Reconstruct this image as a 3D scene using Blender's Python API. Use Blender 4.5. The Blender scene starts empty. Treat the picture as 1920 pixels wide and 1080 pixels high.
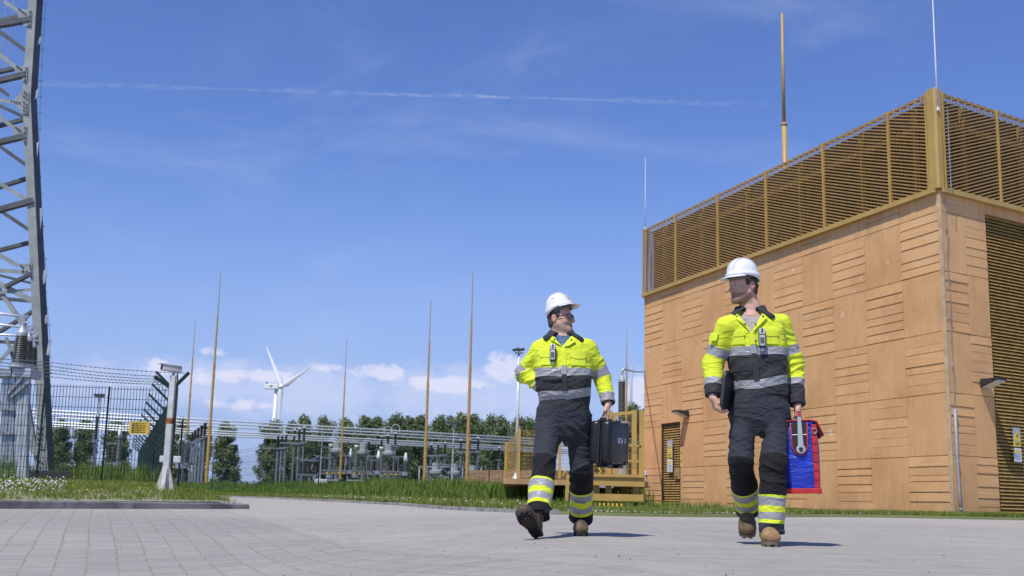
import bpy, bmesh, math, random
import numpy as np
from mathutils import Vector, Matrix, noise as mnoise

random.seed(7)
S = bpy.context.scene
COL = S.collection
R_ = math.radians

# ------------------------------------------------------------------ camera, sky, sun, exposure
FPX, PITCH, ROLL, CAMZ = 2200.7, .18209, .02291, .226
cR = Vector((math.cos(ROLL), -math.sin(PITCH)*math.sin(ROLL), math.cos(PITCH)*math.sin(ROLL)))
cU = Vector((-math.sin(ROLL), -math.sin(PITCH)*math.cos(ROLL), math.cos(PITCH)*math.cos(ROLL)))
cF = Vector((0, math.cos(PITCH), math.sin(PITCH)))
C0 = Vector((0, 0, CAMZ))
cam = bpy.data.cameras.new('camera')
cam.sensor_width = 36; cam.lens = FPX/1920*36
cam.clip_start = .05; cam.clip_end = 6000
cam.dof.use_dof = True; cam.dof.focus_distance = 8.3; cam.dof.aperture_fstop = 5.6
camo = bpy.data.objects.new('camera', cam); COL.objects.link(camo)
m3 = Matrix((cR, cU, -cF)).transposed()
camo.matrix_world = Matrix.Translation(C0) @ m3.to_4x4()
S.camera = camo

def ray(x, y): return cF*FPX + cR*(x-960) + cU*(540-y)
def at(x, y, Y):
    d = ray(x, y); return C0 + d*(Y/d.y)

SUN_EL = R_(59.5); SUN_DIR = Vector((-.50*math.cos(SUN_EL), -.866*math.cos(SUN_EL), math.sin(SUN_EL)))
S.view_settings.view_transform = 'Standard'; S.view_settings.look = 'None'
S.view_settings.exposure = 0.0; S.view_settings.gamma = 1
sl = bpy.data.lights.new('sun', 'SUN'); sl.energy = 4.2; sl.angle = R_(.53); sl.color = (1, .955, .88)
slo = bpy.data.objects.new('sun', sl); COL.objects.link(slo)
slo.rotation_euler = (-SUN_DIR).to_track_quat('-Z', 'Y').to_euler()

class NT:
    """small node-building helper"""
    def __init__(self, tree): self.t = tree; tree.nodes.clear()
    def n(self, typ, **kw):
        nd = self.t.nodes.new(typ); ins = kw.pop('ins', {})
        for k, v in kw.items(): setattr(nd, k, v)
        for k, v in ins.items(): self.put(nd, k, v)
        return nd
    def put(self, nd, k, v):
        s = nd.inputs[k]
        if isinstance(v, bpy.types.NodeSocket): self.t.links.new(v, s)
        elif isinstance(v, bpy.types.Node): self.t.links.new(v.outputs[0], s)
        else: s.default_value = v
    def m(self, op, a, b=None, c=None, clamp=False):
        nd = self.n('ShaderNodeMath', operation=op, use_clamp=clamp)
        for i, v in enumerate((a, b, c)):
            if v is not None: self.put(nd, i, v)
        return nd.outputs[0]
    def vm(self, op, a, b=None):
        nd = self.n('ShaderNodeVectorMath', operation=op)
        self.put(nd, 0, a)
        if b is not None: self.put(nd, 1, b)
        return nd.outputs['Value'] if op in ('DOT_PRODUCT', 'LENGTH') else nd.outputs[0]
    def mix(self, f, a, b, blend='MIX'):
        nd = self.n('ShaderNodeMix', data_type='RGBA', blend_type=blend)
        self.put(nd, 0, f); self.put(nd, 6, a); self.put(nd, 7, b)
        return nd.outputs[2]
    def noise(self, vec, scale, detail=3, rough=.55, out=0, dist=0):
        nd = self.n('ShaderNodeTexNoise', ins={'Vector': vec, 'Scale': scale, 'Detail': detail, 'Roughness': rough, 'Distortion': dist})
        return nd.outputs[out]
    def mapr(self, v, a, b, c=0., d=1., smooth=True):
        nd = self.n('ShaderNodeMapRange', interpolation_type='SMOOTHSTEP' if smooth else 'LINEAR')
        for i, q in enumerate((v, a, b, c, d)): self.put(nd, i, q)
        return nd.outputs[0]
    def scale(self, vec, s):
        nd = self.n('ShaderNodeMapping', ins={'Vector': vec, 'Scale': s}); return nd.outputs[0]
    def ramp(self, f, stops, const=True):
        nd = self.n('ShaderNodeValToRGB'); cr = nd.color_ramp
        cr.interpolation = 'CONSTANT' if const else 'LINEAR'
        while len(cr.elements) > 1: cr.elements.remove(cr.elements[-1])
        cr.elements[0].position = stops[0][0]; cr.elements[0].color = rgba(stops[0][1])
        for p, c in stops[1:]:
            e = cr.elements.new(p); e.color = rgba(c)
        self.put(nd, 0, f); return nd.outputs[0]
def rgba(c): return tuple(c) if len(c) == 4 else (*c, 1)

W = bpy.data.worlds.new('World'); S.world = W; W.use_nodes = True
t = NT(W.node_tree)
sky = t.n('ShaderNodeTexSky', sky_type='NISHITA', sun_disc=False, sun_elevation=SUN_EL,
          sun_rotation=math.atan2(SUN_DIR.x, SUN_DIR.y), altitude=0, air_density=1.0, dust_density=.25, ozone_density=2.2)
dirv = t.n('ShaderNodeTexCoord').outputs['Generated']
sep = t.n('ShaderNodeSeparateXYZ', ins={0: dirv})
el = sep.outputs[2]
skyc = t.n('ShaderNodeHueSaturation', ins={'Hue': .512, 'Saturation': 1.12, 'Value': 1.0, 'Color': sky.outputs[0]}).outputs[0]
skyc = t.mix(1.0, skyc, (1.02, 1.13, 1.42, 1), 'MULTIPLY')
# pale band low down
hz = t.mapr(el, .0, .30, .85, 0)
skyc = t.mix(hz, skyc, (3.2, 4.2, 7.6, 1))
# cumulus: puffs standing low over the horizon, each a direction with an angular size, frayed by noise
nz_a = t.noise(t.scale(dirv, (26, 26, 40)), 1.7, 8, .66)
def puffs(lst, lo, hi, amt):
    acc = None
    for (px, py, rx, ry, w) in lst:
        d0 = ray(px, py).normalized(); rt = d0.cross(Vector((0, 0, 1))).normalized(); up = rt.cross(d0)
        dx = t.m('MULTIPLY', t.vm('DOT_PRODUCT', dirv, tuple(rt)), FPX/rx); dy = t.m('MULTIPLY', t.m('SUBTRACT', t.vm('DOT_PRODUCT', dirv, tuple(up)), 0), FPX/ry)
        g = t.m('MULTIPLY', t.m('SUBTRACT', 1, t.m('ADD', t.m('MULTIPLY', dx, dx), t.m('MULTIPLY', dy, dy)), None), w)
        acc = g if acc is None else t.m('MAXIMUM', acc, g)
    return t.mapr(t.m('ADD', t.m('MAXIMUM', acc, -1.5), t.m('MULTIPLY', t.m('SUBTRACT', nz_a, .5), amt)), lo, hi)
front = t.vm('DOT_PRODUCT', dirv, (0, 1, 0)); front = t.m('GREATER_THAN', front, 0)
veil = puffs([(560, 735, 240, 55, .9), (360, 715, 140, 45, .9), (850, 740, 220, 60, .9), (1000, 740, 110, 80, .8), (1190, 760, 60, 70, .8), (180, 720, 150, 40, .6), (430, 690, 60, 20, .5)], -.25, .9, 2.2)
puff = puffs([(714, 697, 52, 22, 1.), (300, 690, 26, 20, 1.), (392, 706, 70, 17, .9), (495, 704, 74, 12, .9), (403, 661, 34, 10, .5), (622, 690, 36, 9, .5), (850, 722, 84, 19, .9), (790, 716, 30, 14, .9), (948, 690, 44, 34, .9), (1192, 725, 24, 42, .9), (455, 757, 80, 12, .7), (890, 722, 30, 10, 1.), (1300, 690, 90, 40, .8)], .05, .75, 2.9)
skyc = t.mix(t.m('MULTIPLY', t.m('MULTIPLY', veil, front), .58), skyc, (6.3, 6.8, 9.1, 1))
skyc = t.mix(t.m('MULTIPLY', t.m('MULTIPLY', puff, front), .78), skyc, (7.4, 7.5, 9.3, 1))
# thin cirrus veil high up
cv = t.noise(t.scale(dirv, (2.2, 1.2, 6)), 1.6, 6, .62, dist=.6)
cv2 = t.noise(t.scale(dirv, (1, 1, 2)), 2.2, 2, .5)
cir = t.m('MULTIPLY', t.mapr(cv, .45, .8), t.mapr(cv2, .42, .62))
skyc = t.mix(t.m('MULTIPLY', cir, .24), skyc, (7.5, 8.2, 9.8, 1))
# contrail: a thin band round a great circle, frayed by noise
da, db = ray(85, 156).normalized(), ray(1400, 196).normalized()
nn = da.cross(db).normalized(); mid = (da+db).normalized(); tang = nn.cross(mid).normalized()
wob = t.m('MULTIPLY', t.m('SUBTRACT', t.noise(dirv, 9, 3), .5), .006)
dist = t.m('ADD', t.vm('DOT_PRODUCT', dirv, tuple(nn)), wob)
along = t.vm('DOT_PRODUCT', dirv, tuple(tang))
lo_, hi_ = sorted((da.dot(tang), db.dot(tang)))
fr = t.noise(t.scale(dirv, (60, 60, 160)), 1.5, 4, .65)
wid = t.mapr(t.noise(dirv, 14, 3), .3, .7, .0012, .0038)
core = t.mapr(t.m('DIVIDE', t.m('ABSOLUTE', dist), wid), .1, 1.0, 1, 0)
lim = t.m('MULTIPLY', t.mapr(along, lo_-.06, lo_+.02), t.mapr(along, hi_-.06, hi_+.05, 1, 0))
sgn = 1 if db.dot(tang) > da.dot(tang) else -1
xa = t.m('MULTIPLY', along, sgn)
hot = t.mapr(t.m('ABSOLUTE', t.m('SUBTRACT', xa, .06)), .0, .13, 1.0, .42)
con = t.m('MULTIPLY', t.m('MULTIPLY', core, lim), t.m('MULTIPLY', hot, t.mapr(fr, .36, .62, .05, 1)))
skyc = t.mix(t.m('MULTIPLY', con, .2), skyc, (9, 9.4, 10.2, 1))
bg = t.n('ShaderNodeBackground', ins={'Color': skyc, 'Strength': .104})
t.n('ShaderNodeOutputWorld', ins={'Surface': bg.outputs[0]})

# ------------------------------------------------------------------ materials
MATS = {}
def mat(name, col, rough=.7, metal=0., var=.12, vscale=6., bump=0., bscale=40., col2=None, spec=.5, stretch=(1, 1, 1), coat=0.):
    """principled material with two octaves of colour variation and optional bump"""
    if name in MATS: return MATS[name]
    m = bpy.data.materials.new(name); m.use_nodes = True; MATS[name] = m
    q = NT(m.node_tree)
    co = q.n('ShaderNodeTexCoord').outputs['Object']
    v = q.scale(co, stretch)
    nz = q.noise(v, vscale, 5, .6)
    c2 = col2 or tuple(max(0, c*(1-2*var)) for c in col)
    c1 = col if col2 else tuple(min(1, c*(1+var)) for c in col)
    colr = q.mix(q.mapr(nz, .3, .72), rgba(c1), rgba(c2))
    b = q.n('ShaderNodeBsdfPrincipled', ins={'Base Color': colr, 'Roughness': rough, 'Metallic': metal, 'Specular IOR Level': spec})
    if coat: b.inputs['Coat Weight'].default_value = coat
    if bump:
        bn = q.n('ShaderNodeBump', ins={'Strength': .6, 'Distance': bump, 'Height': q.noise(v, bscale, 4, .6)})
        q.put(b, 'Normal', bn.outputs[0])
    q.n('ShaderNodeOutputMaterial', ins={'Surface': b.outputs[0]})
    return m

# ------------------------------------------------------------------ mesh building
class MB:
    def __init__(self): self.v = []; self.f = []; self.mi = []; self.cur = 0
    def add(self, vs, fs):
        o = len(self.v); self.v += [tuple(p) for p in vs]
        self.f += [tuple(i+o for i in f) for f in fs]; self.mi += [self.cur]*len(fs); return self
    def frame(self, o, ex, ey, ez):
        """box with corner-centre o and half axes"""
        vs = [o+ex*a+ey*b+ez*c for c in (-1, 1) for b in (-1, 1) for a in (-1, 1)]
        return self.add(vs, [(0, 2, 3, 1), (4, 5, 7, 6), (0, 1, 5, 4), (2, 6, 7, 3), (0, 4, 6, 2), (1, 3, 7, 5)])
    def box(self, c, s, rz=0.):
        c = Vector(c); cz, sz = math.cos(rz), math.sin(rz)
        return self.frame(c, Vector((cz, sz, 0))*s[0]/2, Vector((-sz, cz, 0))*s[1]/2, Vector((0, 0, s[2]/2)))
    def bar(self, a, b, w, h=None, up=(0, 0, 1)):
        a, b = Vector(a), Vector(b); d = b-a; L = d.length
        if L < 1e-6: return self
        d /= L; up = Vector(up)
        if abs(d.dot(up)) > .97: up = Vector((0, 1, 0))
        sx = d.cross(up).normalized(); sy = sx.cross(d)
        return self.frame((a+b)/2, d*L/2, sx*w/2, sy*(h or w)/2)
    def angle(self, a, b, w, t_, up=(0, 0, 1), side=1):
        """L-section steel angle"""
        a, b = Vector(a), Vector(b); d = (b-a).normalized(); up = Vector(up)
        if abs(d.dot(up)) > .97: up = Vector((0, 1, 0))
        sx = d.cross(up).normalized()*side; sy = sx.cross(d)*side
        self.frame((a+b)/2+sx*w/2, d*(b-a).length/2, sx*w/2, sy*t_/2)
        return self.frame((a+b)/2+sy*(w/2+t_/2+.001), d*(b-a).length/2, sx*t_/2, sy*(w/2-.001))
    def tube(self, a, b, r1, r2=None, n=10, cap=True):
        return self.path([a, b], [r1, r1 if r2 is None else r2], n, cap)
    def path(self, pts, rad, n=8, cap=True):
        pts = [Vector(p) for p in pts]
        if not hasattr(rad, '__len__'): rad = [rad]*len(pts)
        o = len(self.v); prev = None
        for i, p in enumerate(pts):
            d = (pts[min(i+1, len(pts)-1)]-pts[max(i-1, 0)]).normalized()
            if prev is None:
                up = Vector((0, 0, 1)) if abs(d.z) < .9 else Vector((0, 1, 0))
                sx = d.cross(up).normalized()
            else: sx = (prev-d*prev.dot(d)).normalized()
            prev = sx; sy = d.cross(sx)
            for k in range(n):
                a_ = 2*math.pi*k/n
                self.v.append(tuple(p+(sx*math.cos(a_)+sy*math.sin(a_))*rad[i]))
        for i in range(len(pts)-1):
            for k in range(n):
                a_, b_ = o+i*n+k, o+i*n+(k+1) % n
                self.f.append((a_, b_, b_+n, a_+n)); self.mi.append(self.cur)
        if cap:
            self.f.append(tuple(o+k for k in reversed(range(n)))); self.mi.append(self.cur)
            e = o+(len(pts)-1)*n
            self.f.append(tuple(e+k for k in range(n))); self.mi.append(self.cur)
        return self
    def lathe(self, prof, base=(0, 0, 0), n=16, axis=None):
        """prof: (radius, height) up the axis"""
        base = Vector(base); ax = Vector(axis or (0, 0, 1)).normalized()
        sx = ax.orthogonal().normalized(); sy = ax.cross(sx); o = len(self.v)
        for r, h in prof:
            for k in range(n):
                a_ = 2*math.pi*k/n
                self.v.append(tuple(base+ax*h+(sx*math.cos(a_)+sy*math.sin(a_))*max(r, 1e-4)))
        for i in range(len(prof)-1):
            for k in range(n):
                a_, b_ = o+i*n+k, o+i*n+(k+1) % n
                self.f.append((a_, b_, b_+n, a_+n)); self.mi.append(self.cur)
        self.f.append(tuple(o+k for k in reversed(range(n)))); self.mi.append(self.cur)
        e = o+(len(prof)-1)*n
        self.f.append(tuple(e+k for k in range(n))); self.mi.append(self.cur)
        return self
    def quad(self, *p): return self.add(p, [tuple(range(len(p)))])
    def prism(self, poly, off):
        """extrude a 3-D polygon by the vector off"""
        off = Vector(off); n = len(poly); vs = [Vector(p) for p in poly]; vs += [p+off for p in vs]
        return self.add(vs, [tuple(reversed(range(n))), tuple(range(n, 2*n))]+[(i, (i+1) % n, (i+1) % n+n, i+n) for i in range(n)])
    def build(self, name, m, parent=None, smooth=False, bevel=0., loc=None, auto=None):
        me = bpy.data.meshes.new(name)
        off = wloc(parent) if parent else Vector(loc or (0, 0, 0))
        me.from_pydata([(x-off.x, y-off.y, z-off.z) for x, y, z in self.v], [], self.f)
        for mm in (m if isinstance(m, (list, tuple)) else [m]): me.materials.append(mm)
        me.polygons.foreach_set('material_index', self.mi)
        o = bpy.data.objects.new(name, me); COL.objects.link(o)
        bm = bmesh.new(); bm.from_mesh(me)
        bmesh.ops.recalc_face_normals(bm, faces=bm.faces)
        if bevel:
            bmesh.ops.bevel(bm, geom=[e for e in bm.edges if len(e.link_faces) == 2 and e.calc_face_angle(0) > .5],
                            offset=bevel, segments=2, affect='EDGES', profile=.5, clamp_overlap=True)
        if smooth or auto:
            for f in bm.faces: f.smooth = True
        if auto:
            for e in bm.edges: e.smooth = not (len(e.link_faces) == 2 and e.calc_face_angle(0) > auto)
        bm.to_mesh(me); bm.free()
        if parent: o.parent = parent
        else: o.location = off
        return o
def wloc(o):
    p = Vector((0, 0, 0))
    while o: p += o.location; o = o.parent
    return p
def tag(o, label=None, cat=None, group=None, kind=None):
    if label: o['label'] = label
    if cat: o['category'] = cat
    if group: o['group'] = group
    if kind: o['kind'] = kind
    return o
def thing(name, label, cat, loc, group=None):
    o = bpy.data.objects.new(name, None); COL.objects.link(o); o.location = Vector(loc); o.empty_display_size = .2
    return tag(o, label, cat, group)
def copy_tree(o, parent=None):
    c = o.copy(); COL.objects.link(c)
    if parent: c.parent = parent
    for ch in list(o.children): copy_tree(ch, c)
    return c
def mesh_np(name, V, F, m, parent=None, smooth=True, loc=None):
    me = bpy.data.meshes.new(name); off = wloc(parent) if parent else Vector(loc or (0, 0, 0))
    V = np.asarray(V, dtype=np.float32)-np.array(off, dtype=np.float32)
    F = np.asarray(F, dtype=np.int32); k = F.shape[1]
    me.vertices.add(len(V)); me.vertices.foreach_set('co', V.ravel())
    me.loops.add(F.size); me.loops.foreach_set('vertex_index', F.ravel())
    me.polygons.add(len(F)); me.polygons.foreach_set('loop_start', np.arange(0, F.size, k, dtype=np.int32))
    me.update(calc_edges=True); me.validate()
    for mm in (m if isinstance(m, (list, tuple)) else [m]): me.materials.append(mm)
    me.polygons.foreach_set('use_smooth', np.full(len(me.polygons), smooth))
    o = bpy.data.objects.new(name, me); COL.objects.link(o)
    if parent: o.parent = parent
    else: o.location = off
    return o
def fattr(o, name, vals):
    a = o.data.attributes.new(name, 'FLOAT', 'POINT'); a.data.foreach_set('value', np.asarray(vals, dtype=np.float32))
def text(s, name, m, origin, ex, ey, size, parent, depth=.001, bold=0., align='CENTER', italic=0.):
    """flat lettering turned into a mesh; ex, ey are the reading and up directions"""
    cu = bpy.data.curves.new(name, 'FONT'); cu.body = s; cu.size = size; cu.extrude = depth; cu.offset = bold
    cu.align_x = align; cu.align_y = 'CENTER'; cu.shear = italic; cu.resolution_u = 3
    to = bpy.data.objects.new(name+'_src', cu); COL.objects.link(to)
    dg = bpy.context.evaluated_depsgraph_get(); me = bpy.data.meshes.new_from_object(to.evaluated_get(dg))
    bpy.data.objects.remove(to); bpy.data.curves.remove(cu)
    ex = Vector(ex).normalized(); ey = Vector(ey).normalized(); ez = ex.cross(ey)
    M = Matrix((ex, ey, ez)).transposed().to_4x4(); me.transform(Matrix.Translation(Vector(origin)-(wloc(parent) if parent else Vector()))@M)
    me.materials.clear(); me.materials.append(m)
    o = bpy.data.objects.new(name, me); COL.objects.link(o)
    if parent: o.parent = parent
    return o
# ------------------------------------------------------------------ terrain
TH = .33423                                   # heading of the long facade
def sstep(a, b, x):
    x = np.clip((np.asarray(x, dtype=float)-a)/(b-a), 0, 1); return x*x*(3-2*x)
def gz(X, Y):
    X = np.asarray(X, dtype=float); Y = np.asarray(Y, dtype=float)
    b = .2*(1-np.exp(-np.maximum(Y-9, 0)/12))+.003*np.clip(Y-28, 0, 25)+.035*sstep(2.5, 6.5, X)*sstep(12, 18, Y)
    d = np.interp(Y, [4, 7.6, 9.9, 13, 16.6, 25], [.47, .31, .19, .12, .09, 0])
    return b-d*(1-sstep(-2.5, .6, X))
def gzf(X, Y): return float(gz(X, Y))
def hit(px, py, ylo=2., yhi=80.):
    """where the ray of a picture point meets the paving"""
    prev = None
    for i in range(800):
        Y = ylo*(yhi/ylo)**(i/799); p = at(px, py, Y); d = p.z-gzf(p.x, Y)
        if prev is not None and d <= 0: return p
        prev = d
    return at(px, py, yhi)
BX = [-60, -16, -10.2, -6.65, -3.4, -1.2, -.3, .61, 1.6, 3.2, 5.2, 7.4, 12, 60]
BY = [56, 56, 46, 38, 29, 22.2, 19.4, 17.0, 16.6, 17.6, 18.9, 19.3, 21.2, 40]
def yb(X): return np.interp(X, BX, BY)

def grid_mesh(name, P, m):
    n0, n1 = P.shape[:2]; idx = np.arange(n0*n1).reshape(n0, n1)
    F = np.stack([idx[:-1, :-1], idx[1:, :-1], idx[1:, 1:], idx[:-1, 1:]], -1).reshape(-1, 4)
    return mesh_np(name, P.reshape(-1, 3), F, m, smooth=True)
xs = np.unique(np.concatenate([np.linspace(-60, -16, 12), np.linspace(-16, 16, 129), np.linspace(16, 60, 12)]))
ts = np.linspace(0, 1, 90)**1.6
Xg = np.repeat(xs[:, None], len(ts), 1); Yg = 1.2+(yb(Xg)-1.2)*ts[None, :]
P = np.stack([Xg, Yg, gz(Xg, Yg)], -1)

m = bpy.data.materials.new('paving_bricks'); m.use_nodes = True; q = NT(m.node_tree)
co = q.n('ShaderNodeTexCoord').outputs['Object']
wobv = q.n('ShaderNodeTexNoise', ins={'Vector': co, 'Scale': .55, 'Detail': 3}).outputs['Color']
co2 = q.vm('ADD', co, q.vm('MULTIPLY', q.vm('SUBTRACT', wobv, (.5, .5, .5)), (.05, .05, 0)))
s_ = q.vm('DOT_PRODUCT', co2, (math.cos(TH), math.sin(TH), 0)); r2_ = q.vm('DOT_PRODUCT', co2, (-math.sin(TH), math.cos(TH), 0))
sw = q.m('GREATER_THAN', q.m('ADD', s_, q.m('MULTIPLY', q.m('SUBTRACT', q.noise(co, 3., 3), .5), .22)), 1.98)
def mixf(f, a, b):
    nd = q.n('ShaderNodeMix', data_type='FLOAT'); q.put(nd, 0, f); q.put(nd, 2, a); q.put(nd, 3, b); return nd.outputs[0]
la = mixf(sw, s_, r2_); lb = mixf(sw, r2_, s_)          # main joint axis, cross joint axis
def joint(c, pitch, w0, w1):
    fr = q.m('FRACT', q.m('DIVIDE', c, pitch)); d = q.m('MULTIPLY', q.m('MINIMUM', fr, q.m('SUBTRACT', 1, fr)), pitch)
    return q.mapr(d, w0, w1, 1, 0)
wn = q.mapr(q.noise(co, 28, 4, .7), .3, .7, .004, .024)
j1 = joint(la, .21, .002, wn)
row = q.m('FLOOR', q.m('DIVIDE', la, .21))
lb2 = q.m('ADD', lb, q.m('MULTIPLY', row, .0525))
j2 = joint(lb2, .105, .001, .006)
cell = q.n('ShaderNodeCombineXYZ', ins={0: row, 1: q.m('FLOOR', q.m('DIVIDE', lb2, .105)), 2: sw}).outputs[0]
rnd = q.n('ShaderNodeTexWhiteNoise', ins={'Vector': cell}).outputs[0]
big = q.noise(co, .35, 5, .6); med = q.noise(co, 2.6, 5, .65); fine = q.noise(co, 60, 4, .7); streak = q.noise(q.scale(co, (1.0, 5., 1)), 1.4, 5, .65)
basec = q.mix(rnd, (.278, .264, .240, 1), (.335, .318, .288, 1))
dusty = (.44, .412, .362, 1)
dust = q.m('ADD', q.mapr(big, .44, .68, 0, .45), q.m('MULTIPLY', q.mapr(med, .5, .75), .25))
dust = q.m('ADD', dust, mixf(sw, q.m('MULTIPLY', q.mapr(streak, .5, .7), .12), q.m('ADD', .18, q.m('MULTIPLY', q.mapr(streak, .4, .7), .55))), clamp=True)
yv = q.n('ShaderNodeSeparateXYZ', ins={0: co}).outputs[1]
dust = q.m('ADD', dust, q.mapr(yv, 13.5, 18.5, 0, .55), clamp=True)
c = q.mix(q.m('MULTIPLY', dust, .8), basec, dusty)
c = q.mix(q.mapr(fine, .48, .72, 0, .55), c, (.14, .133, .126, 1))
c = q.mix(q.m('MULTIPLY', q.mapr(q.noise(co, 1.1, 4, .7), .62, .74), .3), c, (.17, .16, .15, 1))
sandj = q.mix(q.mapr(q.noise(co, 30, 3, .7), .35, .65), (.12, .11, .092, 1), (.40, .365, .30, 1))
jj = q.m('MULTIPLY', q.m('MAXIMUM', j1, q.m('MULTIPLY', j2, .04)), mixf(sw, .72, .6))
c = q.mix(jj, c, sandj)
hgt = q.m('SUBTRACT', q.m('MULTIPLY', fine, .25), q.m('ADD', q.m('MULTIPLY', jj, 1.2), q.m('MULTIPLY', rnd, .08)))
bn = q.n('ShaderNodeBump', ins={'Strength': .5, 'Distance': .006, 'Height': hgt})
bs = q.n('ShaderNodeBsdfPrincipled', ins={'Base Color': c, 'Roughness': .92, 'Specular IOR Level': .2, 'Normal': bn.outputs[0]})
q.n('ShaderNodeOutputMaterial', ins={'Surface': bs.outputs[0]})
tag(grid_mesh('paving', P, m), kind='structure')

# grass ground behind the paving, out to the horizon
soil = mat('grass_soil', (.11, .15, .045), .95, var=.3, vscale=1.4, col2=(.16, .15, .07), bump=.03, bscale=9)
far = np.concatenate([[0], np.linspace(.015, 14, 24), np.linspace(16, 60, 16), np.array([90, 150, 300, 700, 1500, 3500])])
xs2 = np.concatenate([[-3500, -1200, -500, -200, -100], xs[1:-1], [100, 200, 500, 1200, 3500]])
Xf = np.repeat(xs2[:, None], len(far), 1); Yf = yb(np.clip(Xf, -60, 60))-.02+far[None, :]
left = 1-sstep(-3, 1.5, Xf)
def fieldz(X, Y):
    s = Y-yb(np.clip(X, -60, 60))
    return gz(X, np.minimum(Y, 56))+.045+(.04+.16*(1-sstep(-3, 2.0, X)))*sstep(.6, 9, s)
Zf = fieldz(Xf, Yf); Zf[:, 0] -= .075; Pf = np.stack([Xf, Yf, Zf], -1)
tag(grid_mesh('grass_ground', Pf, soil), kind='structure')

# the kerbed lawn on the left
E0 = np.array([-4.15, 19.2]); KD = np.array([-.725, -.688]); VD = np.array([-.33, .944])
def lawn_xy(u, v): return E0[0]+KD[0]*u+VD[0]*v, E0[1]+KD[1]*u+VD[1]*v
def lawnz(u, v):
    X, Y = lawn_xy(u, v)
    return gz(X, Y)+.075+.035*sstep(0, .4, u)+.15*sstep(.1, 2.6, v)*sstep(0, 2., u)
uu = np.concatenate([np.linspace(0, 8, 33), np.linspace(9, 50, 22)]); vv = np.concatenate([np.linspace(.10, 5, 24), np.linspace(6, 30, 12)])
Ug, Vg = np.meshgrid(uu, vv, indexing='ij'); Xl, Yl = lawn_xy(Ug, Vg)
lsoil = mat('lawn_soil', (.14, .17, .055), .95, var=.3, vscale=3.2, col2=(.34, .31, .23), bump=.02, bscale=25)
tag(grid_mesh('lawn_ground', np.stack([Xl, Yl, lawnz(Ug, Vg)], -1), lsoil), kind='structure')

# kerbs
kst = mat('kerb_stone', (.30, .295, .28), .9, var=.22, vscale=3.5, bump=.004, bscale=60)
kdk = mat('kerb_stone_old', (.20, .197, .195), .92, var=.25, vscale=2.5, bump=.004, bscale=70)
def kerb_run(pts, name, mm, w, hfun, label, gap=.006, chamf=.02):
    root = thing(name, label, 'kerb', (pts[0][0], pts[0][1], gzf(*pts[0])))
    for i in range(len(pts)-1):
        a, b = Vector((*pts[i], 0)), Vector((*pts[i+1], 0)); d = (b-a).normalized(); nrm = Vector((-d.y, d.x, 0))
        a += d*gap; b -= d*gap; mb = MB(); ring = []
        for p, f in ((a, i), (b, i+1)):
            z0 = gzf(p.x, p.y); h = hfun(f)
            prof = [(0, -.12), (0, h-chamf), (chamf*.6, h), (w, h-.003), (w, -.12)]
            ring.append([p+nrm*s+Vector((0, 0, z0+z)) for s, z in prof])
        n = 5; mb.add(ring[0]+ring[1], [tuple(range(n)), tuple(range(n, 2*n))]+[(k, (k+1) % n, (k+1) % n+n, k+n) for k in range(n)])
        mb.build('kerb_stone', mm, root)
    return root
kp = [(E0[0]+KD[0]*u, E0[1]+KD[1]*u) for u in (-.02, .62, 1.95, 3.02, 4.09, 5.2, 6.3, 7.4, 8.5)]
kerb_run(list(reversed(kp)), 'kerb', kdk, .13, lambda f: .135-.007*max(0, f-2) if f < 7.5 else .075, 'dark grey raised kerb along the front of the left lawn')
fk = [(.75, 16.75)]; cur = .75
for X in np.arange(.2, -13.5, -.42): fk.append((X, float(yb(X))-.13))
kerb_run(fk, 'kerb', kst, .14, lambda f: .055, 'long pale low kerb between the far edge of the paving and the tall grass', chamf=.012)
# drain inlet let into the far kerb
dp = hit(720, 945.5)
mb = MB(); mb.box((dp.x, dp.y-.05, gzf(dp.x, dp.y)+.03), (.22, .12, .1), -.9)
for k in (-1, 0, 1): mb.box((dp.x+k*.05, dp.y-.125, gzf(dp.x, dp.y)+.035), (.012, .03, .08), -.9)
dr = mb.build('drain_inlet', mat('cast_iron', (.03, .03, .032), .7), None, bevel=.006, loc=dp)
tag(dr, 'small dark iron drain inlet set in the far pale kerb', 'drain')

# ------------------------------------------------------------------ grass
def grass_mat(name, ca, cb, cc):
    m = bpy.data.materials.new(name); m.use_nodes = True; q = NT(m.node_tree)
    a = q.n('ShaderNodeAttribute', attribute_name='rnd').outputs['Fac']
    co = q.n('ShaderNodeTexCoord').outputs['Object']
    c = q.ramp(a, [(0, ca), (.55, cb), (.86, cb), (1, cc)], const=False)
    c = q.mix(q.mapr(q.noise(co, .9, 4), .35, .7), c, q.mix(.6, c, rgba(tuple(x*.7 for x in cb))))
    d = q.n('ShaderNodeBsdfDiffuse', ins={'Color': c}); tr = q.n('ShaderNodeBsdfTranslucent', ins={'Color': c})
    mx = q.n('ShaderNodeMixShader', ins={0: .35, 1: d.outputs[0], 2: tr.outputs[0]})
    q.n('ShaderNodeOutputMaterial', ins={'Surface': mx.outputs[0]}); return m
G_TALL = grass_mat('tall_grass_green', (.11, .18, .035), (.20, .29, .065), (.38, .37, .17))
G_LAWN = grass_mat('lawn_grass_green', (.15, .21, .045), (.27, .32, .075), (.52, .48, .24))
rg = np.random.default_rng(3)
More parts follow.
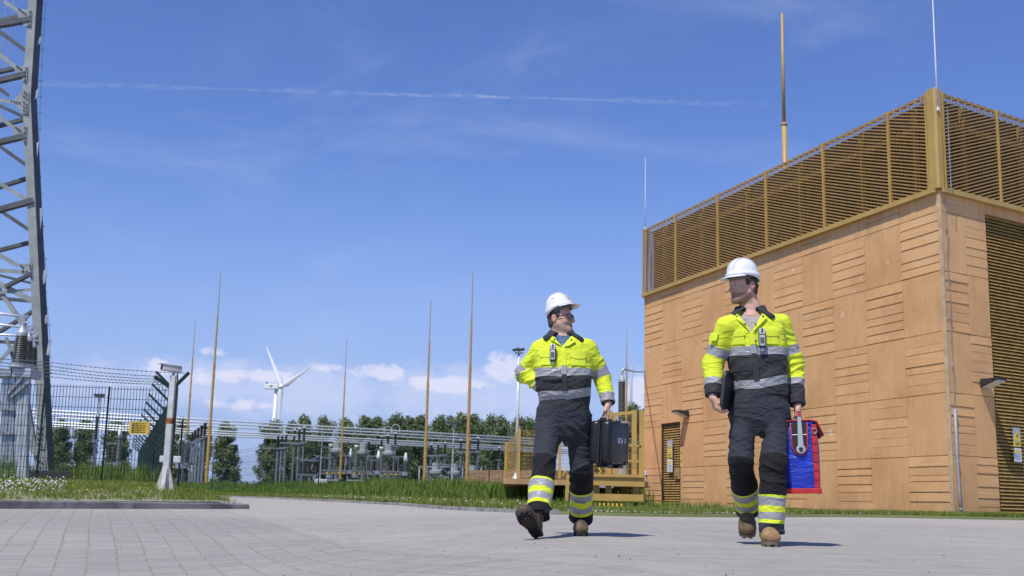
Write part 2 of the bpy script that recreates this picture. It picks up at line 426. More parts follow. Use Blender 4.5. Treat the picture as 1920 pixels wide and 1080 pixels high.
def blades(name, X, Y, Z, h, w, m, lean=.35):
    n = len(X); ang = rg.uniform(0, 6.283, n); hh = h*rg.uniform(.55, 1.25, n); ww = w*rg.uniform(.6, 1.3, n)/2
    la_ = rg.uniform(0, 6.283, n); ll = hh*rg.uniform(.05, lean*2, n)
    dx, dy = np.cos(ang)*ww, np.sin(ang)*ww; lx, ly = np.cos(la_)*ll, np.sin(la_)*ll
    V = np.empty((n, 5, 3))
    V[:, 0] = np.stack([X-dx, Y-dy, Z-.02], 1); V[:, 1] = np.stack([X+dx, Y+dy, Z-.02], 1)
    V[:, 2] = np.stack([X+dx*.75+lx*.35, Y+dy*.75+ly*.35, Z+hh*.6], 1); V[:, 3] = np.stack([X-dx*.75+lx*.35, Y-dy*.75+ly*.35, Z+hh*.6], 1)
    V[:, 4] = np.stack([X+lx, Y+ly, Z+hh], 1)
    i = np.arange(n)[:, None]*5
    F = np.concatenate([i+np.array([[0, 1, 2]]), i+np.array([[0, 2, 3]]), i+np.array([[3, 2, 4]])])
    o = mesh_np(name, V.reshape(-1, 3), F, m, smooth=False)
    fattr(o, 'rnd', np.repeat(np.clip(rg.normal(.45, .25, n), 0, 1), 5))
    return tag(o, kind='stuff')
def clump(n, k, spread, xr, yr):
    cx, cy = rg.uniform(*xr, n//k), rg.uniform(*yr, n//k)
    return np.repeat(cx, k)+rg.normal(0, spread, (n//k)*k), np.repeat(cy, k)+rg.normal(0, spread, (n//k)*k)
# lawn on the kerbed island
U_, V_ = clump(36000, 12, .07, (.25, 13), (.32, 7)); V_ = .3+np.abs(V_-.3); U_ = np.maximum(U_, .1)
keep = rg.uniform(0, 1, len(U_)) < sstep(.15, .9, V_)*.9+.12
U_, V_ = U_[keep], V_[keep]; X_, Y_ = lawn_xy(U_, V_)
blades('lawn_grass', X_, Y_, lawnz(U_, V_), .085+.05*sstep(1, 4, V_), .013, G_LAWN, .5)
# tall grass behind the fence on the left
U_, V_ = clump(22000, 10, .2, (1.2, 22), (7.5, 26)); X_, Y_ = lawn_xy(U_, V_)
keep = ~((np.abs(X_/Y_+.39) < .024) & (Y_ < 28.4)); X_, Y_, U_, V_ = X_[keep], Y_[keep], U_[keep], V_[keep]
blades('tall_grass', X_, Y_, lawnz(U_, V_), .52, .028, G_TALL, .25)
# mown strip and tall band behind the far kerb
X_, _ = clump(26000, 10, .1, (-14, .8), (0, 1)); s = .25+np.abs(rg.normal(0, 2.6, len(X_))); Y_ = yb(X_)+s
keep = (rg.uniform(0, 1, len(X_)) < sstep(0, .8, s)*.8+.2); X_, Y_ = X_[keep], Y_[keep]
blades('lawn_grass', X_, Y_, fieldz(X_, Y_), .1, .02, G_LAWN, .5)
X_, _ = clump(46000, 14, .25, (-24, 3.6), (0, 1)); s = 4.2+rg.uniform(0, 1, len(X_))**1.5*26; Y_ = yb(X_)+s
keep = (X_ < -.4) | (s > 12); X_, Y_, s = X_[keep], Y_[keep], s[keep]
blades('tall_grass', X_, Y_, fieldz(X_, Y_), .26+.26*sstep(6.5, 10, s)+.09*np.sin(X_*1.7)*np.sin(X_*.6+1), .04, G_TALL, .22)
# verge in front of the platform and the building
X_, _ = clump(30000, 12, .06, (.4, 11.5), (0, 1)); s = .06+rg.uniform(0, 1, len(X_))**1.2*(3.2-2.4*sstep(3, 6, X_)); Y_ = yb(X_)+s
n_ = np.array([mnoise.noise(Vector((a*1.3, b*1.3, 0))) for a, b in zip(X_, Y_)])
keep = rg.uniform(0, 1, len(X_)) < .35+.65*sstep(-.1, .25, n_); X_, Y_ = X_[keep], Y_[keep]
blades('lawn_grass', X_, Y_, fieldz(X_, Y_), .075, .013, G_LAWN, .5)
X_, _ = clump(3000, 8, .3, (.6, 7), (0, 1)); Y_ = yb(X_)+3.2+rg.uniform(0, 14, len(X_))
keep = (X_ < 3.2+(31.6-Y_)*.35-1.0); X_, Y_ = X_[keep], Y_[keep]
blades('tall_grass', X_, Y_, fieldz(X_, Y_), .14, .02, G_TALL, .35)

# flowers and loose stones
def specks(name, X, Y, Z, r, m):
    n = len(X); V = np.empty((n, 6, 3)); d = np.array([[1, 0, 0], [-1, 0, 0], [0, 1, 0], [0, -1, 0], [0, 0, 1], [0, 0, -1]])
    V[:] = np.stack([X, Y, Z], 1)[:, None]+d[None]*(r*rg.uniform(.5, 1.3, n))[:, None, None]*rg.uniform(.6, 1.2, (n, 6, 1))
    f = np.array([[0, 2, 4], [2, 1, 4], [1, 3, 4], [3, 0, 4], [2, 0, 5], [1, 2, 5], [3, 1, 5], [0, 3, 5]])
    F = (np.arange(n)[:, None, None]*6+f[None]).reshape(-1, 3)
    return tag(mesh_np(name, V.reshape(-1, 3), F, m, smooth=True), kind='stuff')
wht = mat('clover_white', (.72, .70, .66), .8); yel = mat('buttercup_yellow', (.75, .6, .03), .7)
U_, V_ = clump(420, 14, .22, (3.3, 5.2), (.5, 1.9)); V_ = np.abs(V_)+.3; X_, Y_ = lawn_xy(U_, V_)
specks('clover_flowers', X_, Y_, lawnz(U_, V_)+rg.uniform(.08, .2, len(X_)), .016, wht)
U_, V_ = clump(60, 4, .3, (1.4, 8), (.8, 4)); V_ = np.abs(V_)+.3; X_, Y_ = lawn_xy(U_, V_)
specks('buttercup_flowers', X_, Y_, lawnz(U_, V_)+rg.uniform(.1, .22, len(X_)), .014, yel)
X_, _ = clump(330, 11, .5, (-7.5, .2), (0, 1)); Y_ = yb(X_)+.4+np.abs(rg.normal(0, 1.6, len(X_)))
specks('clover_flowers', X_, Y_, fieldz(X_, Y_)+rg.uniform(.04, .10, len(X_)), .017, wht)
X_, _ = clump(900, 9, .3, (.5, 6.5), (0, 1)); Y_ = yb(X_)+.08+np.abs(rg.normal(0, .7, len(X_)))
specks('gravel', X_, Y_, fieldz(X_, Y_)+.012, .02, mat('pale_gravel', (.5, .48, .43), .9, var=.3))
U_ = rg.uniform(.1, 9, 500); V_ = .14+np.abs(rg.normal(0, .12, 500)); X_, Y_ = lawn_xy(U_, V_)
specks('gravel', X_, Y_, lawnz(U_, V_)+.006, .012, MATS['pale_gravel'])
X_ = rg.uniform(-5, 6, 300); Y_ = rg.uniform(3, 16, 300); keep = np.abs(X_) < Y_*.5; X_, Y_ = X_[keep], Y_[keep]
specks('loose_grit', X_, Y_, gz(X_, Y_)+.002, .004, mat('dark_grit', (.06, .055, .05), .9, var=.5))
# ------------------------------------------------------------------ the tan transformer building
CR = Vector((7.574, 20.266, 0)); DV = Vector((-math.sin(TH), math.cos(TH), 0)); N1 = Vector((-math.cos(TH), -math.sin(TH), 0))
TH2 = .58; D2 = Vector((math.cos(TH2), math.sin(TH2), 0)); N2 = Vector((math.sin(TH2), -math.cos(TH2), 0))
UZ = Vector((0, 0, 1)); ZB, ZW, ZR, ZT = -.1, 5.90, 5.94, 7.76; LEN, LEN2 = 12.0, 9.0
def wall_mat():
    m = bpy.data.materials.new('timber_cast_concrete'); m.use_nodes = True; q = NT(m.node_tree)
    co = q.n('ShaderNodeTexCoord').outputs['Object']
    rn = q.n('ShaderNodeAttribute', attribute_name='plank').outputs['Fac']
    ver = q.n('ShaderNodeAttribute', attribute_name='upright').outputs['Fac']
    gh = q.noise(q.scale(co, (1.2, 1.2, 26)), 1.6, 5, .65); gv = q.noise(q.scale(co, (16, 16, .8)), 1.6, 5, .65)
    nd = q.n('ShaderNodeMix', data_type='FLOAT'); q.put(nd, 0, ver); q.put(nd, 2, gh); q.put(nd, 3, gv); g = nd.outputs[0]
    c = q.mix(rn, (.67, .365, .152, 1), (.75, .435, .195, 1))
    c = q.mix(q.mapr(g, .34, .70, 0, .38), c, (.80, .51, .26, 1))
    c = q.mix(q.mapr(q.noise(co, .9, 5, .65), .42, .7, 0, .42), c, (.47, .225, .09, 1))
    c = q.mix(q.mapr(q.noise(co, 11, 5, .75), .54, .74, 0, .5), c, (.76, .55, .34, 1))
    c = q.mix(q.mapr(q.noise(co, 3.1, 2, .5), .735, .76, 0, .6), c, (.76, .62, .46, 1))
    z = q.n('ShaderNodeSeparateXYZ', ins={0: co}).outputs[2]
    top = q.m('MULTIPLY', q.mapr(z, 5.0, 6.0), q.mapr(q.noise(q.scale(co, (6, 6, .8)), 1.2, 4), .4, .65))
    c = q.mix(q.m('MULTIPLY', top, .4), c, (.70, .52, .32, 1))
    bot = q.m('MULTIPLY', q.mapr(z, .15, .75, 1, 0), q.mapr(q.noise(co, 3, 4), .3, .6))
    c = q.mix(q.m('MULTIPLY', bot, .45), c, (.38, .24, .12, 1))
    bn = q.n('ShaderNodeBump', ins={'Strength': .6, 'Distance': .010, 'Height': q.m('ADD', g, q.m('MULTIPLY', q.noise(co, 70, 3), .25))})
    b = q.n('ShaderNodeBsdfPrincipled', ins={'Base Color': c, 'Roughness': .9, 'Specular IOR Level': .2, 'Normal': bn.outputs[0]})
    q.n('ShaderNodeOutputMaterial', ins={'Surface': b.outputs[0]}); return m
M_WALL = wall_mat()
ochre = mat('ochre_metal', (.50, .32, .085), .5, .0, var=.05, vscale=3, spec=.5)
ochre_d = mat('ochre_metal_door', (.46, .28, .075), .5, var=.15, vscale=8)
dark_in = mat('dark_interior', (.035, .026, .012), .9, var=.4)
dark_back = mat('backing_dark', (.016, .012, .009), .7, var=.4, vscale=1.5)
galv = mat('galvanised', (.42, .44, .46), .45, .6, var=.15, vscale=8)
galv_p = mat('galvanised_pale', (.50, .53, .56), .5, .35, var=.12, vscale=5)
blk = mat('black_plastic', (.014, .014, .016), .45)
whitep = mat('white_paint', (.72, .72, .71), .5, var=.1)
bld = thing('transformer_building', 'tan wood-textured building with ochre metal screen along its roof edge', 'building', CR)

def relief(cells, O, D, N, name, thick=.25):
    """planks of cast concrete: cells (u0,u1,z0,z1,vertical); u along D from O, proud along N"""
    V, F, A, B = [], [], [], []; r = random.Random(5)
    def slab(u0, u1, z0, z1, p0, p1, val, up):
        o = len(V)
        for (u, z, p) in ((u0, z0, p0), (u1, z0, p0), (u1, z1, p1), (u0, z1, p1)):
            V.append(O+D*u+UZ*z+N*p)
        for (u, z) in ((u0, z0), (u1, z0), (u1, z1), (u0, z1)): V.append(O+D*u+UZ*z-N*.05)
        F.extend([(o, o+1, o+2, o+3), (o, o+4, o+5, o+1), (o+1, o+5, o+6, o+2), (o+2, o+6, o+7, o+3), (o+3, o+7, o+4, o)])
        A.extend([val]*8); B.extend([up]*8)
    for (u0, u1, z0, z1, ver) in cells:
        cv = r.uniform(0, .5)
        if ver:
            u = u0+.006; nP = max(2, round((u1-u0)/.16))
            for k in range(nP):
                du = (u1-u0-.012)/nP; p = r.uniform(.010, .016)
                slab(u+k*du, u+(k+1)*du-.004, z0+.006, z1-.006, p, p+r.uniform(-.001, .002), cv+r.uniform(0, .5), 1)
        else:
            z = z0+.004; hs = []; n = max(1, round((z1-z0)/.17))
            ws = [r.uniform(.75, 1.3) for _ in range(n)]; sc_ = (z1-z0-.008)/sum(ws)
            for w in ws:
                h = w*sc_; lap = r.random() < .68
                slab(u0+.004, u1-.004, z+(.009 if lap else .003), z+h, r.uniform(.015, .021) if lap else .014, .009 if lap else .012, cv+r.uniform(0, .5), 0); z += h
    mb = MB(); mb.v = [tuple(v) for v in V]; mb.f = F; mb.mi = [0]*len(F)
    o = mb.build(name, M_WALL, bld)
    fattr(o, 'plank', A); fattr(o, 'upright', B); return o
def cells_for(u1, holes, swap=0):
    out = []; zs = [.145+1.0765*k for k in range(6)]+[ZW]; zs[0] = ZB
    ncol = int(math.ceil(u1/1.09))
    for c in range(ncol):
        for r in range(6):
            a, b = c*1.09, min((c+1)*1.09, u1); z0, z1 = zs[r], zs[r+1]; ver = (c+r+swap) % 2 == 1
            segs = [(a, b, z0, z1)]
            for (hu0, hu1, hz0, hz1) in holes:
                new = []
                for (a_, b_, c_, d_) in segs:
                    if b_ <= hu0+.01 or a_ >= hu1-.01 or d_ <= hz0+.01 or c_ >= hz1-.01: new.append((a_, b_, c_, d_)); continue
                    if a_ < hu0-.03: new.append((a_, hu0, c_, d_))
                    if b_ > hu1+.03: new.append((hu1, b_, c_, d_))
                    if d_ > hz1+.03: new.append((max(a_, hu0), min(b_, hu1), hz1, d_))
                segs = new
            out += [(*s_, ver) for s_ in segs]
    return out
DOOR = (9.93, 11.0, ZB, 2.36); GATE = (1.31, 6.2, ZB, 5.84)
# core walls behind the relief: left facade split round the door, right facade round the gate
mb = MB()
def core(O, D, N, u0, u1, z0, z1, t_=.25, off=.012): mb.frame(O+D*(u0+u1)/2-N*(t_/2+off)+UZ*(z0+z1)/2, D*(u1-u0)/2, N*t_/2, UZ*(z1-z0)/2)
core(CR, DV, N1, .30, DOOR[0], ZB, ZW); core(CR, DV, N1, DOOR[1], LEN, ZB, ZW); core(CR, DV, N1, DOOR[0]+.001, DOOR[1]-.001, DOOR[3], ZW-.002)
core(CR, D2, N2, .30, GATE[0], ZB, ZW); core(CR, D2, N2, GATE[1], LEN2, ZB, ZW); core(CR, D2, N2, GATE[0]+.001, GATE[1]-.001, GATE[3], ZW-.002)
FAR1, FAR2 = CR+DV*LEN, CR+D2*LEN2; BK = FAR1+D2*LEN2
mb.frame((FAR1+BK)/2+DV*-.13+UZ*(ZW+ZB)/2, D2*(LEN2/2), DV*.12, UZ*(ZW-ZB)/2)
mb.frame((FAR2+BK)/2-D2*.13+UZ*(ZW+ZB)/2, DV*(LEN/2), D2*.12, UZ*(ZW-ZB)/2)
mb.prism([CR-N1*.02-N2*.02+UZ*(ZW-.2), FAR1-N1*.05+UZ*(ZW-.2), BK+UZ*(ZW-.2), FAR2-N2*.05+UZ*(ZW-.2)], (0, 0, .19))
# mitred corner piece
mb.prism([CR+N1*.006+UZ*ZB, CR+DV*.302-N1*.012+UZ*ZB, CR+DV*.302-N1*.262+UZ*ZB, CR+D2*.302-N2*.262+UZ*ZB, CR+D2*.302-N2*.012+UZ*ZB, CR+N2*.006+UZ*ZB], UZ*(ZW-ZB-.004))
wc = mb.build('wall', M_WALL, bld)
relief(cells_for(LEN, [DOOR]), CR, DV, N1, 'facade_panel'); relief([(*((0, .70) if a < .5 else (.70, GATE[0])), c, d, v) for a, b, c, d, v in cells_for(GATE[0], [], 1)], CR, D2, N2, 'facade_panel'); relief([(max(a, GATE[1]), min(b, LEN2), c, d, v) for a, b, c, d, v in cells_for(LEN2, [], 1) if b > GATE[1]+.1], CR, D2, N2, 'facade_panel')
# slim arris strip on the corner
mb = MB(); mb.bar(CR+(N1+N2).normalized()*.012+UZ*ZB, CR+(N1+N2).normalized()*.012+UZ*ZW, .05, .05, up=N1); mb.build('corner_edge', mat('pale_edge', (.60, .42, .24), .9), bld)

def louvre(O, D, N, u0, u1, z0, z1, pitch, name, parent, mm, depth=.05, back=-.10):
    mb = MB(); n = int((z1-z0)/pitch)
    for k in range(n):
        z = z0+(k+.5)*(z1-z0)/n
        c = O+D*(u0+u1)/2+UZ*z+N*(back+.05); e = (N*.62-UZ*.78).normalized(); f = D.cross(e)
        mb.frame(c, D*(u1-u0)/2, e*depth/2, f*.0035)
    return mb.build(name, mm, parent)
# personnel door
fr = MB()
u0, u1, zt = DOOR[0], DOOR[1], DOOR[3]
for (a, b) in ((u0+.02, u0+.05), (u1-.05, u1-.02)): fr.frame(CR+DV*(a+b)/2-N1*.05+UZ*(ZB+zt)/2, DV*(b-a)/2, N1*.05, UZ*((zt-ZB)/2-.002))
fr.frame(CR+DV*(u0+u1)/2-N1*.05+UZ*(zt-.025), DV*((u1-u0)/2-.052), N1*.048, UZ*.022)
fr.frame(CR+DV*(u0+u1)/2-N1*.20+UZ*(ZB+zt)/2, DV*((u1-u0)/2-.004), N1*.05, UZ*((zt-ZB)/2-.006))
door = fr.build('door', dark_in, bld)
louvre(CR, DV, N1, u0+.052, u1-.052, .14, zt-.05, .062, 'louvre', door, ochre_d, .056)
pl = MB(); pl.frame(CR+DV*(u0+.2)-N1*.005+UZ*1.08, DV*.13, N1*.006, UZ*.14); pl.tube(CR+DV*(u0+.12)+N1*.002+UZ*1.1, CR+DV*(u0+.12)+N1*.05+UZ*1.1, .012); pl.bar(CR+DV*(u0+.12)+N1*.05+UZ*1.1, CR+DV*(u0+.25)+N1*.05+UZ*1.1, .02); pl.build('lock_plate', ochre_d, door, bevel=.003)
# louvred gate
fr = MB(); u0, u1, zt = GATE[0], GATE[1], GATE[3]
for (a, b) in ((u0+.004, u0+.04), ((u0+u1)/2-.03, (u0+u1)/2+.03), (u1-.04, u1-.004)): fr.frame(CR+D2*(a+b)/2-N2*.06+UZ*(ZB+zt)/2, D2*(b-a)/2, N2*.03, UZ*((zt-ZB)/2-.003))
fr.frame(CR+D2*(u0+u1)/2-N2*.24+UZ*(ZB+zt)/2, D2*((u1-u0)/2-.004), N2*.05, UZ*((zt-ZB)/2-.006))
gate = fr.build('gate', dark_in, bld)
louvre(CR, D2, N2, u0+.04, u1-.04, .2, zt-.03, .062, 'louvre', gate, ochre_d, .054)

# warning notices: yellow pictogram plate over a white plate
yplate = mat('notice_yellow', (.82, .60, .01), .5, var=.03); wplate = mat('notice_white', (.72, .74, .76), .5, var=.04); gplate = mat('notice_grey', (.40, .42, .47), .5, var=.04)
kblack = mat('print_black', (.012, .012, .012), .6)
def notice(O, D, N, u, z, w, parent):
    """D reads from left to right on the plate"""
    o = O+N*.03
    mb = MB(); mb.frame(o+D*u+UZ*(z+w*.72), D*w/2, N*.003, UZ*w*.78); s = mb.build('warning_notice', gplate, parent)
    mb = MB(); c = o+D*u+N*.0045+UZ*(z+w*.86); mb.prism([c-D*w*.42-UZ*w*.42, c+D*w*.42-UZ*w*.42, c+UZ*w*.48], N*.002); mb.frame(o+D*u+N*.0045+UZ*(z+w*.17), D*w*.46, N*.0015, UZ*w*.2); mb.build('yellow_triangle', yplate, s)
    mb = MB(); c = c+N*.003
    mb.prism([c+D*w*.05+UZ*w*.25, c-D*w*.12-UZ*w*.06, c-D*w*.01-UZ*w*.05, c-D*w*.05-UZ*w*.32, c+D*w*.12+UZ*w*.02, c+D*w*.01+UZ*w*.02], N*.0015); mb.build('lightning_bolt', kblack, s)
    for k in range(2):
        mbk = MB(); mbk.frame(o+D*u+N*.007+UZ*(z+w*(.24-.13*k)), D*w*(.34-.08*k), N*.0006, UZ*w*.03); mbk.build('printed_line', kblack, s)
    mb = MB(); mb.frame(o+D*u-UZ*w*.72+UZ*z, D*w/2, N*.003, UZ*w*.56); s2 = mb.build('instruction_notice', wplate, parent)
    mb = MB(); mb.frame(o+D*u+N*.0045-UZ*w*.42+UZ*z, D*w*.3, N*.001, UZ*w*.12); mb.build('yellow_field', yplate, s2)
    mb = MB()
    for k in range(4): mb.frame(o+D*u+N*.0045-UZ*w*(.68+.14*k)+UZ*z, D*w*(.34-.05*(k % 2)), N*.0008, UZ*w*.018)
    mb.build('printed_line', mat('print_grey', (.2, .2, .22), .6), s2)
notice(CR, -DV, N1, -10.46, 1.49, .29, door)
notice(CR, D2, N2, 1.885, 1.46, .22, gate)

# roof screen: posts, rails and slanted expanded-metal strands
def screen(O, D, N, posts, L, name, sgn=1):
    root = MB(); o = O+N*.06
    root.frame(o+D*L/2+UZ*(ZR-.03)-N*.02, D*L/2, N*.07, UZ*.045)                          # bottom rail
    root.frame(o+D*L/2+UZ*(ZT-.015)-N*.07, D*(L/2-.03), N*.02, UZ*.02)
    sc = root.build(name, ochre, bld)
    for pu in posts:
        mb = MB(); mb.frame(o+D*pu+UZ*(ZR+ZT)/2, D*.02, N*.028, UZ*((ZT-ZR)/2)); mb.build('post', ochre, sc)
    inner = MB()
    for a, b in zip(posts, posts[1:]):
        inner.frame(o+D*(a+b)/2+UZ*(ZR+ZT)/2-N*.17, D*.04, N*.04, UZ*((ZT-ZR)/2-.1))
        inner.bar(o+D*(a+b)/2+UZ*(ZT-.35)-N*.16, o+D*(a+b)/2+UZ*(ZT-.35)-N*.08, .05); 
    inner.frame(o+D*L/2+UZ*(ZT-.5)-N*.165, D*(L/2-.5), N*.03, UZ*.05)
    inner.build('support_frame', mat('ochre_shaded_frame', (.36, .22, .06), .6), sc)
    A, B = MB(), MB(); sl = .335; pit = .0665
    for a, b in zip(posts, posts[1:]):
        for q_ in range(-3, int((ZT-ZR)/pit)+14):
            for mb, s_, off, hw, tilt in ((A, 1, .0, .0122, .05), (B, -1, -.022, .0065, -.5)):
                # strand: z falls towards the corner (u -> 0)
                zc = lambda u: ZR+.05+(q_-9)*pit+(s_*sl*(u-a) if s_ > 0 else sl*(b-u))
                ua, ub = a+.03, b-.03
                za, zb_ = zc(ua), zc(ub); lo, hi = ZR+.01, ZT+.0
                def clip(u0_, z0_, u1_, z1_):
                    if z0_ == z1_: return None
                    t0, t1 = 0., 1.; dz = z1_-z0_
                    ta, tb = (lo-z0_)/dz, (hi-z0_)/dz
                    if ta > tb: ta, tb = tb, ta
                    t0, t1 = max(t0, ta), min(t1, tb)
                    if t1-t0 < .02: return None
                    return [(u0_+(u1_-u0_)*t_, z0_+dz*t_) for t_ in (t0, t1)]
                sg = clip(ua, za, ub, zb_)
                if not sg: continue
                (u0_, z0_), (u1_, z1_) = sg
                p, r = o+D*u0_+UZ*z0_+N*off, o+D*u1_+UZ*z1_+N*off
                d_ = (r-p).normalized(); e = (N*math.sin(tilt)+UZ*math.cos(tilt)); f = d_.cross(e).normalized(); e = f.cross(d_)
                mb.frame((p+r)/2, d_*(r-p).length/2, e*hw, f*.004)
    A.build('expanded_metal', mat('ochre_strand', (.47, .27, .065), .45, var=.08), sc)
    B.build('expanded_metal_back', mat('ochre_strand_shaded', (.16, .09, .02), .6, var=.1), sc)  # rear strands coloured darker for the shaded undersides of the mesh
    return sc
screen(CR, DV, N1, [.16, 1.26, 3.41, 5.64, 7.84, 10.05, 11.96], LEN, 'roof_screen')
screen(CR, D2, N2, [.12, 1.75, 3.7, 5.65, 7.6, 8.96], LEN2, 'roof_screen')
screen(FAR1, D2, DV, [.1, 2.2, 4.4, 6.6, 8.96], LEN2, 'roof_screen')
mb = MB(); cc = CR+(N1+N2).normalized()*.05
mb.prism([p+UZ*(ZR-.01) for p in (cc+N1*.06+DV*.16, cc+N1*.06+N2*.03, cc+N1*.03+N2*.06, cc+N2*.06+D2*.10, cc-N2*.10+D2*.10, cc-N1*.10+DV*.16)], UZ*(ZT-ZR+.05))
mb.build('corner_post', ochre, bld, bevel=.006)
# dark box added behind the screens, standing for the shade inside
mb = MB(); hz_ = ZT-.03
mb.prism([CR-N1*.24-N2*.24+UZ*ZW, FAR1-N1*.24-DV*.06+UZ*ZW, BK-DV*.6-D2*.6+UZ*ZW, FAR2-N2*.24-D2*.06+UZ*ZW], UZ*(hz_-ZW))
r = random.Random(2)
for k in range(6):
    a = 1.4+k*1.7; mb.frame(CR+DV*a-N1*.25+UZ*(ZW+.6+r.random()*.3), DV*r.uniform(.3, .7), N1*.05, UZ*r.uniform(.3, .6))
mb.build('dark_backing', dark_back, bld)
# dark strip painted as the shadow under the rail
mb = MB(); mb.frame(CR+DV*LEN/2+N1*.005+UZ*(ZW+.005), DV*(LEN/2-.05), N1*.02, UZ*.012); mb.frame(CR+D2*LEN2/2+N2*.005+UZ*(ZW+.005), D2*(LEN2/2-.05), N2*.02, UZ*.012); mb.build('shadow_strip', mat('shadow_strip_dark', (.13, .14, .15), .6), bld)

# wall lamps
lens = mat('lamp_lens', (.62, .64, .60), .35, var=.05); lampm = mat('lamp_housing', (.028, .028, .03), .5)
def wall_lamp(O, D, N, u, z, label):
    c = O+D*u+UZ*z+N*.032; root = thing('wall_lamp', label, 'lamp', c, 'wall lamps on the tan building')
    w = .14; mb = MB()
    sec = [c+UZ*.075, c+N*.33+UZ*.085, c+N*.36+UZ*.05, c-UZ*.085]
    mb.prism([p-D*w for p in sec], D*2*w); mb.build('housing', lampm, root, bevel=.008)
    mb = MB(); a = (c-UZ*.085), (c+N*.36+UZ*.05); e = (a[1]-a[0]).normalized(); nn_ = e.cross(D).normalized()
    if nn_.z > 0: nn_ = -nn_
    mb.frame((a[0]+a[1])/2+nn_*.004, e*.165, D*(w-.015), nn_*.006); mb.build('lens', lens, root, bevel=.003)
    return root
wall_lamp(CR, DV, N1, 9.55, 2.53, 'small wall lamp beside the top of the personnel door')
wall_lamp(CR, D2, N2, 1.02, 2.52, 'dark wedge wall lamp beside the big louvred gate')
# tiny wall socket left of the door
sp = CR+DV*11.84+N1*.05+UZ*1.12
mb = MB(); mb.frame(sp, DV*.05, N1*.03, UZ*.06); mb.tube(sp-UZ*.06, sp-UZ*.2, .012, n=8)
tag(mb.build('wall_socket', whitep, None, bevel=.006, loc=sp), 'tiny white wall socket box at the far left wall edge', 'socket')
# earthing wire and conduit down the right facade
c0 = CR+D2*.12+N2*.045; root = thing('lightning_conductor', 'thin earthing wire running down the right face into a grey conduit', 'cable', c0+UZ*.2)
mb = MB(); pts = [CR+(N1+N2).normalized()*.17+UZ*(ZT-.1)]; pts = [CR+D2*.10+N2*.19+UZ*(ZT-.35), CR+D2*.10+N2*.19+UZ*(ZR-.05), c0+UZ*(ZW-.1)]
for k in range(9): pts.append(c0+D2*(.02*math.sin(k*1.9))+UZ*(5.5-k*.38))
mb.path(pts+[c0+UZ*2.0], .008, 6); mb.build('wire', galv, root)
mb = MB(); mb.path([c0+UZ*2.02, c0+UZ*1.2, c0+D2*.02+UZ*.6, c0+D2*.05+UZ*.12], .024, 8); mb.build('conduit', mat('grey_conduit', (.33, .37, .42), .5), root, smooth=True)
for z in (5.2, 4.4, 3.6, 2.75): 
    mb = MB(); mb.box(c0+UZ*z, (.035, .035, .03), TH2); mb.build('clip', galv, root)
for z in (1.95, 1.1, .3):
    mb = MB(); mb.lathe([(.033, 0), (.033, .04)], c0+D2*(.012 if z > .5 else .045)+UZ*z, 10); mb.build('collar', mat('grey_conduit', (.33, .37, .42), .5), root)
# rods on the roof
def air_rod(px, pytop, Y, zb, r0, label, mm, two=None):
    tp = at(px, pytop, Y); root = thing('lightning_rod', label, 'lightning rod', (tp.x, tp.y, zb))
    mb = MB()
    if two: 
        mb.tube((tp.x, tp.y, zb), (tp.x, tp.y, two), r0*1.35, n=10); mb.tube((tp.x, tp.y, two+.001), (tp.x, tp.y, two+.06), r0*1.6, n=10); mb.tube((tp.x, tp.y, two+.06), tp, r0, r0*.62, n=10)
    else: mb.path([(tp.x, tp.y, zb), (tp.x, tp.y, zb+(tp.z-zb)*.35), tp], [r0, r0*.8, r0*.35], 8)
    mb.build('rod', mm, root, smooth=True)
    mb = MB(); mb.box((tp.x, tp.y, zb+.03), (max(.05, r0*2.6), max(.05, r0*2.6), .06)); mb.build('foot', mm, root); return root
air_rod(1466, 25, 26.5, ZW, .044, 'tall ochre two-stage rod rising from behind the roof screen', ochre, 9.15)
tp = CR+D2*.1+N2*.19; air_rod(1747, -40, tp.y, ZT-.4, .017, 'slim white rod at the near corner of the roof screen', whitep)
fl = CR+DV*11.9+N1*.1; air_rod(1210, 297, fl.y, ZT-.02, .014, 'thin white rod at the far left corner of the roof screen', whitep)
# ------------------------------------------------------------------ far background
def fz(X, Y): return float(fieldz(np.array(float(X)), np.array(float(Y))))
FG = .36
# poplars: tapered trunk, limbs, crown of leaf-sized faces
def leaf_mat():
    m = bpy.data.materials.new('poplar_leaves'); m.use_nodes = True; q = NT(m.node_tree)
    a = q.n('ShaderNodeAttribute', attribute_name='rnd').outputs['Fac']
    oi = q.n('ShaderNodeObjectInfo').outputs['Random']
    c = q.ramp(a, [(0, (.13, .175, .085)), (.5, (.21, .265, .13)), (1, (.30, .345, .19))], const=False)
    c = q.mix(q.m('MULTIPLY', oi, .3), c, (.10, .13, .06, 1))
    d = q.n('ShaderNodeBsdfDiffuse', ins={'Color': c}); tr = q.n('ShaderNodeBsdfTranslucent', ins={'Color': c})
    mx = q.n('ShaderNodeMixShader', ins={0: .25, 1: d.outputs[0], 2: tr.outputs[0]})
    q.n('ShaderNodeOutputMaterial', ins={'Surface': mx.outputs[0]}); return m
M_LEAF = leaf_mat(); M_BARK = mat('poplar_bark', (.11, .095, .075), .9, var=.3, vscale=2)
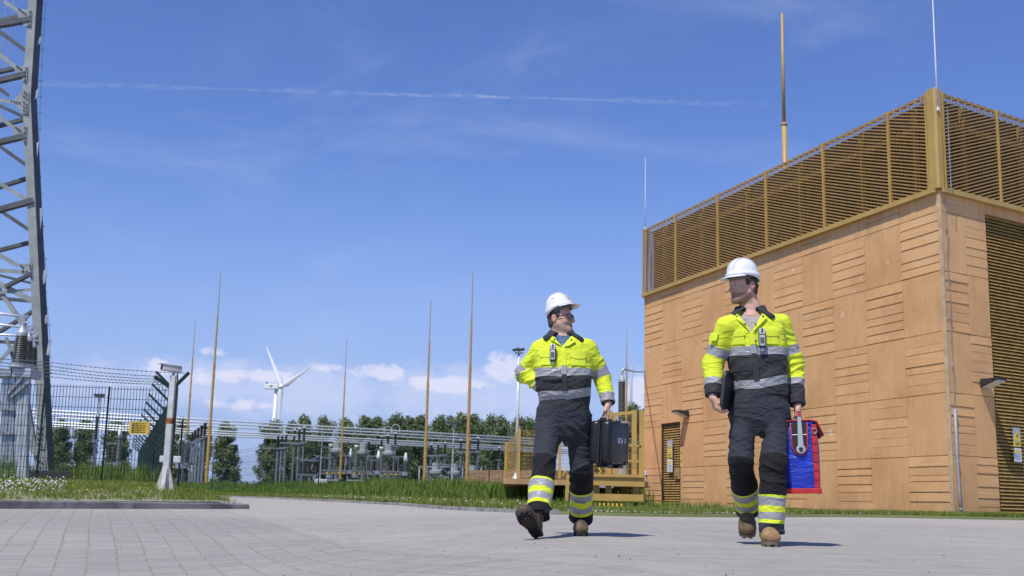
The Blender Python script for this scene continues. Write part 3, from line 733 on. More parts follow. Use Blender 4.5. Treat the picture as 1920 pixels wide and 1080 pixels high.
def tree_proto(seed, H, Wd, low=.16, n=11000):
    r = random.Random(seed); g = np.random.default_rng(seed)
    root = bpy.data.objects.new('poplar_tree', None); COL.objects.link(root)
    mb = MB(); tips = []
    tp = [Vector((0, 0, -.5))]; p = Vector((0, 0, 0))
    for k in range(1, 9): tp.append(Vector((r.uniform(-.25, .25), r.uniform(-.25, .25), H*.92*k/8)))
    mb.path(tp, [.30*(1-i/9.5) for i in range(9)], 7)
    cl = []
    for k in range(40):
        z = H*(low+(.97-low)*((k+r.random())/40)); a = r.uniform(0, 6.28)
        env = Wd/2*(math.sin(math.pi*min(1, max(0, (z/H-low+.10)/(1.07-low))))**.40)
        L = env*r.uniform(.45, 1.02); st = Vector((0, 0, max(.5, z-L*.9)))
        e = Vector((math.cos(a)*L, math.sin(a)*L, z)); mb.path([st, (st+e)/2+Vector((0, 0, -.25)), e], [.11, .07, .025], 5)
        for q_ in range(4):
            f = r.uniform(.45, 1.0); c = st.lerp(e, f)+Vector((r.uniform(-.6, .6), r.uniform(-.6, .6), r.uniform(-.3, .9)))
            cl.append((c, r.uniform(.95, 1.75)))
    mb.build('trunk', M_BARK, root)
    m_ = len(cl); idx = g.integers(0, m_, n); C_ = np.array([c for c, _ in cl])[idx]; Rr = np.array([s for _, s in cl])[idx]
    d = g.normal(0, 1, (n, 3)); d /= np.linalg.norm(d, axis=1)[:, None]
    P_ = C_+d*(Rr*g.uniform(.25, 1, n)**.6)[:, None]*np.array([1, 1, .9])
    P_ = P_[P_[:, 2] > H*low*.8]; n = len(P_); d = d[:n]
    a = g.normal(0, 1, (n, 3)); a /= np.linalg.norm(a, axis=1)[:, None]; b = np.cross(a, g.normal(0, 1, (n, 3))); b /= np.linalg.norm(b, axis=1)[:, None]
    s = g.uniform(.17, .36, n)[:, None]
    V = np.stack([P_-a*s, P_-b*s*.6, P_+a*s, P_+b*s*.6], 1).reshape(-1, 3)
    o = mesh_np('crown', V, np.arange(n*4).reshape(n, 4), M_LEAF, root, smooth=False)
    cr = np.repeat(g.uniform(0, 1, m_)[idx[:n]]*.6+g.uniform(0, .4, n), 4); fattr(o, 'rnd', cr)
    return root
protos = [tree_proto(11+i, 17.5, w, l) for i, (w, l) in enumerate([(6.6, .08), (5.8, .10), (7.4, .07), (5.0, .10)])]
used = [False]*4
# px centre, px top, half-ish width in px, distance, prototype, label
TREES = [
 (118, 792, 40, 235, 2, 'poplar behind the mesh fence, nearest the lattice tower'), (165, 794, 38, 240, 1, 'slim poplar behind the mesh fence, middle of the three there'),
 (222, 796, 54, 230, 2, 'broad poplar behind the mesh fence left of the yellow notice'), (345, 792, 42, 245, 0, 'poplar half hidden behind the white camera mast'),
 (384, 800, 22, 255, 3, 'slim poplar just right of the thick ochre pole by the camera mast'), (427, 797, 46, 232, 2, 'lone round poplar standing between the camera mast and the wind turbine'),
 (512, 795, 50, 228, 2, 'poplar in front of the wind turbine tower, first of the long row'), (546, 798, 40, 250, 0, 'poplar in the row, just right of the turbine tower'),
 (573, 787, 42, 235, 0, 'tall poplar behind the first brown insulator trio'), (611, 788, 44, 240, 2, 'poplar left of the thin ochre pole in the row'),
 (652, 793, 46, 246, 0, 'poplar directly behind the thin ochre pole'), (688, 788, 36, 238, 1, 'pointed poplar right of the thin ochre pole'),
 (712, 791, 34, 250, 3, 'narrow poplar between two pointed ones in the row'), (742, 784, 46, 232, 0, 'tall poplar beside the gap in the middle of the row'),
 (772, 789, 38, 242, 1, 'poplar right of the gap in the row'), (792, 787, 30, 250, 3, 'narrow poplar just left of the ochre pole in mid picture'),
 (822, 788, 44, 236, 0, 'poplar just right of the ochre pole in mid picture'), (846, 789, 34, 248, 1, 'poplar behind the thin grey light mast'),
 (868, 784, 36, 234, 3, 'poplar touching the left side of the thickest ochre pole'), (891, 787, 38, 244, 1, 'poplar touching the right side of the thickest ochre pole'),
 (917, 786, 46, 236, 2, 'broad poplar over the low brown building'), (944, 790, 40, 246, 0, 'poplar above the left end of the yellow platform'),
 (968, 788, 44, 238, 2, 'poplar behind the silver lamp post'), (996, 792, 46, 244, 0, 'poplar glimpsed left of the walking man with the black case'),
 (1124, 800, 40, 240, 1, 'poplar behind the hand holding the black case'), (1152, 790, 44, 236, 0, 'poplar behind the big grey bushing'), (1192, 766, 60, 215, 2, 'taller poplar right beside the tan building edge')]
for (px, py, wpx, Y, k, lab) in TREES:
    p = at(px, py, Y); H = p.z-FG
    o = protos[k] if not used[k] else copy_tree(protos[k]); used[k] = True
    s = H/17.2; w0 = [6.6, 5.8, 7.4, 5.0][k]; sx = (wpx*Y/FPX)/w0*1.2
    o.location = (p.x, Y, FG); o.scale = (sx, sx, s); o.rotation_euler.z = random.uniform(0, 6.28)
    tag(o, lab, 'tree', 'poplars in a row beyond the substation')
# low far wood line on the horizon
g = np.random.default_rng(5); n = 9000
X_ = g.uniform(-420, 260, n); Y_ = g.uniform(640, 700, n); h_ = 6+3*np.sin(X_*.03)+2.5*np.sin(X_*.11+1); Z_ = FG+g.uniform(0, 1, n)*h_
a = g.normal(0, 1, (n, 3)); b = g.normal(0, 1, (n, 3)); s = g.uniform(.8, 2, n)[:, None]; a /= np.linalg.norm(a, axis=1)[:, None]; b /= np.linalg.norm(b, axis=1)[:, None]
P_ = np.stack([X_, Y_, Z_], 1); V = np.stack([P_-a*s, P_-b*s, P_+a*s, P_+b*s], 1).reshape(-1, 3)
o = mesh_np('distant_wood', V, np.arange(n*4).reshape(n, 4), M_LEAF, None, smooth=False); fattr(o, 'rnd', np.repeat(g.uniform(.3, 1, n), 4)); tag(o, kind='stuff')

# wind turbines
turb_w = mat('turbine_white', (.76, .77, .78), .4, var=.03)
def blade(mb, hub, tip, root_w, up, Yd):
    hub, tip = Vector(hub), Vector(tip); d = (tip-hub); L = d.length; d /= L; c = d.cross(Vector(up)).normalized(); nrm = c.cross(d)
    st = [(0, .55, .5), (.05, .55, .48), (.14, 1.0, .32), (.25, .9, .22), (.5, .62, .14), (.8, .34, .07), (.97, .16, .03), (1.0, .03, .02)]
    o = len(mb.v); n = 10
    for f, w, th_ in st:
        for k in range(n):
            a_ = 2*math.pi*k/n; x_ = math.cos(a_); 
            mb.v.append(tuple(hub+d*L*f+c*root_w*w*(x_*.5+(.12 if f > .1 else 0))+nrm*root_w*th_*.5*math.sin(a_)*(1 if x_ < .2 else .6)))
    for i in range(len(st)-1):
        for k in range(n):
            a_, b_ = o+i*n+k, o+i*n+(k+1) % n; mb.f.append((a_, b_, b_+n, a_+n)); mb.mi.append(mb.cur)
Yt = 820.
hubp = at(527.5, 725, Yt-6); bpos = at(507, 893, Yt); tpos = Vector((bpos.x+.6, Yt, hubp.z-1.5)); bpos.z = FG
tb = thing('wind_turbine', 'white wind turbine with one blade up left and one up right', 'wind turbine', bpos)
mb = MB(); mb.path([bpos-UZ*.4, bpos.lerp(tpos, .5), tpos], [2.1, 1.65, 1.25], 20); mb.build('tower', turb_w, tb, smooth=True)
mb = MB(); na, nb = at(497, 719, Yt+2), at(524, 723, Yt-3); na.z = hubp.z+.5; nb.z = hubp.z+.3; mb.bar(na, nb, 3.0, 3.6); 
nc = mb.build('nacelle', turb_w, tb, bevel=.4)
mb = MB(); mb.box(na+Vector((1.2, 0, 2.5)), (1.2, 1.2, 1.4)); mb.tube(na+Vector((1.2, 0, 3.1)), na+Vector((1.2, 0, 4.6)), .12); mb.build('wind_vane', mat('grey_plain', (.2, .2, .21), .6), nc)
mb = MB(); ax_ = (Vector((hubp.x, hubp.y, hubp.z))-na).normalized(); mb.lathe([(1.5, -1.5), (1.7, 0), (1.35, 1.2), (.5, 2.0)], hubp, 14, ax_); mb.build('hub', turb_w, tb, smooth=True)
mb = MB(); e_ = (nb-na).normalized(); side = Vector((0, -1, 0)); mb.frame((na+nb)/2+Vector((-.4, -1.62, .2)), e_*1.0, UZ*.42, side*.02); mb.build('emblem', mat('emblem_dark', (.06, .1, .09), .6), nc)
mb = MB(); mb.frame((na+nb)/2+Vector((2.6, -1.64, .2)), e_*1.9, UZ*.28, side*.02); mb.build('lettering_strip', mat('emblem_grey', (.45, .47, .48), .6), nc)
for (px, py, dy) in ((499, 649, 6), (588, 684, -8), (522, 800, -3)):
    mb = MB(); blade(mb, hubp, at(px, py, Yt-6+dy), 3.9, (.3, -1, .2), Yt); mb.build('blade', turb_w, tb, smooth=True)
Y2 = 760.; hub2 = at(1178, 781, Y2)
tb2 = thing('wind_turbine', 'far wind turbine showing one upright blade beside the tan building', 'wind turbine', (hub2.x, Y2+5, FG))
mb = MB(); mb.path([(hub2.x, Y2+5, FG-.4), (hub2.x, Y2+5, hub2.z-1)], [2, 1.3], 18); mb.build('tower', turb_w, tb2, smooth=True)
mb = MB(); mb.bar(hub2+Vector((0, 1, 0)), hub2+Vector((-2, 10, .2)), 3, 3.4); mb.build('nacelle', turb_w, tb2, bevel=.4)
mb = MB(); mb.lathe([(1.5, -1.2), (1.6, 0), (.5, 1.8)], hub2, 14, (0, -1, 0)); mb.build('hub', turb_w, tb2, smooth=True)
for (px, py) in ((1186, 678), (1252, 840), (1096, 832)):
    mb = MB(); blade(mb, hub2, at(px, py, Y2-1), 3.8, (.25, -1, .1), Y2); mb.build('blade', turb_w, tb2, smooth=True)

# ochre lightning poles
pole_m = mat('ochre_pole', (.50, .31, .085), .5, var=.1, vscale=2)
pole_u = mat('ochre_pole_weathered', (.44, .29, .12), .6, var=.12)
def light_pole(bx, by, tx, ty, Y, r0, label):
    b, tpp = at(bx, by, Y), at(tx, ty, Y); b.z = FG-.1
    root = thing('lightning_pole', label, 'pole', b, 'ochre lightning poles in the substation')
    b2 = Vector((b.x, Y, FG-.1)); tt = Vector((b.x, Y, tpp.z)); H = tt.z-b2.z
    sg = [(0, .30, 1.0, .9), (.30, .57, .78, .7), (.57, .78, .6, .5), (.78, 1.0, .34, .16)]
    for i, (a_, e_, ra, rb) in enumerate(sg):
        mb = MB(); mb.tube(b2+UZ*H*a_, b2+UZ*(H*e_-.002), r0*ra, r0*rb, 10)
        if i: mb.lathe([(r0*ra*1.25, -.12), (r0*ra*1.25, .12)], b2+UZ*(H*a_), 10)
        mb.build('pole_section', pole_m if i < 3 else pole_u, root, smooth=False)
    mb = MB(); mb.lathe([(r0*1.9, 0), (r0*1.9, .05), (r0*1.1, .3)], b2, 10); mb.build('base_flange', galv, root)
    for k in (.06, .12): 
        mb = MB(); mb.lathe([(r0*1.08, -.05), (r0*1.08, .05)], b2+UZ*H*k, 10); mb.build('band', pole_u, root)
light_pole(388, 885, 413, 507, 73, .115, 'thickest ochre pole at left, right of the camera mast')
light_pole(346, 885, 368, 602, 94, .115, 'thin ochre pole just left of the thicker one by the camera mast')
light_pole(638, 892, 650.5, 636, 103, .105, 'thin ochre pole between the wind turbine and the puffy cloud')
light_pole(796, 898, 810, 562, 81, .125, 'ochre pole in mid picture, left of the tallest one')
light_pole(875.5, 896, 887, 510, 71, .125, 'tallest ochre pole, left of the man with the black case')
light_pole(1174, 880, 1175.5, 610, 86, .10, 'thin ochre pole right of the big grey bushing')

# ------------------------------------------------------------------ substation gear
brown = mat('brown_porcelain', (.028, .014, .012), .3, var=.2); greyp = mat('grey_porcelain', (.16, .16, .165), .4, var=.12)
steelp = mat('blue_grey_steel', (.20, .225, .26), .5, .2, var=.1)
alu = mat('aluminium_tube', (.74, .76, .78), .4, .3, var=.06); sagec = mat('sage_cap', (.33, .37, .34), .5, var=.08); dkg = mat('dark_steel', (.05, .055, .06), .6)
ymark = mat('yellow_marker', (.75, .52, .02), .6)
ZB1, ZB2 = 7.55, 6.55
bus = thing('busbar', 'two tiers of long pale aluminium busbar tubes crossing the substation', 'busbar', (-20, 112, ZB1))
dvb = (at(960, 820, 130)-at(330, 783, 110)); dvb.z = 0; dvb.normalize()
for (py, zt_) in ((783.5, ZB1), (789.5, ZB1), (795.5, ZB1), (804, ZB2), (808.5, ZB2), (812.5, ZB2)):
    pa = at(330, py, 110); s_ = (zt_-CAMZ)/(pa.z-CAMZ); pa = C0+(pa-C0)*s_
    mb = MB(); mb.tube(pa-dvb*26, pa+dvb*52, .078, n=8); mb.build('busbar_tube', alu, bus, smooth=True)
def ribs(r, z0, z1, n, core=.7):
    pf = []; h = (z1-z0)/n
    for k in range(n): pf += [(r*core, z0+h*k), (r*core, z0+h*k+h*.35), (r, z0+h*k+h*.55), (r*core, z0+h*k+h*.9)]
    return pf
def support(px, ytop, ymid, Y, label, arm=None, hoop=False):
    tp, md = at(px, ytop, Y), at(px, ymid, Y); b = Vector((tp.x, Y, FG-.05))
    root = thing('insulator_post', label, 'insulator post', b, 'insulator posts carrying the busbars')
    mb = MB(); mb.tube(b, Vector((b.x, Y, md.z-.25)), .10, n=8); mb.box((b.x, Y, md.z-.16), (.42, .42, .12)); mb.box((b.x, Y, FG+.02), (.5, .5, .1)); mb.build('steel_post', steelp, root)
    mb = MB(); mb.lathe(ribs(.14, md.z-.08, tp.z-.12, 11), (b.x, Y, 0), 9); mb.build('insulator', brown, root)
    mb = MB(); mb.box((b.x, Y, tp.z-.04), (.22, .3, .16)); mb.build('clamp', alu, root)
    if arm: 
        mb = MB(); mb.bar((b.x, Y-.2, md.z-.26), (b.x+arm[0], Y+arm[1], md.z-.26), .10, .12); mb.build('cross_arm', steelp, root)
    if hoop:
        mb = MB(); mb.path([(b.x+.42*math.cos(a_)*1.0, Y-.3, tp.z+.25+.55*math.sin(a_)) for a_ in np.linspace(-.4, math.pi+.4, 12)], .03, 6); mb.build('jumper_hoop', alu, root)
SUP = [(522, 816, 838, 118, 'leftmost of the short trio beside the turbine tower'), (529.5, 815, 837, 122, 'middle of the short trio beside the turbine tower'), (537, 813, 836, 114, 'right-hand one of the short trio beside the turbine tower'),
 (552.5, 805, 830, 121, 'leftmost of the taller trio right of the turbine'), (562, 803, 829, 117, 'middle of the taller trio right of the turbine'), (571, 800, 826, 112, 'right-hand, tallest of the taller trio right of the turbine'),
 (692.5, 822, 843, 128, 'leftmost of the four behind the sage-capped breakers'), (716, 817, 839, 124, 'second of the four behind the sage-capped breakers'), (728, 815, 834, 121, 'hooped one, third of the four behind the sage-capped breakers'), (742, 811, 834, 118, 'rightmost hooped one behind the sage-capped breakers'),
 (808.7, 832, 853, 128, 'leftmost of the trio right of the mid-picture ochre pole'), (821.7, 831, 852, 132, 'middle of the trio right of the mid-picture ochre pole'), (835, 829, 850, 124, 'right-hand one of the trio right of the mid-picture ochre pole'),
 (864.7, 824, 847, 126, 'one just left of the tallest ochre pole'), (881, 823, 846, 129, 'one half hidden by the tallest ochre pole'), (896.7, 820, 843, 122, 'one just right of the tallest ochre pole'),
 (936, 838, 860, 124, 'one standing over the low brown building'),
 (361.5, 808, 828, 108, 'first, farthest of the receding row right of the camera mast'), (367, 804, 825, 104, 'second of the receding row right of the camera mast'), (372.5, 800, 822, 100, 'third of the receding row right of the camera mast'), (379, 795, 819, 96, 'fourth of the receding row right of the camera mast'), (385.5, 790, 815, 92, 'nearest, tallest of the receding row right of the camera mast'),
 (183, 778, 822, 86, 'dark one seen through the mesh fence under the light mast')]
for (px, a_, b_, Y, lab) in SUP:
    support(px, a_, b_, Y, 'brown insulator on grey post, '+lab, arm=(-2.3, .3) if px in (537, 571, 835, 896.7) else None, hoop=px in (728, 742, 716))
def ct(px, ytop, ybot, Y, label, r=.2, white=True):
    tp, b0 = at(px, ytop, Y), at(px, ybot, Y); b = Vector((tp.x, Y, FG-.05))
    root = thing('instrument_transformer', label, 'transformer', b, 'grey ribbed instrument transformers')
    mb = MB(); mb.tube(b, (b.x, Y, b0.z-.35), .13, n=8); mb.box((b.x, Y, FG+.5), (.9, .4, .1)); mb.build('pedestal', dkg, root)
    mb = MB(); mb.lathe([(.3, b0.z-.36), (.3, b0.z-.05)], (b.x, Y, 0), 10); mb.build('base_tank', galv, root)
    mb = MB(); zt_ = tp.z-(.75 if white else .2); mb.lathe(ribs(r, b0.z-.05, zt_, 16, .82), (b.x, Y, 0), 10); mb.build('insulator', greyp, root)
    mb = MB(); mb.lathe([(r*.9, zt_), (r*.85, zt_+.25), (r*.35, tp.z)] if white else [(r*.9, zt_), (r*.9, tp.z)], (b.x, Y, 0), 10); mb.build('cap', whitep, root, smooth=True)
for (px, a_, b_, Y, lab, wh) in [(657.5, 841, 881, 104, 'white-tipped grey transformer just right of the thin ochre pole', 1), (710, 845, 882, 104, 'white-tipped grey transformer between the two sage-capped breakers', 1), (761, 849, 884, 104, 'white-tipped grey transformer standing alone at the right end of its row', 1),
    (620.5, 833, 889, 106, 'tall grey column left of the thin ochre pole', 0), (668.5, 835, 888, 107, 'tall grey column at the left of the second sage-capped breaker', 0), (715.5, 838, 888, 108, 'tall grey column at the left of the third sage-capped breaker', 0),
    (341.5, 822, 868, 78, 'grey column right against the camera mast', 0), (350.5, 832, 868, 80, 'shorter grey column right of the camera mast', 0), (226, 800, 866, 84, 'grey column behind the mesh fence below the light mast', 1)]:
    ct(px, a_, b_, Y, lab, white=bool(wh))
def breaker(px, ytop, ybot, Y, label):
    tp, b0 = at(px, ytop, Y), at(px, ybot, Y); b = Vector((tp.x, Y, FG-.05)); k = Y/104
    root = thing('circuit_breaker', label, 'circuit breaker', b, 'sage-capped circuit breakers')
    mb = MB(); mb.tube(b, (b.x, Y, b0.z-.2), .14, n=8); mb.box((b.x, Y, b0.z-.12), (2.4*k, .3, .12)); mb.build('pedestal', steelp, root)
    for s_ in (-.75, -.25, .25, .75):
        mb = MB(); mb.box((b.x+s_*k, Y-.18, b0.z-.34), (.2, .06, .12)); mb.build('marker', ymark, root)
    mb = MB(); mb.lathe(ribs(.17*k, b0.z, tp.z-1.15*k, 14, .8), (b.x-.12, Y, 0), 10); mb.build('insulator', greyp, root)
    mb = MB(); mb.lathe([(.25*k, tp.z-1.15*k), (.55*k, tp.z-.9*k), (.55*k, tp.z-.68*k), (.36*k, tp.z-.6*k), (.36*k, tp.z-.5*k), (.36*k, tp.z)], (b.x, Y, 0), 12); mb.build('head_tank', sagec, root)
    mb = MB(); mb.path([(b.x-.5*k, Y, tp.z-.9*k), (b.x-.95*k, Y, tp.z-.45*k), (b.x-1.2*k, Y-.2, tp.z-.6*k)], .05, 6); mb.build('terminal_pipe', steelp, root)
    mb = MB(); mb.path([(b.x+.5*k, Y, tp.z-.9*k), (b.x+.85*k, Y, tp.z-1.4*k), (b.x+.9*k, Y, tp.z-2.0*k)], .05, 6); mb.build('terminal_pipe', steelp, root)
for (px, a_, b_, Y, lab) in [(632.5, 828, 880, 106, 'sage-capped breaker left of the thin ochre pole'), (682, 831, 881, 107, 'sage-capped breaker midway between the thin ochre pole and the hooped posts'), (729, 833, 882, 108, 'sage-capped breaker under the hooped posts'), (345.5, 813, 866, 79, 'sage-capped breaker right behind the camera mast'),
    (817.5, 868, 893, 112, 'low breaker right of the mid-picture ochre pole'), (852, 870, 894, 113, 'low breaker left of the tallest ochre pole'), (886, 872, 894, 114, 'low breaker beside the low brown building')]:
    breaker(px, a_, b_, Y, lab)
def disconnector(px, ytop, ybot, Y, label, n=3, dx=.42):
    tp, b0 = at(px, ytop, Y), at(px, ybot, Y); b = Vector((tp.x, Y, FG-.05))
    root = thing('disconnector', label, 'disconnector', b, 'low brown disconnectors')
    mb = MB()
    for s_ in (-1, 1): mb.box((b.x+s_*.45, Y, (FG+b0.z)/2), (.12, .12, b0.z-FG+.1))
    mb.box((b.x, Y, b0.z-.05), (1.3, .35, .14)); mb.build('steel_frame', steelp, root)
    for k in range(n):
        mb = MB(); mb.lathe(ribs(.17, b0.z, tp.z-.12, 9, .75), (b.x+(k-(n-1)/2)*dx, Y, 0), 9); mb.build('insulator', brown, root)
    mb = MB(); mb.bar((b.x-.8, Y, tp.z-.03), (b.x+.8, Y, tp.z+.05), .09, .12); mb.box((b.x-.7, Y-.1, tp.z+.1), (.3, .1, .18)); mb.build('contact_arm', steelp, root)
for (px, a_, b_, Y, lab, n) in [(573, 863, 889, 110, 'brown disconnector under the tallest insulator trio', 3), (589, 864, 889, 112, 'single brown insulator stand between the turbine trio and the grey columns', 1), (610, 858, 887, 111, 'brown disconnector left of the first tall grey column', 3), (644, 854, 886, 113, 'brown disconnector right behind the thin ochre pole', 2), (693, 856, 886, 114, 'brown disconnector between two sage-capped breakers', 2), (702, 863, 888, 110, 'narrow brown stand left of the middle white-tipped transformer', 1), (743, 857, 888, 112, 'brown disconnector under the rightmost hooped post', 2),
    (829, 872, 893, 118, 'low brown disconnector between the low breakers on the left', 2), (840, 871, 893, 120, 'low brown disconnector at the right post of the trio', 2), (871, 876, 894, 120, 'low brown disconnector at the foot of the tallest ochre pole', 3), (211, 832, 868, 88, 'brown pair of insulators seen through the mesh fence', 2)]:
    disconnector(px, a_, b_, Y, lab, n)
# low transfer pipe and control cabinets at gravel level
a_, b_ = at(784, 876, 116), at(906, 876, 118); pr_ = thing('pipe_bus', 'low pale horizontal pipe running behind the two right-hand ochre poles', 'busbar', (a_.x, a_.y, FG))
mb = MB(); mb.tube(a_, b_, .09, n=8); mb.build('tube', steelp, pr_, smooth=True)
mb = MB()
for f in (.02, .35, .68, .97): p = a_.lerp(b_, f); mb.box((p.x, p.y, (FG+p.z)/2), (.14, .14, p.z-FG))
mb.build('stand', galv_p, pr_)
for (px, w, lab) in [(622, 2.4, 'left'), (666, 2.6, 'middle'), (716, 2.6, 'right')]:
    p = at(px, 893, 102); root = thing('steel_stand', 'low grey steel stand under the '+lab+' sage-capped breaker', 'steel stand', (p.x, 102, FG), 'low grey stands in front of the breakers')
    mb = MB()
    for s_ in (-.5, .5): mb.box((p.x+s_*w, 102, FG+.75), (.12, .12, 1.5)); 
    mb.build('leg', galv_p, root); mb = MB(); mb.box((p.x, 102, FG+1.55), (w+.2, .3, .12)); mb.box((p.x, 102, FG+.9), (w-.13, .12, .1)); mb.build('beam', galv_p, root)
p = at(603, 890, 96); mb = MB(); mb.box((p.x, 96, FG+1.0), (1.0, .5, 1.0)); mb.box((p.x, 96, FG+.25), (.9, .4, .5)); root = thing('control_cabinet', 'small white cabinet with a red edge low in the substation grass', 'cabinet', (p.x, 96, FG)); mb.build('body', whitep, root, bevel=.02)
mb = MB(); mb.box((p.x, 95.74, FG+.62), (.9, .02, .12)); mb.build('red_edge', mat('red_paint', (.5, .04, .03), .5), root)
# thin rods and light masts
def mast(bx, ty, Y, r0, label, head=True, mm=None):
    tp = at(bx, ty, Y); b = Vector((tp.x, Y, FG-.05)); root = thing('light_mast', label, 'light mast', b)
    mb = MB(); mb.tube(b, (b.x, Y, tp.z), r0, r0*.6, 10); mb.build('mast', mm or galv_p, root)
    if head:
        mb = MB(); mb.box((b.x, Y, tp.z+.05), (.6, .2, .1)); mb.build('bracket', galv, root)
        for s_ in (-.2, .2):
            mb = MB(); mb.box((b.x+s_, Y-.15, tp.z+.16), (.34, .3, .16)); mb.build('floodlight', dkg, root)
mast(851, 797, 100, .09, 'thin grey light mast with two heads between the right-hand ochre poles')
mast(187, 745, 88, .11, 'grey light mast with a dark flat head behind the mesh fence')
mast(605, 800, 96, .045, 'hair-thin grey rod left of the first sage-capped breaker', False)
# low brown building
p = at(880, 882, 64); p2 = at(975, 879, 60); lb = thing('low_building', 'long low brown building with a dark plinth behind the grass', 'building', (p.x, 64, FG))
brn = mat('brown_boards', (.36, .215, .115), .85, var=.2, vscale=1, stretch=(1, 1, 14), bump=.01)
mb = MB(); d = Vector((p2.x-p.x, -3, 0)); nrm = Vector((-d.y, d.x, 0)).normalized()
mb.frame(Vector((p.x, 64, 0))+d*.75+nrm*3+UZ*(FG+.45+(p.z-FG-.45)/2), d*.75, nrm*3, UZ*(p.z-FG-.45)/2); mb.build('wall', brn, lb)
mb = MB(); mb.frame(Vector((p.x, 64, 0))+d*.75+nrm*3+UZ*(FG+.2), d*.745, nrm*2.97, UZ*.25); mb.build('plinth', dkg, lb)

# ------------------------------------------------------------------ fences
grn = mat('green_fence_paint', (.013, .038, .029), .45, var=.15); grn_d = mat('green_fence_wire', (.014, .038, .031), .5, var=.1)
wire = mat('barbed_wire_steel', (.16, .17, .19), .5, .6)
def mesh_panel(mb, a, b, z0a, z0b, za, zb_, dx=.05, dz=.2, r_=.0028, twin=True):
    """welded wire panel between plan points a and b"""
    a, b = Vector((*a, 0)), Vector((*b, 0)); L = (b-a).length; n = int(L/dx)
    nr = Vector((-(b-a).y, (b-a).x, 0)).normalized()
    for k in range(n+1):
        f = k/n; p = a.lerp(b, f); mb.bar(p+UZ*(z0a+(z0b-z0a)*f), p+UZ*(za+(zb_-za)*f), r_*2, r_*2)
    h = za-z0a; m_ = int(h/dz)
    for k in range(m_+1):
        zz = k*dz+.03
        for s_ in ((-1, 1) if twin else (0,)): mb.bar(a+UZ*(z0a+zz)+nr*s_*r_*2, b+UZ*(z0b+zz)+nr*s_*r_*2, r_*2, r_*2)
# front fence, parallel to the picture, and its wing running away
f0 = at(322, 727, 22.6); zc = f0.z; cornerP = (f0.x, 22.6)
fr_ = thing('mesh_fence', 'green wire mesh fence with barbed wire in front of the lattice tower', 'fence', (f0.x, 22.6, .26))
leftP = (at(-40, 716, 21.8).x, 21.8); zl = at(-40, 716, 21.8).z
NP = 3
for i in range(NP):
    a = Vector((*cornerP, 0)).lerp(Vector((*leftP, 0)), i/NP); b = Vector((*cornerP, 0)).lerp(Vector((*leftP, 0)), (i+1)/NP)
    za, zb_ = zc+(zl-zc)*i/NP, zc+(zl-zc)*(i+1)/NP
    mb = MB(); mesh_panel(mb, (a.x, a.y), (b.x, b.y), .30, .28, za, zb_, .055, .19, .0042); mb.build('wire_panel', grn_d, fr_)
    mb = MB(); mb.box((b.x, b.y+.05, (zb_+.1)/2), (.026, .026, zb_-.12)); mb.build('post', grn, fr_)
mb = MB(); mb.box((f0.x, 22.65, (zc+.1)/2), (.07, .07, zc-.05)); mb.build('post', grn, fr_)
mb = MB()
c3 = Vector((f0.x, 22.65, zc))
mb.bar(c3-UZ*.02, at(290, 706, 22.4), .045, .06); mb.bar(c3-UZ*.02, at(354, 699, 22.9), .045, .06); mb.build('outrigger', grn, fr_)
for k, (ya, yb_, Yb) in enumerate([(679, 700, 22.4), (686, 706, 22.45), (692.5, 712, 22.5), (699, 717, 22.55), (706, 721, 22.6)]):
    A_, B_ = at(90, ya, 21.9), at(296+k*5 if k else 352, yb_, Yb); mb = MB(); N_ = 40; pts = [A_.lerp(B_, i/N_)-UZ*.03*math.sin(math.pi*i/N_) for i in range(N_+1)]
    A0 = at(-40, ya-9, 21.6); mb.path([A0]+pts, .0045, 4)
    for i in range(1, 60):
        p = A0.lerp(A_, i/30) if i < 30 else A_.lerp(B_, (i-30)/30)-UZ*.03*math.sin(math.pi*(i-30)/30)
        mb.bar(p+Vector((-.013, 0, -.014)), p+Vector((.013, 0, .014)), .005); mb.bar(p+Vector((.013, 0, -.014)), p+Vector((-.013, 0, .014)), .005)
    mb.build('barbed_wire', wire, fr_)
wing = thing('mesh_fence', 'dark green fence running away behind the camera mast with slanting barbed-wire arms', 'fence', (f0.x, 23, .26))
f1 = at(262, 838, 60); WN = 14; prevp = None
for i in range(WN+1):
    s_ = i/WN; p = Vector((f0.x+(f1.x-f0.x)*s_, 22.9+(60-22.9)*s_, 0)); ztop = zc+(f1.z-zc)*s_*.35-.02
    mb = MB(); mb.box((p.x, p.y, (ztop+.1)/2), (.065, .07, ztop)); mb.build('post', grn, wing)
    mb = MB(); d_ = Vector((-.40, -.05, .38)); mb.bar((p.x, p.y, ztop-.03), Vector((p.x, p.y, ztop-.03))+d_, .04, .05); mb.build('outrigger', grn, wing)
    if prevp:
        mb = MB(); mesh_panel(mb, (prevp.x, prevp.y), (p.x, p.y), .28, .28, ztop+.01, ztop, .055, .19, .0068); mb.build('wire_panel', grn_d, wing)
        mb = MB()
        for f in (.35, .65, .97): mb.path([Vector((prevp.x, prevp.y, ztop-.03))+d_*f, Vector((p.x, p.y, ztop-.03))+d_*f], .0045, 4)
        mb.build('barbed_wire', wire, wing)
    prevp = p
mb = MB(); pa_ = at(290, 706, 22.4)
for k, (x1, y1) in enumerate([(300, 728), (312, 742), (306, 720)]): mb.path([pa_+UZ*(-.05-.03*k), at(x1-6, y1-14, 23), at(x1, y1+6, 24)], .005, 4)
mb.build('barbed_wire', wire, wing)
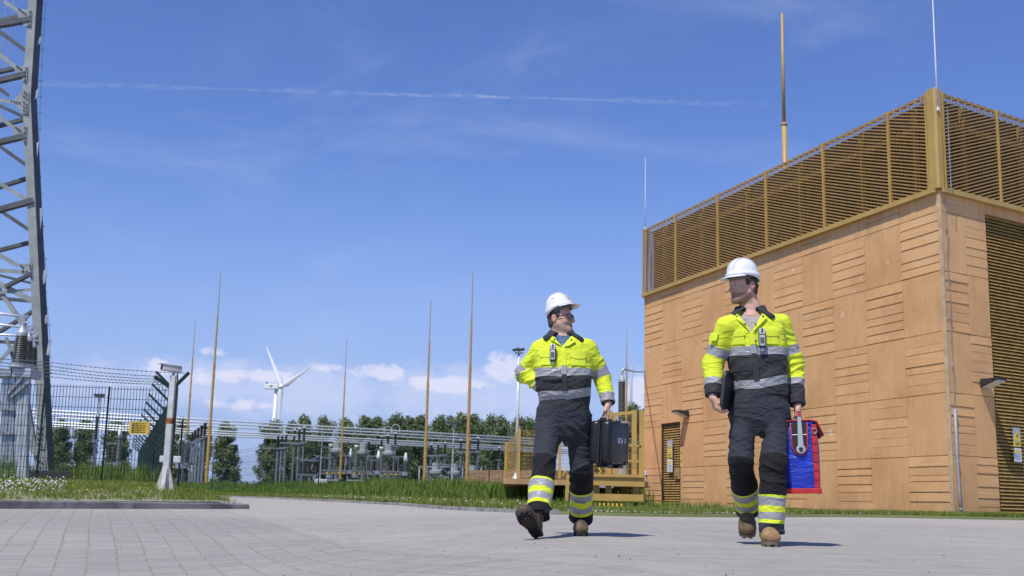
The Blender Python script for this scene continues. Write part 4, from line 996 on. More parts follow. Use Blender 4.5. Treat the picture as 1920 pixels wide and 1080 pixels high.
# notice on the fence
nc_ = at(261.5, 802, 22.25); nb_ = thing('notice_board', 'small yellow notice with dark lines wired to the mesh fence', 'sign', nc_)
mb = MB(); mb.box(nc_, (.385, .006, .24), -.03); mb.build('yellow_plate', mat('notice_ochre', (.66, .45, .05), .6, var=.15, vscale=20), nb_)
mb = MB(); rr = random.Random(4)
for k in range(6):
    z = nc_.z+.085-k*.034; x = -.145
    while x < .13:
        w = rr.uniform(.02, .06); mb.box((nc_.x+x+w/2, nc_.y-.006, z), (w, .002, .014)); x += w+.012
mb.build('printed_line', kblack, nb_)
mb = MB(); mb.box((nc_.x, nc_.y-.001, nc_.z-.125), (.36, .006, .018)); mb.build('pale_edge', whitep, nb_)
# slim fence along the tall grass
ff = thing('mesh_fence', 'thin dark mesh fence standing in the tall grass before the switchgear', 'fence', (-10, 52, FG))
pts = [(340, 792, 26.5), (402, 852, 50), (427, 800, 48), (449, 866, 56), (480, 864, 56), (515, 842, 53), (600, 845, 50), (687, 836, 47), (767, 852, 46), (845, 846, 44.5), (918, 857, 43), (1000, 858, 41.5)]
pts = [p for p in pts if p[0] not in (402, 427, 340)]
pts = [p for p in pts if p[0] not in (449, 480)]; pts = [(400, 862, 60)]+pts
prevp = None
for (px, py, Y) in pts:
    tp = at(px, py, Y); zt_ = min(max(tp.z, 2.0), 2.35)
    mb = MB(); mb.box((tp.x, Y, (zt_+FG)/2-.1), (.045, .045, zt_-FG+.2)); mb.path([(tp.x, Y, zt_-.02), (tp.x+.03, Y, zt_+.1), (tp.x+.12, Y-.1, zt_+.2)], .014, 6); mb.build('post', grn, ff)
    if prevp:
        mb = MB(); mesh_panel(mb, (prevp[0], prevp[1]), (tp.x, Y), FG, FG, min(prevp[2], zt_), zt_, .16, .3, .0045, False)
        for k in range(3): mb.bar((prevp[0], prevp[1], prevp[2]+.1+.08*k), (tp.x, Y, zt_+.1+.08*k), .01)
        mb.build('wire_panel', grn_d, ff)
    prevp = (tp.x, Y, zt_)

# ------------------------------------------------------------------ camera mast on the lawn
mb_ = at(309, 921, 20.6); mt = at(327, 705, 20.6); cm_ = thing('camera_mast', 'white leaning camera mast with rusty band on a concrete foot', 'camera mast', (mb_.x, 20.6, .27))
b0 = Vector((mb_.x, 20.6, .24)); t0 = Vector((mt.x-.02, 20.6, mt.z))
mpaint = mat('mast_paint', (.60, .60, .585), .55, var=.14, vscale=4); rust = mat('rust', (.33, .11, .03), .9, var=.35, vscale=14)
dd = (t0-b0); 
def seg(a_, e_, w, mm, nm): 
    mb = MB(); mb.bar(b0+dd*a_, b0+dd*e_, w, w, up=(0, 1, 0)); mb.build(nm, mm, cm_, bevel=.008)
seg(.0, .595, .105, mpaint, 'pole'); seg(.595, .64, .112, rust, 'rust_band'); seg(.64, 1.0, .095, mpaint, 'pole')
conc = mat('pale_concrete', (.55, .53, .49), .9, var=.15, bump=.004)
mb = MB(); u_ = dd.normalized()
for s_ in (-1, 1):
    mb.prism([b0+Vector((s_*.053, -.03, .5))+u_*.02, b0+Vector((s_*.20, -.03, -.06)), b0+Vector((s_*.053, -.03, -.06))], (0, .06, 0))
mb.prism([b0+Vector((.03, -.053, .5)), b0+Vector((.03, -.21, -.06)), b0+Vector((.03, -.053, -.06))], (-.06, 0, 0))
mb.build('foot', conc, cm_)
mb = MB(); hd = Vector((t0.x, 20.6, t0.z)); mb.tube(hd-UZ*.02, hd+UZ*.06, .03); mb.build('bracket', galv, cm_)
mb = MB(); ax = Vector((-.82, -.57, .07)).normalized(); c = hd+UZ*.12+ax*.04; sx = ax.cross(UZ).normalized(); mb.frame(c, ax*.175, sx*.055, ax.cross(sx)*.05); hs = mb.build('camera_housing', mpaint, cm_, bevel=.012)
mb = MB(); up_ = sx.cross(ax); up_ = up_ if up_.z > 0 else -up_; mb.frame(c+up_*.060+ax*.03, ax*.195, sx*.066, up_*.008); mb.build('sunshield', mpaint, hs)
mb = MB(); mb.frame(c+ax*.178, ax*.004, sx*.045, up_*.04); mb.build('lens_window', kblack, hs)
mb = MB(); z0 = b0.z+.62
for s_, w in ((-.12, .10), (.13, .12)): mb.box((b0.x+.05+s_, 20.6-.02, z0), (w, .06, .11))
mb.build('junction_box', mat('box_white', (.62, .62, .60), .5), cm_, bevel=.006)
for s_ in (.075,):
    mb = MB(); mb.path([b0+dd*f+Vector((s_+.01, .03, 0)) for f in (.02, .3, .6, .9)]+[hd+Vector((.06, .03, .05))], .014, 6); mb.build('cable', dkg, cm_)
gp = at(334, 905, 23); mb = MB(); mb.box((gp.x, 23.0, .95), (.03, .03, 1.5)); o_ = mb.build('fence_post', grn, None, loc=(gp.x, 23, .2)); tag(o_, 'short green post standing just right of the camera mast', 'post')
# ------------------------------------------------------------------ lattice tower at the left edge
pyl = mat('tower_steel', (.30, .325, .31), .6, .1, var=.12, vscale=2.5); pyl_d = mat('tower_steel_shaded', (.10, .11, .112), .65, .1, var=.15, vscale=2.5); bolt_m = mat('bolt_dark', (.06, .06, .06), .6)  # darker copy of the steel, shade painted into side faces and braces
YT = 29.0
def P3(px, py, dy=0.): return at(px, py, YT+dy)
tw = thing('lattice_tower', 'grey steel lattice tower rising out of frame at left', 'tower', (P3(80, 900).x, YT, .2))
legpts = [(85, 940), (50.5, 182), (62.5, -5), (69, -100)]
for (a, b) in zip(legpts, legpts[1:]):
    A_, B_ = P3(*a), P3(*b); A_ = P3(a[0]-9, a[1]); B_ = P3(b[0]-9, b[1]); wd = .215
    mb = MB(); dx = Vector((wd, 0, 0)); bk = Vector((.065, .26, 0))
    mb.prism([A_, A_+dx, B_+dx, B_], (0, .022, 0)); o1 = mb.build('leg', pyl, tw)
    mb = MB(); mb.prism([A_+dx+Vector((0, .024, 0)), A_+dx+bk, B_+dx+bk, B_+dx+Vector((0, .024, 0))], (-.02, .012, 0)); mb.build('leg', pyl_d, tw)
# rear leg, bracing between front leg and the off-frame left leg
for (a, b) in (((92, 925), (57, 182)), ((57, 182), (72, -60))):
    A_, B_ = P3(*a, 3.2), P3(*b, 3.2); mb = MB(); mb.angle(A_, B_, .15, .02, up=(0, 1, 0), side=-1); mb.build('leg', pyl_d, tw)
def ext(x0, y0, x1, y1):  # carry the member on past the frame edge
    f = 2.6; return (x1+(x0-x1)*f*max(1, 40/max(8, abs(x1-x0))), y1+(y0-y1)*f*max(1, 40/max(8, abs(x1-x0))))
MEM = [(0, 48, 49, 39, 1, .16, -.05), (9, 0, 39, 19, 0, .12, .06), (0, 40, 34, 33, 1, .12, 2.5), (0, 66, 47, 102, 1, .11, 2.2), (0, 98, 32, 124, 0, .12, .06), (0, 152, 41, 142, 1, .16, -.05), (0, 136, 27, 130, 1, .13, 2.5),
 (0, 170, 15, 181, 1, .1, 2.2), (0, 185, 28, 190, 0, .1, .07), (0, 202, 41, 223, 1, .09, 2.2), (0, 236, 41, 225, 1, .12, 2.5), (0, 216, 28, 238, 0, .11, .06), (0, 268, 41, 258, 1, .16, -.05), (0, 281, 44, 314, 1, .11, 2.2), (0, 351, 45, 336, 1, .12, 2.5),
 (0, 343, 48, 374, 0, .11, .06), (0, 395, 56, 379, 1, .17, -.05), (0, 401, 50, 436, 1, .11, 2.2), (0, 470, 52, 456, 1, .12, 2.5), (0, 475, 36, 496, 0, .12, .06), (0, 504, 41, 507, 0, .12, .07), (0, 519, 54, 533, 1, .07, 2.2), (10, 540, 52, 515, 1, .11, -.04),
 (0, 530, 56, 560, 0, .16, .06), (0, 546, 56, 540, 0, .09, .07), (0, 562, 56, 567, 1, .10, 2.4), (0, 548, 40, 609, 0, .12, .1), (0, 621, 56, 585, 1, .11, 2.2), (0, 667, 62, 599, 0, .12, .05), (0, 643, 50, 645, 1, .09, 2.3), (12, 632, 28, 676, 0, .07, .2), (0, 760, 66, 850, 0, .16, .05), (52, 740, 68, 890, 0, .10, .1)]
for (x0, y0, x1, y1, dk, w, dy) in MEM:
    xe, ye = ext(x0, y0, x1, y1) if x0 == 0 else (x0, y0)
    x1 += 7 if x1 >= 40 else 0; A_, B_ = P3(xe, ye, dy), P3(x1, y1, dy); mb = MB(); mb.angle(A_, B_, w*.8, .014, up=(0, 1, 0), side=1 if dk else -1); mb.build('brace', pyl_d if dk else pyl, tw)
# gusset plates with bolt rows
def gusset(poly, bolts):
    mb = MB(); mb.prism([P3(x, y, -.03) for x, y in poly], (0, .018, 0)); mb.cur = 1
    for (x, y) in bolts: mb.lathe([(.022, 0), (.022, .025)], P3(x, y, -.031), 6, (0, -1, 0))
    mb.build('gusset_plate', [pyl, bolt_m], tw)
gusset([(33, 16), (59, 19), (58, 48), (46, 49), (33, 33)], [(36, 17), (40, 20), (44, 23), (48, 26), (56, 22), (56, 30), (56, 38), (55, 46)])
gusset([(27, 123), (52, 124), (50, 152), (42, 152), (41, 143), (28, 137)], [(32, 124), (36, 127), (40, 130), (49, 128), (48, 134), (48, 142), (47, 150)])
gusset([(54, 172), (43, 169), (24, 189), (28, 194), (42, 213), (53, 214)], [(46, 173), (50, 177), (45, 181), (50, 185), (22, 190), (27, 191), (32, 192), (37, 193), (45, 192), (50, 196), (45, 200), (50, 203), (45, 207), (50, 210)])
gusset([(26, 236), (50, 237), (49, 267), (41, 266), (40, 256), (26, 255)], [(30, 239), (34, 242), (38, 245), (47, 240), (47, 248), (46, 257), (46, 265)])
gusset([(35, 495), (60, 494), (61, 519), (52, 518), (42, 508)], [(39, 498), (43, 501), (44, 508), (50, 509), (57, 498), (58, 504), (58, 511), (58, 517)])
gusset([(68, 797), (86, 797), (84, 842), (66, 840)], [(72, 802), (80, 803), (72, 812), (79, 813), (71, 822), (79, 823), (71, 832), (78, 833)])
gusset([(69, 860), (84, 860), (86, 892), (72, 888)], [(74, 864), (79, 868), (76, 876), (82, 882)])
# pale plates and step bolts along the far edge
for (x, y, h) in [(70, 78, 16), (65, 178, 20), (65, 285, 36), (72, 412, 44), (80, 520, 30), (83, 600, 20), (88, 655, 26)]:
    mb = MB(); mb.prism([P3(x-2, y+h/2, .15), P3(x+4, y+h/2-4, .15), P3(x+8, y-h/2-2, .15), P3(x+2, y-h/2+2, .15)], (0, .02, 0)); mb.build('splice_plate', galv_p, tw)
sb = [(85, 7), (82, 36), (81, 65), (79, 93), (78, 123), (76, 152), (75, 182), (74, 212), (74, 241), (72, 272), (73, 302), (74, 333), (76, 364), (77, 395), (80, 425), (79, 456), (84, 486), (85, 518), (85, 549), (87, 579), (91, 609), (93, 639), (92, 670), (94, 701)]
mb = MB(); mb.path([P3(x+1, y, .4) for x, y in sb], .006, 5); mb.build('fall_arrest_wire', galv, tw)
for (x, y) in sb:
    mb = MB(); p = P3(x+3, y, .4); q_ = P3(x-11, y+1, .3); mb.path([q_, p, p+UZ*.035], .009, 6); mb.build('step_bolt', galv, tw)
for (x0, y0, x1, y1) in ((15, -10, -2, 140), (28, -10, 2, 240), (3, -10, -8, 60)):
    mb = MB(); mb.path([P3(x0, y0, 4), P3(x1, y1, 4)], .014, 6); mb.build('hanger_cable', galv, tw)
mb = MB(); p = P3(102, 896, -.6); mb.box((p.x, YT-.6, .50), (1.15, .8, .52)); mb.build('footing', mat('dark_footing', (.035, .036, .04), .85), tw, bevel=.02)

# ------------------------------------------------------------------ cable sealing end on its steel stand
YS = 25.0
se_m = mat('sealing_end_grey', (.10, .094, .085), .4, var=.12)
def sealing_end(px, ytop, yrib0, yrib1, ybase, Y, r, label):
    tp = at(px, ytop, Y); z0, z1, zb_ = at(px, yrib1, Y).z, at(px, yrib0, Y).z, at(px, ybase, Y).z; x = tp.x
    root = thing('cable_sealing_end', label, 'cable termination', (x, Y, zb_), 'ribbed cable sealing ends by the tower')
    mb = MB(); mb.lathe([(r*1.25, zb_), (r*1.25, zb_+.05), (r*.95, zb_+.06), (r*.95, z0)], (x, Y, 0), 16); mb.build('base_flange', galv_p, root)
    mb = MB(); pf = []; n = 15; h = (z1-z0)/n
    for k in range(n):
        rr_ = r*(1.05-.25*k/n); pf += [(rr_*.8, z0+h*k), (rr_*.8, z0+h*(k+.5)), (rr_, z0+h*(k+.6)), (rr_*.97, z0+h*(k+.8))]
    mb.lathe(pf, (x, Y, 0), 18); mb.build('insulator', se_m, root)
    mb = MB(); mb.lathe([(r*.72, z1), (r*.72, z1+.07), (r*.5, z1+.12), (r*.34, z1+.2), (r*.30, tp.z-.18)], (x, Y, 0), 14); mb.build('metal_cap', galv_p, root, auto=.6)
    mb = MB(); mb.box((x, Y, tp.z-.12), (.12, .1, .14)); mb.box((x, Y, tp.z-.02), (.2, .06, .07)); mb.tube((x-.09, Y-.03, tp.z-.15), (x+.12, Y-.03, tp.z-.15), .02); mb.build('terminal_clamp', galv, root)
sealing_end(45, 592, 630, 681, 690, YS, .165, 'nearest ribbed grey-brown sealing end on the steel stand at left')
sealing_end(56, 612, 640, 683, 690, YS+2.2, .145, 'second ribbed sealing end, half hidden behind the nearest one')
sealing_end(64, 628, 652, 686, 692, YS+4.0, .13, 'third, farthest ribbed sealing end touching the tower leg')
st = thing('steel_stand', 'grey steel stand of channel legs under the ribbed sealing ends', 'steel stand', (at(45, 900, YS).x, YS, .2))
def sb_box(px0, px1, py0, py1, Y, dep, nm, mm): 
    a_, b_ = at(px0, py1, Y), at(px1, py0, Y); mb = MB(); mb.box(((a_.x+b_.x)/2, Y+dep/2, (a_.z+b_.z)/2), (abs(b_.x-a_.x), dep, abs(b_.z-a_.z))); mb.build(nm, mm, st, bevel=.006)
sb_box(22, 58, 691, 706, YS-.1, .6, 'beam', galv_p); sb_box(-60, 21, 690, 704, YS-.1, .5, 'beam', galv)
for (x0, x1) in ((1, 14), (15, 25), (27, 39), (40, 50)):
    a_, b_ = at(x0-2, 925, YS), at(x0+3, 707, YS); a2 = at(x1-2, 925, YS); b2 = at(x1+3, 707, YS)
    mb = MB(); mb.prism([(a_.x, YS, .1), (a2.x, YS, .1), (b2.x, YS, b2.z), (b_.x, YS, b_.z)], (0, .16, 0)); mb.build('leg', galv_p if x0 in (27, 40) else galv, st)
for (a_, b_) in (((12, 742), (42, 708)), ((20, 745), (55, 715)), ((2, 765), (26, 768)), ((0, 812), (26, 812)), ((0, 865), (24, 866))):
    mb = MB(); mb.bar(at(*a_, YS-.05), at(*b_, YS-.05), .05, .05); mb.build('brace', galv, st)
sb_box(33, 42, 716, 730, YS+.1, .2, 'cable_gland', blk)
# round pale busbars coming in from the left
fb = thing('tower_busbar', 'three pale tubes running in from the left to the sealing ends', 'busbar', at(0, 600, YS))
for (a_, b_, Y) in (((-60, 580), (45, 594), YS), ((-60, 602), (55, 615), YS+2.2), ((-60, 624), (64, 631), YS+4)):
    mb = MB(); mb.tube(at(*a_, Y), at(*b_, Y), .028, n=8); mb.build('tube', alu, fb, smooth=True)

# ------------------------------------------------------------------ ochre platform beside the building
YP = 24.0
pf_ = thing('cable_platform', 'raised ochre steel platform with a timber-coloured deck and mesh railings', 'platform', at(1080, 930, YP))
deckm = mat('deck_concrete', (.50, .31, .16), .85, var=.12, vscale=3, bump=.003)
def pbar(a_, b_, Y, w, nm='rail', mm=None, h=None, Yb=None):
    mb = MB(); mb.bar(at(*a_, Y), at(*b_, Yb or Y), w, h or w); return mb.build(nm, mm or ochre, pf_)
zd = at(946, 897, YP+3.2).z; zl_ = at(946, 907, YP+3.2).z
dl, dr_ = at(944, 900, YP+3.2), at(1212, 900, YP+3.2)
mb = MB(); xl, xr = dl.x, at(1207, 900, YP+5).x
mb.prism([(xl, YP+3.2, zl_), (xr, YP+3.2, zl_), (xr, YP+11, zl_), (xl, YP+11, zl_)], (0, 0, zd-zl_)); mb.build('deck', deckm, pf_)
mb = MB(); 
for x in (1004, 1086, 1170): p = at(x, 910, YP+4.5); mb.box((p.x, YP+4.5, zl_-.35), (.16, .16, .7))
mb.build('deck_support', mat('ochre_metal_dull', (.34, .21, .06), .6), pf_)
# railing posts and mesh fields on the deck
RP = [(972, 802, 897), (1049, 798, 897), (1088, 797, 897), (1137, 770, 897)]
Yr = YP+3.5
for (x, y0, y1) in RP:
    A_, B_ = at(x, y1, Yr), at(x, y0, Yr); mb = MB(); mb.bar(A_, Vector((A_.x, Yr, B_.z)), .06, .06); mb.build('railing_post', ochre, pf_)
ywire = mat('ochre_wire', (.48, .32, .09), .5)
for (xa, xb, y0, y1) in ((972, 1049, 808, 893), (1049, 1137, 808, 893)):
    A_, B_ = at(xa, y1, Yr), at(xb, y0, Yr); mb = MB(); n = int((B_.x-A_.x)/.032); m_ = int((B_.z-A_.z)/.09)
    for k in range(n+1): x = A_.x+(B_.x-A_.x)*k/n; mb.bar((x, Yr+.05, A_.z), (x, Yr+.05, B_.z), .005)
    for k in range(m_+1): z = A_.z+(B_.z-A_.z)*k/m_; mb.bar((A_.x, Yr+.05, z), (B_.x, Yr+.05, z), .006)
    mb.build('mesh_field', ywire, pf_)
Y5 = YP+4.5
for (xa, xb, y0, y1) in ((948, 972, 810, 893), ):
    A_, B_ = at(xa, y1, YP+9), at(xb, y0, Yr); mb = MB()
    for k in range(26): f = k/25; mb.bar((A_.x+(B_.x-A_.x)*f, YP+9+(Yr-YP-9)*f, zd), (A_.x+(B_.x-A_.x)*f, YP+9+(Yr-YP-9)*f, B_.z), .006)
    for k in range(13): f = k/12; z = zd+(B_.z-zd)*f; mb.bar((A_.x, YP+9, z), (B_.x, Yr, z), .01)
    mb.build('mesh_field', ywire, pf_)
    mb = MB(); mb.bar((A_.x, YP+9, zd), (A_.x, YP+9, B_.z+.05), .08); mb.build('railing_post', ochre, pf_)
# right part: stair landing with beams and heavy frame
for (a_, b_, w, h) in (((1098, 901), (1208, 905), .12, .17), ((1098, 932), (1206, 934), .12, .14)):
    pbar(a_, b_, YP, w, 'beam', None, h)
for x in (1118, 1141, 1192): pbar((x, 890), (x, 938), YP+.3, .12, 'column')
mb = MB(); A_ = at(1098, 893, YP); B_ = at(1208, 896, YP); mb.box(((A_.x+B_.x)/2, YP+.6, A_.z+.02), (B_.x-A_.x, 1.4, .05)); mb.build('landing', ochre, pf_)
for (x, y0) in ((1144, 770), (1150, 782), (1189, 769), (1203, 770)): pbar((x, 893), (x, y0), YP+.8, .10, 'railing_post')
for y in (778, ): pbar((1144, y), (1189, y-5), YP+.8, .07, 'rail')
for (x, y0) in ((1160, 832), (1200, 836)): pbar((x, 893), (x, y0), YP, .05, 'railing_post')
pbar((1160, 833), (1203, 837), YP, .05); pbar((1160, 862), (1203, 866), YP, .045); pbar((1098, 833), (1160, 834), YP+.4, .045)
for (xa, xb, y0, y1, Y) in ((1162, 1200, 836, 890, YP), (1150, 1203, 782, 890, YP+.85)):
    A_, B_ = at(xa, y1, Y), at(xb, y0, Y); mb = MB(); n = 9; m_ = int((B_.z-A_.z)/.14)
    for k in range(n+1): x = A_.x+(B_.x-A_.x)*k/n; mb.bar((x, Y+.05, A_.z), (x, Y+.05, B_.z), .007)
    for k in range(m_+1): z = A_.z+(B_.z-A_.z)*k/m_; mb.bar((A_.x, Y+.05, z), (B_.x, Y+.05, z), .009)
    mb.build('mesh_field', ywire, pf_)
pbar((1062, 940), (1065, 890), YP-.3, .07, 'column'); pbar((1098, 925), (1125, 890), YP+1.2, .06, 'brace', galv_p); pbar((1100, 910), (1150, 912), YP+2, .07, 'pipe', galv_p)
# toggles of yellow strap on the mesh
for x in (1055, 1122): 
    mb = MB(); p = at(x, 884, Yr-.06); mb.path([p+UZ*.1, p+Vector((.05, -.02, 0)), p-UZ*.1], .016, 6); mb.build('strap', ymark, pf_)
# hazard tape on the ground
tpz = at(1125, 945, YP-2); mb = MB(); hz1, hz2 = MB(), MB(); A_, B_ = hit(1108, 948), hit(1168, 951); A_ = at(1110, 945.5, 20.5); B_ = at(1167, 947.5, 20.5)
for k in range(14):
    p, r_ = A_.lerp(B_, k/14), A_.lerp(B_, (k+1)/14); (hz1 if k % 2 else hz2).bar(p, r_, .03, .06)
tpo = thing('hazard_tape', 'yellow and black striped tape lying low in front of the platform', 'tape', A_); hz1.build('yellow_stripe', ymark, tpo); hz2.build('black_stripe', kblack, tpo)
# big bushing and its cable
Yb_ = 26.0; tpb = at(1166, 713, Yb_); bx = tpb.x; zr0, zr1 = at(1166, 790, Yb_).z, at(1166, 716, Yb_).z
bs_ = thing('cable_bushing', 'big dark grey ribbed bushing with a metal cap on the ochre platform', 'bushing', (bx, Yb_, zd))
mb = MB(); mb.tube((bx, Yb_, zd), (bx, Yb_, zr0), .13, n=12); mb.lathe([(.2, 0), (.2, .04)], (bx, Yb_, zr0-.05), 14); mb.build('pedestal', galv_p, bs_)
mb = MB(); pf2 = []; n = 24; h = (zr1-zr0)/n
for k in range(n): pf2 += [(.073, zr0+h*k), (.073, zr0+h*(k+.45)), (.084, zr0+h*(k+.6)), (.081, zr0+h*(k+.8))]
mb.lathe(pf2, (bx, Yb_, 0), 18); mb.build('insulator', mat('bushing_grey', (.075, .076, .074), .5, var=.1), bs_)
mb = MB(); mb.lathe([(.078, zr1), (.078, zr1+.05), (.06, zr1+.06), (.05, zr1+.11), (.03, zr1+.13), (.022, zr1+.2)], (bx, Yb_, 0), 14); mb.build('metal_cap', galv_p, bs_)
mb = MB(); zc_ = zr1+.2; mb.path([(bx, Yb_, zc_-.02), (bx+.01, Yb_, zc_+.06), (bx+.05, Yb_, zc_+.09)], .032, 8); mb.build('terminal', galv_p, bs_)
e_ = FAR1+N1*.02+UZ*at(1209, 697, 31.6).z; mb = MB(); pts = [Vector((bx+.04, Yb_, zc_+.09)).lerp(e_, f)-UZ*.03*math.sin(math.pi*f) for f in np.linspace(0, 1, 9)]; mb.path(pts, .016, 6)
mb.build('cable', mat('cable_grey', (.17, .18, .19), .6), bs_)
# silver lamp post on the deck
Yl_ = YP+4.0; lp = at(968, 893, Yl_); lt = at(972, 662, Yl_)
lr = thing('lamp_post', 'silver lamp post with two small floodlights standing on the platform deck', 'lamp post', (lp.x, Yl_, zd))
mb = MB(); mb.lathe([(.11, 0), (.11, .02), (.06, .1), (.045, .16)], (lp.x, Yl_, zd), 12); mb.build('base', galv_p, lr, auto=.5)
mb = MB(); mb.tube((lp.x, Yl_, zd+.15), (lp.x, Yl_, lt.z), .042, .03, 12); mb.build('pole', alu, lr, smooth=True)
mb = MB(); mb.bar((lp.x-.1, Yl_, lt.z), (lp.x+.1, Yl_, lt.z), .035); mb.build('bracket', galv_p, lr)
for sx_, az in ((-.07, .5), (.05, -.4)):
    mb = MB(); c = Vector((lp.x+sx_, Yl_-.05, lt.z+.075)); mb.frame(c, Vector((.075, .02, .02)), Vector((-.01, .05, 0)), Vector((-.008, 0, .03))); mb.build('floodlight', dkg, lr, bevel=.006)
# ------------------------------------------------------------------ the two walking men
def hash3(i, j, k, s):
    n = (i*374761393+j*668265263+k*2147483647+s*1274126177) & 0x7fffffff
    n = ((n ^ (n >> 13))*1274126177) & 0x7fffffff
    return ((n ^ (n >> 16)) & 0xffff)/65535.
def vnoise(P, s=0):
    P = np.asarray(P, dtype=np.float64); I = np.floor(P).astype(np.int64); f = P-I; f = f*f*(3-2*f); o = 0
    for a in (0, 1):
        for b in (0, 1):
            for c in (0, 1):
                w = (f[:, 0] if a else 1-f[:, 0])*(f[:, 1] if b else 1-f[:, 1])*(f[:, 2] if c else 1-f[:, 2])
                o = o+w*hash3(I[:, 0]+a, I[:, 1]+b, I[:, 2]+c, s)
    return o
def ridge(P, s=0): return 1-np.abs(2*vnoise(P, s)-1)
V3 = lambda v: np.array([v[0], v[1], v[2]], dtype=np.float64)
class SDF:
    """distance field on a grid; primitives are blended in and the surface is taken out as one closed mesh"""
    def __init__(s, lo, hi, h):
        s.lo = V3(lo); s.h = h; s.n = np.ceil((V3(hi)-s.lo)/h).astype(int)+1; s.d = np.full(s.n, .5, dtype=np.float32)
    def sl(s, lo, hi):
        a = np.clip(np.floor((lo-s.lo)/s.h).astype(int), 0, s.n-1); b = np.clip(np.ceil((hi-s.lo)/s.h).astype(int)+1, 1, s.n)
        g = [s.lo[i]+s.h*np.arange(a[i], b[i]) for i in range(3)]
        return (slice(a[0], b[0]), slice(a[1], b[1]), slice(a[2], b[2])), np.stack(np.meshgrid(*g, indexing='ij'), -1)
    def op(s, fn, lo, hi, k=.015, mode='u', mg=.05):
        q, P = s.sl(V3(lo)-mg-k, V3(hi)+mg+k)
        if P.size == 0: return s
        e = fn(P).astype(np.float32); c = s.d[q]
        if mode == 'u':
            h = np.clip(.5+.5*(c-e)/max(k, 1e-5), 0, 1); s.d[q] = c*(1-h)+e*h-k*h*(1-h)
        else:
            e = -e; h = np.clip(.5-.5*(c-e)/max(k, 1e-5), 0, 1); s.d[q] = c*(1-h)+e*h+k*h*(1-h)
        return s
    def cone(s, a, b, ra, rb, k=.015, cap=(0, 0), flat=None, mode='u'):
        f = lambda P: cone_d(P, a, b, ra, rb, cap, flat); r = max(ra, rb)*(1 if flat is None else max(1, 1/flat[1]))
        return s.op(f, np.minimum(V3(a), V3(b))-r, np.maximum(V3(a), V3(b))+r, k, mode)
    def ell(s, c, A, r, k=.012, mode='u'):
        c = V3(c); A = np.array([V3(x) for x in A]); r = np.array(r)
        def f(P):
            q = (P-c)@A.T; k0 = np.sqrt(((q/r)**2).sum(-1)); k1 = np.sqrt(((q/r**2)**2).sum(-1))+1e-9
            return k0*(k0-1)/k1
        m = r.max(); return s.op(f, c-m, c+m, k, mode)
    def mesh(s):
        d = s.d; n = d.shape; ins = d < 0
        c8 = [ins[a:n[0]-1+a, b:n[1]-1+b, c:n[2]-1+c] for a in (0, 1) for b in (0, 1) for c in (0, 1)]
        cnt = sum(x.astype(np.int8) for x in c8); I = np.argwhere((cnt > 0) & (cnt < 8))
        idx = -np.ones((n[0]-1, n[1]-1, n[2]-1), dtype=np.int64); idx[I[:, 0], I[:, 1], I[:, 2]] = np.arange(len(I))
        acc = np.zeros((len(I), 3)); w = np.zeros(len(I)); off = np.array([(a, b, c) for a in (0, 1) for b in (0, 1) for c in (0, 1)])
        val = np.stack([d[I[:, 0]+o[0], I[:, 1]+o[1], I[:, 2]+o[2]] for o in off], 1)
        for i in range(8):
            for j in range(i+1, 8):
                if np.abs(off[i]-off[j]).sum() != 1: continue
                va, vb = val[:, i], val[:, j]; m = (va < 0) != (vb < 0); t_ = np.where(m, va/np.where(m, va-vb, 1), 0)
                acc += np.where(m[:, None], off[i]+t_[:, None]*(off[j]-off[i]), 0); w += m
        V = s.lo+s.h*(I+acc/w[:, None]); F = []
        for ax in range(3):
            o1, o2 = [(1, 2), (2, 0), (0, 1)][ax]; A = np.take(ins, range(n[ax]-1), ax); B = np.take(ins, range(1, n[ax]), ax)
            E = np.argwhere(A != B); E = E[(E[:, o1] > 0) & (E[:, o2] > 0) & (E[:, o1] < n[o1]-1) & (E[:, o2] < n[o2]-1)]
            fl = A[E[:, 0], E[:, 1], E[:, 2]]; g = lambda a, b: (lambda Q: idx[Q[:, 0], Q[:, 1], Q[:, 2]])(E-np.eye(3, dtype=int)[o1]*a-np.eye(3, dtype=int)[o2]*b)
            q = np.stack([g(1, 1), g(0, 1), g(0, 0), g(1, 0)], 1); q[~fl] = q[~fl][:, ::-1]; F.append(q)
        F = np.concatenate(F); return V, F[(F >= 0).all(1)]
def cone_d(P, a, b, ra, rb, cap=(0, 0), flat=None):
    a, b = V3(a), V3(b); d = b-a; L2 = d@d; L = math.sqrt(L2); v = P-a; t_ = (v@d)/L2; tc = np.clip(t_, 0, 1)
    u = v-tc[..., None]*d
    if flat is not None:
        nx = V3(flat[0]); nx = nx/np.linalg.norm(nx); u = u+(u@nx)[..., None]*nx*(flat[1]-1)
    e = np.sqrt((u*u).sum(-1))-(ra+(rb-ra)*tc)
    if cap[0]: e = np.maximum(e, -t_*L)
    if cap[1]: e = np.maximum(e, (t_-1)*L)
    return e
def smin(a, b, k):
    h = np.clip(.5+.5*(b-a)/k, 0, 1); return b*(1-h)+a*h-k*h*(1-h)
